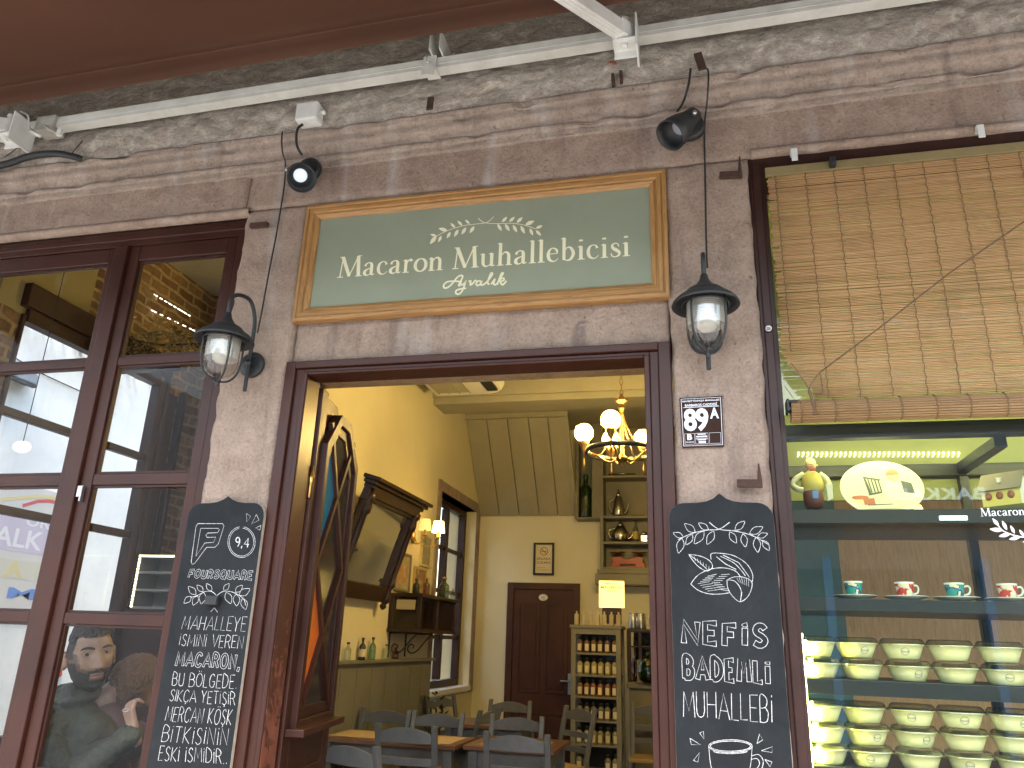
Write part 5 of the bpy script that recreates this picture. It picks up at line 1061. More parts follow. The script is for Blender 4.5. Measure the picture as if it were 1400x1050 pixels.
# ---- stone framed window in the left wall
m = MB(); 
for a in ((XL-.30, XL+.012, WY0-.11, WY0, WZ0-.06, WZ1+.11), (XL-.30, XL+.012, WY1, WY1+.15, WZ0-.06, WZ1+.11), (XL-.30, XL+.012, WY0, WY1, WZ1, WZ1+.11)): m.box(*a)
lw = thing('stone_window', 'tall stone framed window with brown casements in the yellow wall', 'window', (0,0,0)); m.build('surround', M_STONE, lw, bevel=.008)
MB().box(XL-.30, XL+.03, WY0, WY1, WZ0-.04, WZ0+.012).build('sill', flat('white_sill', (.72,.70,.64), .4), lw, bevel=.004)
m = MB(); xw = XL-.20; frame_rect_y = lambda y0, y1, z0, z1, wd, d0, d1: [m.box(xw+d0, xw+d1, y0, y0+wd, z0, z1), m.box(xw+d0, xw+d1, y1-wd, y1, z0, z1), m.box(xw+d0+.0005, xw+d1-.0005, y0+wd, y1-wd, z0, z0+wd), m.box(xw+d0+.0005, xw+d1-.0005, y0+wd, y1-wd, z1-wd, z1)]
frame_rect_y(WY0+.002, WY1-.002, WZ0+.013, WZ1-.002, .07, 0, .08); m.box(xw+.001, xw+.075, (WY0+WY1)/2-.04, (WY0+WY1)/2+.04, WZ0+.09, WZ1-.08)
for z in (1.62, 2.10, 2.56): m.box(xw+.02, xw+.06, WY0+.07, WY1-.07, z-.02, z+.02)
m.build('frame', M_BROWN2, lw, bevel=.004)
MB().add([(xw+.03, WY0+.07, WZ0+.08), (xw+.03, WY1-.07, WZ0+.08), (xw+.03, WY1-.07, WZ1-.07), (xw+.03, WY0+.07, WZ1-.07)], [(0,1,2,3)]).build('pane', M_GLASS, lw, recalc=False)
# ---- built-in shelves at the back with old kitchenware
YS = 6.20
sh = thing('wall_shelving', 'olive painted built-in shelves with old kitchenware at the back right', 'shelves', (0,0,0))
SX0, SX1 = -1.105, .20; lv = [2.436, 2.722, 3.015, 3.488]
m = MB(); m.box(SX0, SX0+.04, YS, YBK-.002, 2.30, ZC-.002); m.box(-.555, -.53, YS+.002, YBK-.002, 2.43, 3.0); m.box(SX0+.04, SX1, YBK-.02, YBK-.003, 2.42, ZC-.002); m.box(-1.40, -1.36, YS+.03, YBK-.002, 3.0, ZC-.003); m.box(-1.20, SX0, YS+.01, YBK-.002, 3.0, ZC-.003)
m.build('upright', M_OLIVE, sh, bevel=.003)
for z in lv: MB().box(SX0+.0405, SX1, YS+.003, YBK-.021, z-.03, z).build('shelf', M_OLIVE, sh, bevel=.003)
m = MB(); m.box(SX0-.03, SX1, YS-.03, YBK-.004, 2.36, 2.405); m.box(SX0-.05, SX1, YS-.05, YBK-.004, 2.24, 2.357); m.build('fascia', M_OLIVE, sh, bevel=.005)
MB().box(-1.3595, -1.2005, YBK-.02, YBK-.003, 3.0, ZC-.004).build('niche_back', worn('bluish_olive_paint', (.15,.17,.13), (.1,.12,.09), .5), sh); MB().box(-1.40, SX0-.001, YS+.02, YBK-.003, 2.985, 2.9998).build('niche_floor', M_OLIVE, sh)
p = at(804, 703, YS+.1); bottle((p.x-.03, YS+.12, 3.0), .52, .085, M_BOT['green'], 'tall green glass bottle in the niche left of the shelves', None, None, None, .32)
M_SILV = flat('old_silver', (.52,.48,.42), .22, 1); M_COP = flat('copper_red', (.45,.12,.05), .35, .6)
def kettle(loc, s_, mt, label, tall):
    t = thing('teapot', label, 'teapot', loc, 'teapots on the back shelves'); f = 1.5 if tall else .95
    MB().lathe([(0,0),(.05*s_,0),(.062*s_,.02*s_),(.060*s_*(.95 if tall else 1.25),.06*s_*f),(.042*s_,.12*s_*f),(.03*s_,.14*s_*f),(0,.142*s_*f)], n=24).build('body', mt, t)
    MB().lathe([(.031*s_,.14*s_*f),(.02*s_,.16*s_*f),(.005*s_,.17*s_*f),(.011*s_,.182*s_*f),(0,.195*s_*f)], n=16).build('lid', mt, t)
    m = MB(); m.tube(spline([(.055*s_,0,.03*s_),(.085*s_,0,.05*s_*f),(.105*s_,0,.10*s_*f)], 5), [.014*s_-.0007*k*s_ for k in range(11)], 8); m.build('spout', mt, t)
    m = MB(); m.tube(spline([(-.045*s_,0,.12*s_*f),(-.09*s_,0,.10*s_*f),(-.085*s_,0,.05*s_*f),(-.055*s_,0,.03*s_*f)], 5), .006*s_, 8); m.build('handle', mt, t)
kettle((-.90, YS+.12, 3.0155), 1.15, M_SILV, 'tall silver coffee pot on the upper back shelf', True); kettle((-.46, YS+.12, 3.0155), 1.0, M_COP, 'copper red teapot at the right end of the upper back shelf', False); kettle((-.88, YS+.12, 2.7225), 1.45, M_SILV, 'round silver teapot on the middle back shelf', False)
bottle((-.71, YS+.12, 2.7225), .25, .034, M_BOT['clear'], 'slim clear bottle between silver pots on the back shelf', None, None, flat('yellow_label', (.55,.40,.08), .6))
t = thing('metal_tin', 'small dark metal tin at the right end of the middle back shelf', 'tin', (-.61, YS+.12, 2.7225)); m = MB(); m.box(-.045, .045, -.04, .04, 0, .09); m.build('body', M_SILV, t, bevel=.012); m = MB(); m.lathe([(0,.09),(.03,.09),(.034,.11),(.01,.125),(0,.13)], n=16); m.build('lid', M_SILV, t)
t = thing('leaf_dish', 'small green leaf dish lying on the upper back shelf', 'dish', (-.68, YS+.12, 3.0155)); m = MB(); m.lathe([(0,0),(.05,.002),(.085,.022),(.08,.024),(.045,.008),(0,.006)], n=20, sy=.6); m.build('dish', flat('green_glaze', (.10,.14,.06), .3), t)
t = thing('kitchen_scale', 'red vintage kitchen scale with two brass pans on the lowest back shelf', 'scale', (-.80, YS+.13, 2.4365)); M_RSC = worn('red_scale_enamel', (.42,.06,.03), (.28,.035,.02), .4, 12)
m = MB(); m.prism([(-.20,0),(.20,0),(.19,.05),(.17,.06),(.18,.11),(.10,.13),(.04,.10),(-.04,.10),(-.10,.13),(-.18,.11),(-.17,.06),(-.19,.05)], lambda u, v, k: Vector((u, k, v)), -.05, .05); m.build('body', M_RSC, t, bevel=.006)
for x_ in (-.12, .13): m = MB(); m.lathe([(.01,.12),(.01,.155),(.03,.158),(.09,.172),(.092,.176),(.03,.163),(0,.163)], (x_, 0, 0), 24); m.build('pan', M_BRASS, t)
m = MB(); m.box(-.09, .09, -.056, -.0505, .02, .045); m.build('dial', M_BLACK, t)
t = thing('serving_tray', 'dark engraved metal tray propped on the top back shelf', 'tray', (-.86, YS+.14, 3.4885)); m = MB(); m.lathe([(0,0),(.10,.0),(.16,.02),(.165,.035),(.15,.025),(.1,.008),(0,.008)], n=32, sy=.6); m.build('tray', M_SILV, t)
t = thing('enamel_pot', 'green enamel pot at the right of the top back shelf', 'pot', (-.50, YS+.13, 3.4885)); m = MB(); m.lathe([(0,0),(.07,0),(.078,.01),(.075,.14),(.08,.15),(0,.15)], n=24); m.build('body', flat('grey_green_enamel', (.16,.19,.12), .35), t); m = MB(); m.tube(spline([(.076,0,.12),(.115,0,.11),(.115,0,.05),(.077,0,.04)], 5), .007, 8); m.build('handle', flat('green_enamel', (.16,.19,.12), .35), t)
# ---- bar below: counter, lit menu box, glass jugs
br = thing('bar_counter', 'olive wooden bar counter with a dark glazed cupboard at the back right', 'counter', (0,0,0))
m = MB(); m.box(-.74, .6, 5.55, 6.1, ZF, 1.20); m.box(-.76, .62, 5.52, 6.1, 1.20, 1.255); m.build('body', M_OLIVE, br, bevel=.004)
m = MB(); m.box(-.76, .6, 5.62, 5.98, 1.735, 1.765); m.box(-.76, -.72, 5.62, 5.66, 1.255, 1.735); m.box(-.645, -.615, 5.63, 5.66, 1.255, 1.735); m.box(-.72, .6, 5.95, 5.98, 1.255, 1.735); m.box(-.72, .6, 5.63, 5.95, 1.585, 1.60); m.build('cupboard', M_WALNUT, br, bevel=.003)
MB().box(-.655, -.60, 5.50, 5.53, 1.255, 1.47).build('low_post', M_OLIVE, br)
mx = thing('menu_light_box', 'glowing yellow menu box reading Macaron standing on the cupboard', 'light box', (0,0,0))
X0, X1, Z0_, Z1_ = -1.005, -.755, 1.955, 2.215; yb = 5.30
MB().box(X0, X1, yb, yb+.06, Z0_, Z1_).build('lit_panel', emit('menu_glow', (1.0,.74,.20), .32), mx, bevel=.002)
m = MB(); m.box(X0+.03, X1-.03, yb+.01, yb+.05, 1.80, Z0_-.001); m.build('foot', M_WALNUT, mx)
m = MB(); font_mb('MACARON', quad_map((X0+.02,yb-.0005,2.135),(X1-.02,yb-.0005,2.135),(X0+.02,yb-.0005,2.165),(X1-.02,yb-.0005,2.165)), .02, .0008, mb=m); m.ribbon([(X0+.06,yb-.0005,2.185),(X1-.06,yb-.0005,2.185)], .008, .0008); m.ribbon([(X0+.08,yb-.0005,2.115),(X1-.08,yb-.0005,2.115)], .007, .0008); m.build('lettering', flat('dark_gold_ink', (.16,.10,.02), .6), mx, recalc=False)
t = thing('demijohn', 'big round green glass demijohn on the bar counter', 'jug', (-.545, 5.56, 1.2555)); m = MB(); m.lathe([(0,0),(.08,.0),(.105,.03),(.118,.10),(.112,.17),(.085,.225),(.045,.255),(.028,.27),(.028,.31),(.034,.312),(.034,.322),(0,.322)], n=28); m.build('glass', glass_mat('deep_green_glass', (.10,.35,.10), .14, .05), t); m = MB(); m.lathe([(0,.005),(.095,.03),(.108,.10),(.10,.165),(0,.17)], n=24); m.build('contents', flat('dark_green_liquid', (.02,.10,.025), .2), t)
bottle((-.69, 5.80, 1.2555), .31, .04, glass_mat('red_bottle_glass', (.55,.06,.05), .12, .05), 'tall red bottle in the dark cupboard on the bar', None, None, None)
for i in range(6):
    t = thing('tumbler', 'clear glass tumbler in the row on the cupboard shelf', 'glass', (-.69+.065*i, 5.78, 1.6005), 'tumblers in the bar cupboard'); MB().lathe([(0,0),(.022,0),(.026,.085),(.0245,.085),(.021,.006),(0,.005)], n=16).build('glass', M_CLEAR, t)
for i, x_ in enumerate((-.70, -.62)):
    t = thing('steel_jug', ['steel milk jug on the cupboard nearest the glowing menu', 'steel milk jug on the cupboard, right of the other jug'][i], 'jug', (x_, 5.72, 1.7655)); MB().lathe([(0,0),(.045,0),(.05,.01),(.046,.10),(.04,.14),(.043,.155),(.04,.155),(.03,.03),(0,.02)], n=24).build('body', M_STEEL, t); m = MB(); m.tube(spline([(.045,0,.12),(.08,0,.12),(.08,0,.05),(.048,0,.04)], 5), .006, 8); m.build('handle', M_STEEL, t)
# ---- tall bottle rack
rk = thing('bottle_rack', 'tall narrow olive rack filled with small labelled bottles', 'shelf unit', (0,0,0))
RX0, RX1, RY0, RY1, RZ1 = -1.236, -.762, 5.0, 5.36, 1.775
m = MB()
for x_ in (RX0, RX1-.045):
    for y in (RY0, RY1-.04): m.box(x_, x_+.045, y, y+.04, ZF, RZ1-.03)
m.box(RX0+.045, RX1-.045, RY0, RY0+.04, RZ1-.085, RZ1-.03); m.box(RX0-.012, RX1+.012, RY0-.012, RY1+.012, RZ1-.03, RZ1); m.box(RX0+.045, RX1-.045, RY0+.001, RY0+.04, ZF+.05, ZF+.14)
m.build('frame', M_OLIVE, rk, bevel=.003)
rows = [1.523, 1.327, 1.137, .933, .727, .50]
for z in rows: MB().box(RX0+.012, RX1-.012, RY0+.005, RY1-.005, z-.018, z).build('shelf', M_OLIVE, rk, bevel=.002)
MB().box(RX0+.045, RX1-.045, RY1-.03, RY1-.02, ZF+.05, RZ1-.05).build('mirror_back', flat('dark_glass_back', (.05,.05,.045), .1), rk)
LIQ = [flat('rose_liquid', (.14,.075,.05), .25), flat('pale_liquid', (.34,.28,.10), .25), flat('orange_liquid', (.20,.085,.035), .25), flat('grey_liquid', (.16,.145,.10), .25), flat('clear_liquid', (.26,.23,.13), .25), flat('water_liquid', (.22,.20,.13), .25)]
TXT = ['rose tinted bottle on the top shelf of the tall rack', 'pale labelled bottle on the second shelf of the tall rack', 'orange tinted bottle on the third shelf of the tall rack', 'greyish bottle on the fourth shelf of the tall rack', 'black capped bottle on the fifth shelf of the tall rack', 'bottle on the bottom visible shelf of the tall rack']
for r_, z in enumerate(rows):
    pr = None
    for i in range(6):
        if r_ == 5 and i in (2, 3): continue
        x_ = -1.158+.066*i+random.uniform(-.003, .003)
        if pr is None:
            pr = thing('bottle', TXT[r_], 'bottle', (x_, RY0+.055, z+.0004), 'bottles in row %s of the tall rack' % ['one', 'two', 'three', 'four', 'five', 'six'][r_])
            MB().lathe([(0,0),(.027,0),(.029,.004),(.029,.092),(.024,.106),(.012,.115),(.012,.125)], n=16).build('glass', LIQ[r_], pr)
            MB().lathe([(.015,.120),(.015,.150),(0,.150)], n=12).build('cap', M_BLACK, pr); MB().add([(-.018,-.0296,.018),(.018,-.0296,.018),(.018,-.0296,.080),(-.018,-.0296,.080)], [(0,1,2,3)]).build('label', M_PAPER, pr)
        else: place_copy(pr, (x_, RY0+.055+random.uniform(-.004, .004), z+.0004), R(random.uniform(-8, 8)))
for i in range(7):
    x_ = -1.20+.068*i; lab = 'cream boxed bottle standing on top of the tall rack'
    if i == 0:
        p0 = thing('soap_bottle', lab, 'bottle', (x_, 5.1, RZ1+.0004), 'bottles on top of the tall rack'); m = MB(); m.box(-.020, .020, -.02, .02, 0, .105); m.build('body', worn('cream_bottle', (.55,.46,.28), (.42,.33,.18), .4, 30), p0, bevel=.006); MB().lathe([(0,.105),(.008,.105),(.008,.13),(0,.13)], n=10).build('cap', M_PAPER, p0)
    else: place_copy(p0, (x_, 5.1+random.uniform(-.01, .03), RZ1+.0004), R(random.uniform(-15, 15)))

# ---- chandelier
ch = thing('chandelier', 'brass ring chandelier with glowing glass globes hanging by a chain', 'chandelier', (-.509, 2.7, 0))
GLOW = emit('globe_glow', (1.0,.84,.50), 235.0)
def globe_mat():
    m = bpy.data.materials.new('amber_globe_glass'); m.use_nodes = True; t = m.node_tree; b = t.nodes['Principled BSDF']; setp(b, (.8,.6,.25), .15); b.inputs['Emission Color'].default_value = (1.0,.62,.12,1); b.inputs['Emission Strength'].default_value = .20
    tr = nd(t, 'ShaderNodeBsdfTransparent'); tr.inputs[0].default_value = (1,.86,.50,1); mx = nd(t, 'ShaderNodeMixShader'); mx.inputs[0].default_value = .62; t.links.new(tr.outputs[0], mx.inputs[1]); t.links.new(b.outputs[0], mx.inputs[2]); t.links.new(mx.outputs[0], t.nodes['Material Output'].inputs[0]); return m
GLOBE = globe_mat()
M_DBRASS = worn('aged_brass', (.34,.22,.08), (.16,.10,.035), .4, 20, .5, .05, 1)
m = MB(); m.lathe([(0,2.795),(.006,2.80),(.010,2.815),(.006,2.83),(.03,2.845),(.045,2.86),(.05,2.87),(.02,2.885),(.014,2.90),(.012,3.17),(.018,3.18),(.013,3.20),(.02,3.23),(.03,3.25),(.012,3.262),(.036,3.285),(.05,3.30),(.02,3.325),(.008,3.35),(0,3.352)], n=20); m.build('stem', M_DBRASS, ch)
m = MB(); m.lathe([(.246,2.90),(.262,2.90),(.262,2.935),(.246,2.935),(.246,2.90)], n=56, cap=False); m.build('ring', M_IRON, ch)
m = MB()
for k in range(16):
    z = 3.355+.045*k; ax = k % 2; m.tube([(.011*math.cos(a)*(1-ax), .011*math.cos(a)*ax, z+.028*math.sin(a)) for a in [2*math.pi*i/12 for i in range(12)]], .003, 6, True)
m.lathe([(.012,4.06),(.06,4.09),(.065,4.119),(0,4.119)], n=20); m.build('chain', M_DBRASS, ch)
for deg in (-100, 172, 112, 62, -25):
    a = R(deg); cx_, sx_ = math.cos(a), math.sin(a); m = MB()
    m.tube(spline([(.03*cx_,.03*sx_,2.865),(.10*cx_,.10*sx_,2.845),(.19*cx_,.19*sx_,2.90),(.262*cx_,.262*sx_,2.925),(.285*cx_,.285*sx_,2.945)], 6), .0075, 8)
    m.tube(spline([(.012*cx_,.012*sx_,3.18),(.06*cx_,.06*sx_,3.06),(.16*cx_,.16*sx_,2.90),(.252*cx_,.252*sx_,2.912)], 6), .005, 8)
    m.lathe([(.004,2.80),(.008,2.84),(.006,2.93),(.02,2.955),(.026,2.975),(.034,2.985),(.038,3.005),(.036,3.012)], (.285*cx_,.285*sx_,0), 16); m.build('arm', M_DBRASS, ch)
    MB().sphere((.285*cx_,.285*sx_,3.068), .036, 24, 16).build('bulb', GLOW, ch); MB().sphere((.285*cx_,.285*sx_,3.074), .070, 28, 18).build('glass_globe', GLOBE, ch)

# ---- tables and ladder-back chairs
M_TTOP = wood('brown_table_top', (.20,.085,.035), (.09,.035,.015), 'x', .35); M_MAT = worn('kraft_placemat', (.58,.42,.20), (.50,.35,.16), .7, 12)
def table(x0, x1, y0, y1, label, mats):
    t = thing('table', label, 'table', ((x0+x1)/2, (y0+y1)/2, ZF), 'wooden tables in the shop'); hx, hy = (x1-x0)/2, (y1-y0)/2
    m = MB(); m.box(-hx, hx, -hy, hy, .722, .75); m.build('tabletop', M_TTOP, t, bevel=.004); m = MB(); m.box(-hx+.05, hx-.05, -hy+.05, hy-.05, .62, .7215); m.build('apron', M_GREY, t)
    for sx_ in (-1, 1):
        for sy_ in (-1, 1): m = MB(); m.box(sx_*(hx-.06)-.03, sx_*(hx-.06)+.03, sy_*(hy-.06)-.03, sy_*(hy-.06)+.03, 0, .7215); m.build('leg', M_GREY, t, bevel=.004)
    for a in mats:
        pm = tag(MB().box(a[0], a[1], a[2], a[3], ZF+.7506, ZF+.752).build('placemat', M_MAT, origin=((a[0]+a[1])/2, (a[2]+a[3])/2, ZF+.7506)), a[4], 'placemat', 'kraft paper placemats'); 
    return t
table(-2.56, -1.585, 2.50, 3.02, 'dark topped table in front, by the yellow wall', [(-2.52, -2.16, 2.60, 2.98, 'kraft placemat at the wall end of the front table'), (-2.05, -1.64, 2.56, 2.96, 'kraft placemat at the middle of the front table')])
table(-1.555, -.95, 2.58, 3.20, 'dark topped table in front, nearest the doorway centre', [(-1.47, -1.03, 2.66, 3.02, 'kraft placemat on the right front table')])
table(-2.12, -1.42, 3.82, 4.40, 'table in the middle of the room, catching window light', [])
def make_chair():
    t = thing('ladder_chair', 'x', 'chair', (0,0,0), 'grey ladder-back chairs round the tables')
    def rail(z0, z1, arch, y, name):
        m = MB(); n_ = 12; vs = []
        for i in range(n_+1):
            u = -1+2*i/n_; x = u*.168; yy = y-.022*(1-u*u); zt = z1-arch*u*u
            vs += [(x, yy-.009, z0), (x, yy+.009, z0), (x, yy+.009, zt), (x, yy-.009, zt)]
        m.add(vs, [(i*4+a, i*4+(a+1) % 4, (i+1)*4+(a+1) % 4, (i+1)*4+a) for i in range(n_) for a in range(4)]+[(3,2,1,0), tuple(n_*4+k for k in range(4))], 0, False); return m.build(name, M_GREY, t, bevel=.003)
    back = lambda z: -.185-.11*max(0, (z-.45)/.45)
    for sx_ in (-1, 1):
        m = MB(); m.add([(sx_*.185+dx, -.165+dy-.0 if z < .46 else back(z)+dy+.02, z) for z in (0, .45, .89) for dx, dy in ((-.018,-.016),(.018,-.016),(.018,.016),(-.018,.016))], [(i*4+a, i*4+(a+1) % 4, (i+1)*4+(a+1) % 4, (i+1)*4+a) for i in range(2) for a in range(4)]+[(3,2,1,0),(8,9,10,11)]); m.build('back_post', M_GREY, t, bevel=.005)
        m = MB(); m.box(sx_*.185-.018, sx_*.185+.018, .165, .20, 0, .455); m.build('leg', M_GREY, t, bevel=.004)
        m = MB(); m.box(sx_*.185-.010, sx_*.185+.010, -.15, .17, .20, .225); m.build('stretcher', M_GREY, t)
    rail(.785, .875, .035, back(.83)+.02, 'top_rail'); rail(.655, .70, 0, back(.68)+.02, 'slat'); rail(.545, .59, 0, back(.57)+.02, 'slat')
    m = MB(); m.box(-.195, .195, -.17, .205, .425, .462); m.build('seat', M_RUSH, t, bevel=.012); m = MB(); m.box(-.168, .168, .172, .19, .28, .31); m.box(-.168, .168, -.172, -.155, .25, .28); m.build('front_stretcher', M_GREY, t); return t
M_RUSH = worn('woven_rush_seat', (.40,.26,.10), (.26,.16,.06), .8, 60, .5, .5, 0, (1, 8, 1))
c0 = make_chair(); first = True
for x, y, deg, lab in ((-1.815, 2.47, 0, 'grey ladder-back chair with its back to the street at the table by the wall'), (-1.10, 2.42, 0, 'grey ladder-back chair with its back to the street at the right hand table'), (-1.66, 1.50, -21, 'grey ladder-back chair nearest the doorway, turned at an angle'),
                       (-2.35, 2.93, 180, 'grey ladder-back chair behind the front table, against the olive panelling'), (-1.93, 2.91, 180, 'grey ladder-back chair behind the front table, right of the one by the panelling'), (-1.35, 2.99, 180, 'grey ladder-back chair facing the street across the right hand table'),
                       (-2.22, 4.72, 245, 'grey ladder-back chair below the stone framed window'), (-1.93, 3.72, 80, 'grey ladder-back chair seen side on at the middle table'), (-1.75, 4.45, 180, 'grey ladder-back chair in front of the brown door, facing the street'), (-1.22, 4.12, 139, 'grey ladder-back chair beside the tall bottle rack'), (-.49, 4.98, 180, 'grey ladder-back chair with a rush seat standing before the bar counter')):
    if first: o = c0; first = False
    else: o = copy_tree(c0)
    o.location = (x, y, ZF+.0005); o.rotation_euler = (0, 0, R(deg)); o['label'] = lab
# ---- flowerpot standing between the chairs
t = thing('plant_pot', 'dark leafy plant in a pot beside the olive panelling', 'plant', (-2.40, 4.55, ZF)); MB().lathe([(0,0),(.10,0),(.13,.25),(.135,.28),(.12,.28),(0,.24)], n=24).build('pot', M_WALNUT, t)
m = MB()
for k in range(90):
    a, r_, z = random.uniform(0, 6.28), random.uniform(.02, .16), random.uniform(.40, .92); d = Vector((math.cos(a), math.sin(a), random.uniform(-.2, .8))).normalized(); p = Vector((r_*.6*math.cos(a), r_*.6*math.sin(a), z)); s_ = d.cross(Vector((0,0,1))).normalized()*.018; L = random.uniform(.06, .11); m.add([p, p+d*L*.5+s_, p+d*L, p+d*L*.5-s_], [(0,1,2,3)])
m.build('leaves', flat('dark_leaf', (.035,.045,.02), .5), t, recalc=False); m = MB()
for k in range(6): a = k; m.tube([(0,0,.22),(.03*math.cos(a),.03*math.sin(a),.5),(.06*math.cos(a),.06*math.sin(a),.8)], .006, 6)
m.build('stems', M_WALNUT, t)
# ---- open door leaf with its chamfered stained glass light
lf = bpy.data.objects.new('door_leaf', None); C.objects.link(lf); lf.parent = shop; lf['label'] = 'open brown door leaf with coloured glass behind crossed bars'
hp, ep = Vector((-1.545, .125, 0)), Vector((-1.655, .74, 0)); du = (ep-hp).normalized(); dn = Vector((du.y, -du.x, 0)); Wd = (ep-hp).length
D_ = lambda u, z, d=0: hp+du*u+dn*d+Vector((0,0,z))
def dbox(m, u0, u1, z0, z1, d0, d1): m.add([D_(u, z, d) for u in (u0, u1) for d in (d0, d1) for z in (z0, z1)], [(0,1,3,2),(4,6,7,5),(0,4,5,1),(2,3,7,6),(0,2,6,4),(1,5,7,3)])
LZ0, LZ1 = 1.27, 2.50; u0, u1 = .09, Wd-.07
m = MB(); lpoly = [(0, ZF), (Wd, ZF), (Wd, 2.33), (.43, 2.48), (.30, 2.60), (0, 2.60)]; n6 = 6; m.add([D_(u, z, -.025) for u, z in lpoly]+[D_(u, z, -.002) for u, z in lpoly], [(5,4,3,2,1,0), (6,7,8,9,10,11)]+[(i, (i+1) % 6, 6+(i+1) % 6, 6+i) for i in range(6)]); dbox(m, 0, .085, ZF, 2.598, -.002, .02); dbox(m, Wd-.085, Wd-.001, ZF, 2.32, -.002, .02); dbox(m, .085, Wd-.085, ZF, 1.24, -.002, .0195)
dbox(m, .15, Wd-.15, .45, 1.10, .0195, .03); m.build('leaf', M_BROWN, lf, bevel=.004)
ch_ = .15; octo = [(u0, LZ0), (u1, LZ0), (u1, LZ1-ch_), (u1-.17, LZ1+.015), (u0+.15, LZ1+.015), (u0, LZ1-ch_)]
ctr = ((u0+u1)/2, (LZ0+LZ1)/2)
def inset(poly, k, kz): return [(ctr[0]+(u-ctr[0])*k, ctr[1]+(z-ctr[1])*kz) for u, z in poly]
o1, o2, o3 = octo, inset(octo, .80, .90), inset(octo, 1.12, 1.045)
m = MB()
def ringp(a, b_, d0, d1):
    n = len(a); vs = [D_(u, z, d1) for u, z in a]+[D_(u, z, d1) for u, z in b_]+[D_(u, z, d0) for u, z in a]+[D_(u, z, d0) for u, z in b_]
    fs = [(i, (i+1) % n, n+(i+1) % n, n+i) for i in range(n)]+[(2*n+i, 2*n+(i+1) % n, (i+1) % n, i) for i in range(n)]+[(n+i, n+(i+1) % n, 3*n+(i+1) % n, 3*n+i) for i in range(n)]+[(3*n+i, 3*n+(i+1) % n, 2*n+(i+1) % n, 2*n+i) for i in range(n)]
    m.add(vs, fs)
ringp(o3, inset(octo, .94, .972), .0, .046); ringp(inset(octo, .939, .9715), o2, .0, .030)
dbox(m, .02, Wd-.02, 1.235, 1.262, -.03, .09); m.build('moulded_frame', M_BROWN, lf, bevel=.003)
m = MB(); i_ = inset(octo, .82, .91); zm = (LZ0+LZ1)/2; uc = ctr[0]
for a, b_ in (((i_[0][0], LZ0+.05), (i_[1][0], zm)), ((i_[1][0], LZ0+.05), (i_[0][0], zm)), ((i_[0][0], zm), (i_[1][0], LZ1-.02)), ((i_[1][0], zm), (i_[0][0], LZ1-.02))): m.bar(D_(*a, .028), D_(*b_, .028), .024, .020, dn)
m.build('crossed_bars', M_BROWN, lf)
g_ = lambda col, rgh=.12: flat('stained_glass_'+col[0], col[1], rgh)
m = MB(); V = lambda u, z: D_(u, z, .022); ul, ur = i_[0][0], i_[1][0]; q1, q3 = (LZ0+.05+zm)/2, (zm+LZ1-.02)/2
m.add([V(ul, LZ0+.05), V(uc, q1), V(ul, zm)], [(0,1,2)], 0); m.add([V(ul, zm), V(uc, q3), V(ul, LZ1-.02)], [(0,1,2)], 1); m.add([V(ur, LZ0+.05), V(uc, q1), V(ur, zm)], [(0,1,2)], 2); m.add([V(ur, zm), V(uc, q3), V(ur, LZ1-.02)], [(0,1,2)], 2); m.add([V(ul, LZ0+.05), V(ur, LZ0+.05), V(uc, q1)], [(0,1,2)], 2); m.add([V(ul, zm), V(uc, q1), V(ur, zm), V(uc, q3)], [(0,1,2,3)], 2); m.add([V(ul, LZ1-.02), V(uc, q3), V(ur, LZ1-.02)], [(0,1,2)], 2)
m.build('stained_glass', [g_(('orange', (.60,.14,.02))), g_(('blue', (.02,.16,.28))), g_(('dark', (.03,.022,.02)))], lf, recalc=False)
m = MB(); m.box(-1.545, -1.529, .116, .125, 2.13, 2.25); m.tube([(-1.532,.122,2.125),(-1.532,.122,2.255)], .008, 8); m.build('hinge', M_BRASS, lf)
# ---- partition behind the display cabinet, tinted teal at the left to imitate a glass reflection, timber at the right
tag(MB().box(.45, .86, 2.6, 2.68, ZF, 3.4).build('teal_reflection_panel', worn('teal_reflection_tint', (.09,.18,.20), (.05,.11,.14), .4, 4)), 'partition tinted teal to imitate a reflection, behind the left half of the display cabinet', 'partition')
tag(MB().box(.8605, 3.1, 2.6, 2.68, ZF, 3.4).build('timber_partition', wood('brown_timber', (.46,.30,.16), (.28,.17,.085), 'z', .5)), 'brown timber partition behind the right half of the display cabinet', 'partition')
# ================================================================ seen through the left window: alcove, people, the white house outside
wh = thing('white_house', 'white plastered house across the side street with a reed eave', 'house', (0,0,0))
def white_plaster():
    m, t, b = mat('whitewashed_plaster'); v = coord(t); n = nz(t, v, 1.8, 7, .65, .5); n2 = nz(t, v, 9, 7, .7); st_ = nz(t, coord(t, (6, 6, .7)), 1.5, 6, .6)
    c = ramp(t, n, [(.3, (.74,.76,.77)), (.6, (.86,.87,.87))]); c = mixc(t, mth(t, 'MULTIPLY', ramp(t, n2, [(.55, (0,0,0)), (.7, (1,1,1))]), .25), c, (.58,.59,.58)); c = mixc(t, mth(t, 'MULTIPLY', ramp(t, st_, [(.58, (0,0,0)), (.75, (1,1,1))]), .3), c, (.55,.56,.56))
    t.links.new(c, b.inputs['Base Color']); setp(b, None, .9); bump(t, b, n2, .2, .01); return m
M_WPL = white_plaster()
MB().box(-6.6, -5.8, -7, 10, 0, 4.25).build('wall', M_WPL, wh)
tag(MB().box(-5.78, -5.70, -7, 10, 0, .02).build('alley_path', M_PAVE), kind='structure')
m = MB(); rr = random.Random(5)
for k in range(420):
    y = rr.uniform(1.0, 8.5); x1 = -5.05+rr.uniform(-.25, .18); dz = rr.uniform(-.03, .05); m.bar((-6.1, y, 4.27+dz), (x1, y+rr.uniform(-.25, .25), 4.02+dz+rr.uniform(-.06, .06)), .010, .007)
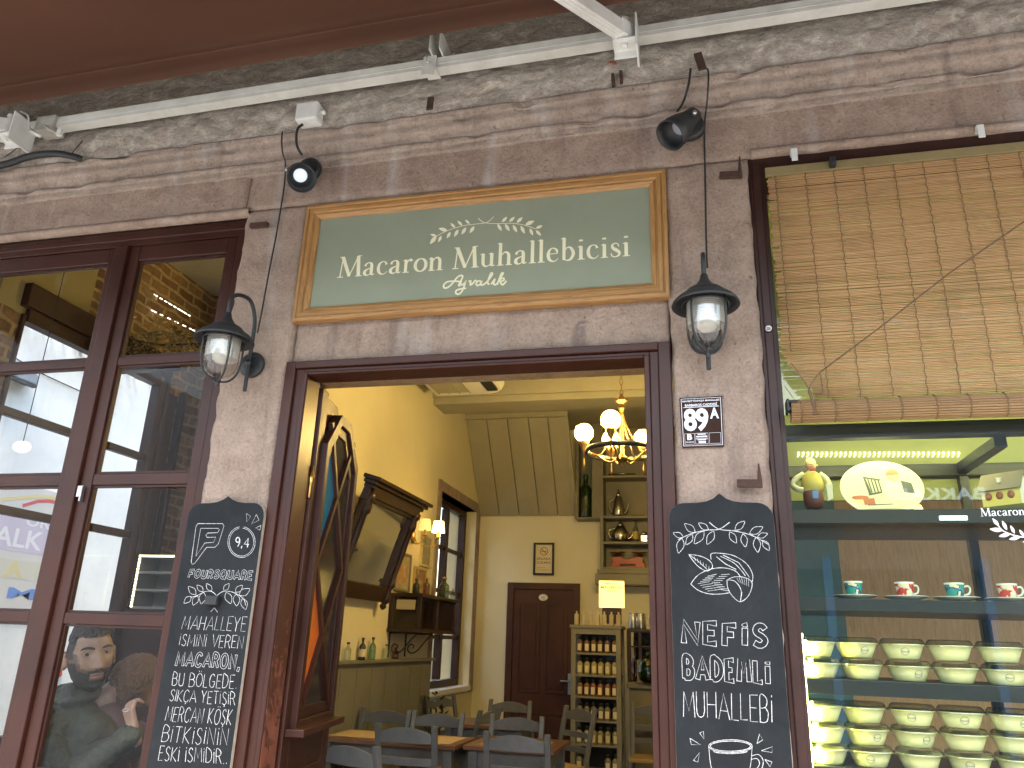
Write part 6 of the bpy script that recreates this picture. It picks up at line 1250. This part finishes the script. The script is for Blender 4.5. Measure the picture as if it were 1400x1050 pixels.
for x in (-5.75, -5.45, -5.2): m.bar((x, 1.0, 4.24-(x+5.8)*-.0), (x, 8.5, 4.20), .012, .012)
m.build('reed_eave', worn('dry_reed', (.34,.25,.15), (.20,.14,.08), .85, 30), wh)
p = atx(18, 512, -5.79); fl = thing('floodlight', 'small grey outdoor lamp fixed on the white house wall', 'outdoor lamp', (0,0,0)); m = MB(); m.prism([(-.20,-.06),(.16,-.06),(.18,.02),(.10,.09),(-.12,.10),(-.21,.04)], lambda u, v, k: Vector((k, p.y+u, p.z+v)), -5.80, -5.68); m.build('housing', worn('blue_grey_plastic', (.30,.34,.40), (.2,.23,.28), .5), fl, bevel=.02); MB().box(-5.70, -5.66, p.y-.17, p.y+.14, p.z-.085, p.z-.055).build('lens', M_BLACK, fl)
cable([atx(-20,470,-5.785), atx(0,477,-5.785), atx(30,495,-5.785), atx(60,512,-5.785), atx(110,535,-5.785)], .006, 'thin grey cable running along the white house wall')
# painted poster on the white wall
ps = thing('wall_poster', 'colourful lettered poster on the white house, seen through the left panes', 'poster', (0,0,0)); a, b_ = atx(-60, 640, -5.79), atx(43, 850, -5.79)
MB().box(-5.80, -5.787, a.y, b_.y, b_.z, a.z).build('sheet', flat('poster_pale', (.62,.60,.58), .7), ps); W_ = b_.y-a.y; H_ = a.z-b_.z
m = MB()
def pq(v0, v1, u0=.05, u1=.98): f = lambda u, v: Vector((-5.7865, a.y+W_*u, b_.z+H_*v)); return quad_map(f(u0, v0), f(u1, v0), f(u0, v1), f(u1, v1))
def pband(v0, v1, mi): q = pq(v0, v1, .0, 1.0); m.add([q(0,0)+Vector((.0004,0,0)), q(1,0)+Vector((.0004,0,0)), q(1,1)+Vector((.0004,0,0)), q(0,1)+Vector((.0004,0,0))], [(0,1,2,3)], mi)
pband(.50, .80, 0); pband(.30, .44, 4)
for tx, v0, v1, u0, u1, mi in (('OR', .70, .79, .72, .97, 3), ('ALK', .53, .67, .45, .93, 3), ('A', .31, .43, .62, .80, 1), ('M', .16, .24, .70, .97, 2)): font_mb(tx, pq(v0, v1, u0, u1), .02, .001, 1, (1,0,0), m, mi)
q = pq(.84, .97, .3, 1.0); m.ribbon([q(u, v) for u, v in ((.2,.1),(.5,.5),(.75,.8),(1,.85))], .03, .0008, (1,0,0), 1); m.ribbon([q(u, v) for u, v in ((.5,.0),(.7,.45),(.85,.6),(1,.62))], .03, .0009, (1,0,0), 5)
m.build('print', [flat('poster_lilac', (.56,.50,.62), .7), flat('poster_yellow', (.66,.56,.28), .7), flat('poster_blue', (.14,.26,.62), .7), flat('poster_white', (.75,.73,.78), .7), flat('poster_cream', (.60,.57,.48), .7), flat('poster_red', (.55,.10,.10), .7)], ps, recalc=False)
p = atx(71, 914, -5.79); tr_ = thing('warning_sign', 'small red and white triangular sign on the white house behind the man', 'sign', (0,0,0)); m = MB(); m.prism([(-.10,-.22),(.12,-.06),(.03,.30)], lambda u, v, k: Vector((k, p.y+u, p.z+v)), -5.80, -5.775); m.build('red_face', flat('sign_red', (.55,.06,.06), .5), tr_); m = MB(); m.prism([(-.12,-.42),(.05,-.36),(.06,-.24),(-.11,-.29)], lambda u, v, k: Vector((k, p.y+u, p.z+v)), -5.80, -5.775); m.build('white_plate', flat('sign_white', (.75,.75,.75), .5), tr_)
# lit glass-fronted shelf in the corner
ls = thing('lit_shelf', 'small shelf edged with warm lights at the dark end of the alcove', 'shelf', (0,0,0))
LX0, LX1, LY, LZ0, LZ1 = -3.58, -3.26, 1.74, 1.72, 2.06
m = MB(); m.box(LX0, LX0+.015, LY, LY+.2, LZ0, LZ1); m.box(LX1, LX1+.015, LY, LY+.2, LZ0, LZ1); m.box(LX0+.015, LX1, LY+.19, LY+.2, LZ0, LZ1)
for z in (LZ0, LZ0+.11, LZ0+.22, LZ1-.015): m.box(LX0+.015, LX1, LY, LY+.19, z, z+.015)
m.build('case', flat('grey_laminate', (.24,.24,.22), .5), ls)
m = MB()
for k in range(16): m.box(LX0+.001, LX0+.013, LY-.006, LY-.0005, LZ0+.01+k*.021, LZ0+.022+k*.021)
m.box(LX0+.02, LX1, LY-.006, LY-.0005, LZ1-.013, LZ1-.004); m.build('light_strip', emit('warm_strip', (1.0,.86,.45), 1.2), ls)
MB().box(LX0-.03, LX1+.05, LY+.0, LY+.26, ZF, LZ0-.002).build('base_cupboard', M_BROWN2, ls)
pd = thing('pendant_lamp', 'small glowing globe lamp hanging inside the left window', 'lamp', (0,0,0)); p = at(30, 611, .45); MB().sphere(p, .036, 20, 14, 0, (1.25,1,.8)).build('globe', emit('pendant_glow', (1.0,.74,.32), .5), pd); m = MB(); m.tube([p+Vector((0,0,.03)), Vector((p.x, p.y, ZC))], .0025, 6); m.build('cord', M_BLACK, pd)
# glowing dashes imitating reflected string lights, and dried garland near the masonry
sl = thing('reflected_lights', 'glowing dashes imitating string lights reflected in the left window', 'reflected lights', (0,0,0)); m, mw = MB(), MB()
for (xa, ya), (xb, yb_) in (((176,408),(268,452)), ((205,398),(262,432))):
    A_, B2 = at(xa, ya, 1.5), at(xb, yb_, 1.5); mw.tube([A_, B2], .002, 5)
    for k in range(9):
        c = A_.lerp(B2, (k+.5)/9)+Vector((0,0,-.006)); d = (B2-A_).normalized()*random.uniform(.008, .025); m.tube([c-d, c+d], .0035, 5)
m.build('reflected_dashes', emit('reflection_glow', (1.0,.92,.72), .8), sl); mw.build('wire', M_RUST, sl)  # dashes and their wire stand in for a reflection on the glass
gd = thing('dried_garland', 'garland of dried olive leaves hung above the alcove', 'garland', (0,0,0)); m = MB(); p0, p1 = at(165, 462, 1.25), at(278, 470, 1.25); rr = random.Random(11)
for k in range(520):
    u = rr.random(); c = p0.lerp(p1, u)+Vector((rr.gauss(0, .03), rr.gauss(0, .05), rr.gauss(0, .055)-.04*math.sin(u*9))); d = Vector((rr.uniform(-1,1), rr.uniform(-1,1), rr.uniform(-.9,.5))).normalized(); s_ = d.cross(Vector((rr.random(), rr.random(), rr.random()))).normalized()*.007; L = rr.uniform(.025, .06); m.add([c, c+d*L*.5+s_, c+d*L, c+d*L*.5-s_], [(0,1,2,3)], rr.choice((0,0,1)))
m.build('leaves', [flat('dry_olive_leaf', (.24,.20,.07), .5), flat('straw_leaf', (.42,.34,.15), .5)], gd, recalc=False); m = MB(); m.tube([p0, p0.lerp(p1, .5)-Vector((0,0,.03)), p1], .006, 6); m.build('twine', M_WALNUT, gd)
p = at(157, 484, 1.1); bottle((p.x, p.y, p.z-.07), .17, .05, flat('cobalt_glass', (.03,.05,.22), .1), 'cobalt blue bottle on the high ledge behind the left window', None)
ob = MB().box(-3.64, -3.05, 1.0, 1.2, at(157,484,1.1).z-.10, at(157,484,1.1).z-.0705).build('high_ledge', M_BROWN2); tag(ob, 'narrow brown ledge high behind the left window carrying the blue bottle', 'ledge')

# ---------------------------------------------------------------- people
def skin_mat(name, c1, c2):
    m, t, b = mat(name); v = coord(t); n = nz(t, v, 22, 5, .6); n2 = nz(t, v, 240, 4, .6)
    t.links.new(ramp(t, n, [(.3, c2), (.7, c1)]), b.inputs['Base Color']); setp(b, None, .5); b.inputs['Subsurface Weight'].default_value = .12; b.inputs['Subsurface Radius'].default_value = (.012,.005,.003); bump(t, b, n2, .12, .001); return m
M_SKIN = skin_mat('skin', (.37,.245,.175), (.27,.165,.115))
def hair_mat(name, c):
    m, t, b = mat(name); n = nz(t, coord(t, (1,1,1)), 190, 5, .7, .6); t.links.new(ramp(t, n, [(.3, tuple(x*.4 for x in c)), (.7, c)]), b.inputs['Base Color']); setp(b, None, .6); bump(t, b, n, .8, .004); return m
M_HAIR = hair_mat('black_hair', (.022,.019,.018)); M_HAIRB = hair_mat('brown_hair', (.17,.095,.05))
def remeshed(name, mb, mats, parent, vox, smooth=6, disp=None):
    o = mb.build(name, mats, None, recalc=True); md = o.modifiers.new('r', 'REMESH'); md.mode = 'VOXEL'; md.voxel_size = vox; s_ = o.modifiers.new('s', 'SMOOTH'); s_.iterations = smooth; s_.factor = .5
    bpy.context.view_layer.update(); me = bpy.data.meshes.new_from_object(o.evaluated_get(bpy.context.evaluated_depsgraph_get())); old = o.data; o.modifiers.clear(); o.data = me; bpy.data.meshes.remove(old)
    if disp:
        ns_ = [v.normal.copy() for v in me.vertices]
        for v, n in zip(me.vertices, ns_): v.co += n*disp(v.co)
    me.polygons.foreach_set('use_smooth', [True]*len(me.polygons)); o.parent = parent; return o
def capsule(m, a, b_, r0, r1, n=14):
    a, b_ = Vector(a), Vector(b_); m.tube([a.lerp(b_, k/4) for k in range(5)], [r0+(r1-r0)*k/4 for k in range(5)], n); m.sphere(a, r0, n, 10); m.sphere(b_, r1, n, 10)
def gss(x, s_): return math.exp(-x*x/(2*s_*s_))
def head_shape(M):
    """a head in its own frame: x to its left, y forward, z up"""
    pts, nu, nv = [], 220, 150
    for j in range(nv+1):
        th = math.pi*j/nv
        for i in range(nu):
            ph = 2*math.pi*i/nu; d = Vector((math.sin(th)*math.sin(ph), math.sin(th)*math.cos(ph), -math.cos(th)))
            x, y, z = d.x*.0755, d.y*.096, d.z*.120
            t = max(0, -z/.12); x *= 1-.30*t**1.4; 
            if d.y < 0: y *= 1-.30*t
            else: y *= 1-.06*t
            if z > .03: x *= 1-.06*(z-.03)/.09
            if d.y > 0:
                fr = min(1, d.y*1.6); y += (.010 if z < .03 else .004)*fr*(1-.5*abs(d.x))
                nzt = max(0, min(1, (.028-z)/.055)); 
                if z > -.045: y += fr*gss(x, .0075+.006*nzt)*(.033*nzt**1.1)*(1 if z > -.028 else max(0, 1-((-.028-z)/.013)**2))
                y += fr*(.006*gss(abs(x)-.014, .006)*gss(z+.030, .007))
                y -= fr*.0125*gss(abs(x)-.030, .0125)*gss(z-.016, .0105); y += fr*.0055*gss(z-.036, .008)*gss(abs(x)-.026, .022)
                y += fr*.004*gss(abs(x)-.045, .014)*gss(z+.018, .016)
                y += fr*gss(x, .019)*(.0075*gss(z+.0545, .0052)+.0085*gss(z+.0675, .006)-.0035*gss(z+.0608, .002)-.005*gss(z+.081, .007)+.009*gss(z+.100, .012))
                y -= fr*.004*gss(abs(x)-.038, .012)*gss(z+.048, .014)
            pts.append(Vector((x, y, z)))
    fs = [(j*nu+i, j*nu+(i+1) % nu, (j+1)*nu+(i+1) % nu, (j+1)*nu+i) for j in range(nv) for i in range(nu)]
    return pts, fs
def build_head(person, M, skin, hair, beard=True, long_hair=False):
    pts, fs = head_shape(M); S_ = M
    m = MB(); m.add([S_ @ p for p in pts], fs, 0, True)
    for sx_ in (() if long_hair else (-1, 1)):
        ear = MB(); ear.sphere((0,0,0), .030, 18, 12, 0, (.36, .62, 1.0)); ear.tube([(.006*sx_+.0, .017*math.cos(a)-.002, .027*math.sin(a)) for a in [R(20+280*k/16) for k in range(17)]], .0048, 8); ear.sphere((.004*sx_, -.002, -.026), .008, 10, 8)
        m.merge(ear, S_ @ Matrix.Translation((sx_*.077, -.012, -.004)) @ Matrix.Rotation(R(20*sx_), 4, 'Z'))
    m.tube([S_ @ Vector((0, -.030, -.05)), S_ @ Vector((0, -.035, -.11)), S_ @ Vector((0, -.05, -.17))], [.050, .052, .060], 20)
    mats_ = [skin]
    if beard:
        mats_ = [skin, worn('stubbled_skin', (.17,.105,.075), (.085,.055,.042), .6, 120, .5, .2), worn('cropped_side_hair', (.050,.044,.042), (.025,.022,.021), .7, 200, .5, .4)]
        for k, f in enumerate(fs):
            p = sum((pts[i] for i in f), Vector())/len(f); e = noise.noise(p*70)*.006+noise.noise(p*240)*.005
            if p.y > -.01 and (p.z < -.036+e-.005*gss(abs(p.x), .02) or (abs(p.x) > .056+.25*p.z+e and p.z < .02)) and not (abs(p.x) < .022 and -.074 < p.z < -.05): m.m[k] = 1
            if (abs(p.x) > .060-.2*(p.z-.008)+e*.6 and p.z > .0 and p.y < .045+e) or (p.y < .018+e and p.z > -.018+e) or (p.y < -.03 and p.z > -.075+e): m.m[k] = 2
    m.build('head', mats_, person, recalc=True)
    def shell(sel, off, name, mt, disp=.003):
        keep = [f for f in fs if all(sel(pts[i]) for i in f)]
        idx = sorted({i for f in keep for i in f}); mp_ = {k: n for n, k in enumerate(idx)}
        ctr_ = Vector((0, -.005, 0)); vs = []
        for i in idx:
            p = pts[i]; d = (p-ctr_).normalized(); rim_ = 1; e = off(p) if callable(off) else off
            vs.append(S_ @ (p+d*(e+disp*noise.noise(p*95)+.4*disp*noise.noise(p*260))))
        MB().add(vs, [[mp_[i] for i in f] for f in keep], 0, True).build(name, mt, person, recalc=False)
    nn = lambda p, k=60: noise.noise(p*k)*.004
    if long_hair: shell(lambda p: p.z > .045+nn(p) or p.y < .035, .016, 'hair', hair, .006)
    else: shell(lambda p: (p.z > .068+1.6*nn(p, 80) and p.y > .03) or (p.z > .052+1.6*nn(p, 80) and p.y <= .035), lambda p: .003+.018*max(0, min(1, (p.z-.055)/.05)), 'hair', hair)
    if beard:
        mo = MB(); mo.tube([S_ @ Vector((x, max((p for p in pts if p.y > 0), key=lambda p: -((p.x-x)**2+(p.z+.0465)**2)).y+.001, -.0455-.006*(abs(x)/.03)**2)) for x in [-.032+.0064*k for k in range(11)]], [.0015+.0042*(1-((k-5)/5)**2) for k in range(11)], 8); mo.build('moustache', hair, person)
        def bs(p):
            if p.y < -.005: return False
            lips = abs(p.x) < .021 and -.073 < p.z < -.050
            lo = p.z < -.040-.006*gss(abs(p.x)-.030, .010)+2.2*nn(p, 85); side = abs(p.x) > .052+2*nn(p, 90) and p.z < -.012 and p.y < .06; mus = abs(p.x) < .030 and -.050 < p.z < -.0405
            return (lo or side or mus) and not lips
        shell(bs, lambda p: .0008+.004*min(1, max(0, -.040-p.z)/.03), 'beard', hair, .0016)
    def surf(x, z):
        return max((p for p in pts if p.y > 0), key=lambda p: -((p.x-x)**2+(p.z-z)**2)).y
    if not long_hair:
        for sx_ in (-1, 1):
            e = Vector((sx_*.031, surf(sx_*.031, .0155)-.0065, .0155)); q = MB(); q.sphere((0,0,0), .0118, 20, 14); q.merge(MB().lathe([(.0,.01215),(.0050,.0112),(.0062,.0102)], (0,0,0), 18, (0,1,0), 0, 1, 1, False), None, 1); q.merge(MB().lathe([(.0,.0125),(.0028,.0121)], (0,0,0), 14, (0,1,0), 0, 1, 1, False), None, 2)
            ex = MB().merge(q, S_ @ Matrix.Translation(e) @ Matrix.Rotation(R(-14), 4, 'Z')); ex.build('eye', [flat('eye_white', (.40,.37,.33), .25), flat('brown_iris', (.05,.025,.012), .15), M_BLACK], person, recalc=False)
            lid = MB(); 
            for k in range(9):
                pass
            br_ = MB(); br_.tube([S_ @ Vector((sx_*x, surf(sx_*x, z)+.0015, z)) for x, z in ((.012,.0315),(.022,.036),(.034,.0375),(.045,.035),(.052,.030))], [.0040,.0058,.0056,.0044,.0018], 8); br_.build('eyebrow', hair, person)
            ul_ = MB(); ul_.tube([S_ @ Vector((sx_*(.031+.0145*math.cos(a)), surf(sx_*.031, .0155)+.0052-.0035*abs(math.cos(a)), .0160+.0075*math.sin(a))) for a in [R(10+160*k/10) for k in range(11)]], .0022, 8); ul_.tube([S_ @ Vector((sx_*(.031+.0145*math.cos(a)), surf(sx_*.031, .0155)+.0046-.0035*abs(math.cos(a)), .0150+.0055*math.sin(a))) for a in [R(190+160*k/10) for k in range(11)]], .0018, 8); ul_.build('eyelid', skin, person)
        no = MB()
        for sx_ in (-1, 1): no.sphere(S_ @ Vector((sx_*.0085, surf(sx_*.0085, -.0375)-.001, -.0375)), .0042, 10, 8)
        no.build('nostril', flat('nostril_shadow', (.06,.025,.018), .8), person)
        lp = MB(); lp.tube([S_ @ Vector((x, surf(x, -.0545)+.0004, -.0548-.002*(abs(x)/.02)**2)) for x in [-.022+.0044*k for k in range(11)]], [.0005+.0032*(1-((k-5)/5)**2) for k in range(11)], 8); lp.tube([S_ @ Vector((x, surf(x, -.067)-.0008, -.0665+.003*(abs(x)/.02)**2)) for x in [-.020+.004*k for k in range(11)]], [.0005+.0042*(1-((k-5)/5)**2) for k in range(11)], 8); lp.build('lips', skin_mat('lip_skin', (.27,.12,.09), (.22,.09,.07)), person)
man = thing('person', 'bearded man in a dark green jacket behind the left window, hand raised', 'person', (0,0,0))
HC = at(123, 897, .40)
fw_ = Vector((.84, -.55, -.03)).normalized(); upv = Vector((.20, .05, 1)); lf_ = upv.cross(fw_).normalized()*1; upv = fw_.cross(lf_).normalized() if False else lf_.cross(fw_)*-1
lf_ = Vector((0,0,1)).cross(fw_).normalized(); tilt = Matrix.Rotation(R(9), 3, fw_); lf_ = tilt @ lf_; upv = fw_.cross(lf_)
k_ = 1.23; MH = Matrix(((-lf_.x*k_, fw_.x*k_, upv.x*k_, HC.x), (-lf_.y*k_, fw_.y*k_, upv.y*k_, HC.y), (-lf_.z*k_, fw_.z*k_, upv.z*k_, HC.z), (0,0,0,1)))
build_head(man, MH, M_SKIN, M_HAIR, True)
# jacket: one continuous surface over torso and arms, collar standing round the neck
H_ = lambda x, y, z: HC+Vector((x*1.12-.025, y, z*1.04))
m = MB(); sp = [H_(-.035,.03,-.78), H_(-.05,.035,-.58), H_(-.06,.04,-.40), H_(-.055,.035,-.27), H_(-.035,.02,-.19)]
for a, b_, r0, r1 in zip(sp[:-1], sp[1:], (.17,.165,.165,.13), (.165,.165,.13,.085)): capsule(m, a, b_, r0*1.1, r1*1.1, 20)
capsule(m, H_(.05,.05,-.34), H_(.07,.05,-.76), .135, .16, 18); m.sphere(H_(-.06,-.09,-.30), .118, 18, 12); m.sphere(H_(-.05,.17,-.28), .105, 18, 12)
rs, re, rw = H_(-.06,-.115,-.31), H_(.10,-.135,-.50), H_(.285,-.03,-.30)
capsule(m, rs, re, .100, .085); capsule(m, re, rw, .080, .056); capsule(m, H_(-.05,.22,-.30), H_(.06,.24,-.56), .085, .068); capsule(m, H_(.06,.24,-.56), H_(.28,.12,-.60), .066, .05)
m.tube([H_(-.035+.085*math.cos(a), .02+.085*math.sin(a), -.155+.02*math.sin(a*1.0)) for a in [2*math.pi*k/24 for k in range(24)]], .028, 10, True)
def fold(p): return .014*noise.noise(Vector((p.x*9, p.y*9, p.z*15)))+.014*abs(noise.noise(Vector((p.x*18+p.z*9, p.y*18, p.z*22))))-.004+.003*noise.noise(p*55)
jm, jt, jb = mat('dark_green_jacket'); jn = nz(jt, coord(jt), 6, 6, .6); jt.links.new(ramp(jt, jn, [(.3, (.026,.030,.020)), (.7, (.048,.054,.035))]), jb.inputs['Base Color']); setp(jb, None, .55); bump(jt, jb, nz(jt, coord(jt, (1,1,1)), 16, 7, .65, 1.2), .6, .03)
remeshed('jacket', m, jm, man, .011, 3, fold)
m = MB(); m.tube([rw+Vector((-.012,-.004,-.012)), rw+Vector((.012,.006,.016))], .053, 18); m.build('cuff', jm, man)
# raised right hand: palm, four curled fingers and a thumb as one surface
def hand(W0, axis, palm_n, name, parent, skin, s_=1.0):
    ax = Vector(axis).normalized(); pn = Vector(palm_n); pn = (pn-ax*pn.dot(ax)).normalized(); sd_ = ax.cross(pn); W0 = Vector(W0); Q = lambda a, b_, c: W0+(ax*a+sd_*b_+pn*c)*s_
    m = MB(); capsule(m, Q(-.05,0,0), Q(.01,0,0), .027*s_, .026*s_); 
    for b_ in (-.030,-.010,.010,.030): capsule(m, Q(.015,b_*.55,0), Q(.085,b_,-.002), .0165*s_, .0125*s_, 10)
    for b_, L, c1 in ((-.032,.80,.9),(-.011,.95,1.0),(.011,1.0,1.05),(.032,.92,.95)):
        k0 = Q(.088,b_,-.003); k1 = Q(.088+.036*L,b_*1.02,.016*c1); k2 = Q(.088+.040*L,b_*1.0,.042*c1); k3 = Q(.088+.020*L,b_*.98,.058*c1)
        capsule(m, k0, k1, .0115*s_, .0102*s_, 10); capsule(m, k1, k2, .0102*s_, .0092*s_, 10); capsule(m, k2, k3, .0092*s_, .0078*s_, 10)
    capsule(m, Q(.022,.026,.008), Q(.055,.050,.028), .0155*s_, .0125*s_, 10); capsule(m, Q(.055,.050,.028), Q(.088,.046,.046), .0120*s_, .0090*s_, 10)
    return remeshed(name, m, skin, parent, .0032, 3)
hand(rw+Vector((.018,.0,.03)), (-.42,-.10,1.0), (.35,.9,.2), 'hand', man, M_SKIN, .9)
m = MB(); rc = rw+Vector((-.014,-.031,.108)); m.tube([rc+Vector((.014*math.cos(a), .006*math.sin(a), .005*math.sin(a))) for a in [2*math.pi*k/18 for k in range(18)]], .0022, 8, True); m.build('ring', M_STEEL, man)
m = MB(); sl_ = [H_(-.03,.03,-.80), H_(.18,.05,-.86), H_(.42,.05,-.86)]
for dy in (-.10, .12):
    capsule(m, Vector(sl_[0])+Vector((0,dy,0)), Vector(sl_[2])+Vector((0,dy,0)), .095, .075); capsule(m, Vector(sl_[2])+Vector((0,dy,0)), H_(.44,.05+dy,-1.20), .07, .05)
remeshed('trousers', m, flat('dark_trousers', (.02,.022,.03), .8), man, .016, 3)
lady = thing('person', 'person with brown hair bowed low behind the bearded man in the left window', 'person', (0,0,0))
LC = at(182, 932, .62); fw_ = Vector((.35,.55,-.55)).normalized(); lf_ = Vector((0,0,1)).cross(fw_).normalized(); upv = fw_.cross(lf_)
ML = Matrix(((-lf_.x, fw_.x, upv.x, LC.x), (-lf_.y, fw_.y, upv.y, LC.y), (-lf_.z, fw_.z, upv.z, LC.z), (0,0,0,1))); build_head(lady, ML, M_SKIN, M_HAIRB, False, True)
m = MB(); capsule(m, LC+Vector((-.06,-.08,-.20)), LC+Vector((-.05,-.05,-.62)), .13, .16, 18); capsule(m, LC+Vector((-.22,-.06,-.24)), LC+Vector((.10,-.06,-.24)), .085, .085, 16); capsule(m, LC+Vector((-.05,-.05,-.10)), LC+Vector((-.06,-.07,-.18)), .055, .07, 16)
remeshed('top', m, worn('dusky_knit', (.12,.075,.075), (.08,.05,.05), .9, 30), lady, .014, 4, lambda p: .004*noise.noise(p*14))
t = thing('bench', 'dark wooden bench the people behind the left window sit on', 'bench', (-2.75, .62, ZF)); m = MB(); m.box(-.55, .75, -.45, .5, .42, .47); m.build('seat', M_WALNUT, t, bevel=.006)
for sx_ in (-.5, .7):
    for sy_ in (-.4, .45): m = MB(); m.box(sx_-.025, sx_+.025, sy_-.025, sy_+.025, 0, .4195); m.build('leg', M_WALNUT, t)
# ================================================================ the far side of the street, mirrored in the window glass
ob_ = thing('opposite_shop', 'shop across the street with blue posts, mirrored in the display window glass', 'building', (0,0,0))
m = MB(); m.box(-34, 24, -13.0, -12, 0, 5.6); m.build('wall', plaster('opposite_plaster', (.40,.39,.38), (.30,.29,.28)), ob_)
m = MB()
for x in (-6.4, -3.9, -1.2, 2.1, 4.6): m.box(x, x+.14, -12.0, -11.9, 0, 3.2)
m.build('post', flat('blue_gloss_paint', (.20,.48,.85), .4), ob_)
m = MB(); m.box(-6.3, 4.6, -12.0, -11.985, .3, 3.0); m.build('shop_window', flat('dark_shop_glass', (.10,.14,.18), .3), ob_)
MB().box(-6.6, 5.6, -12.0, -11.90, 3.75, 4.75).build('fascia', flat('dark_brown_fascia', (.16,.12,.10), .5), ob_)
m = MB(); font_mb('BAKKAL', quad_map((4.85,-11.898,4.19),(3.45,-11.898,4.19),(4.85,-11.898,4.41),(3.45,-11.898,4.41)), .03, .004, 1, (0,1,0), m); m.build('lettering', emit('lit_letters', (.70,.85,1.0), .5), ob_, recalc=False)
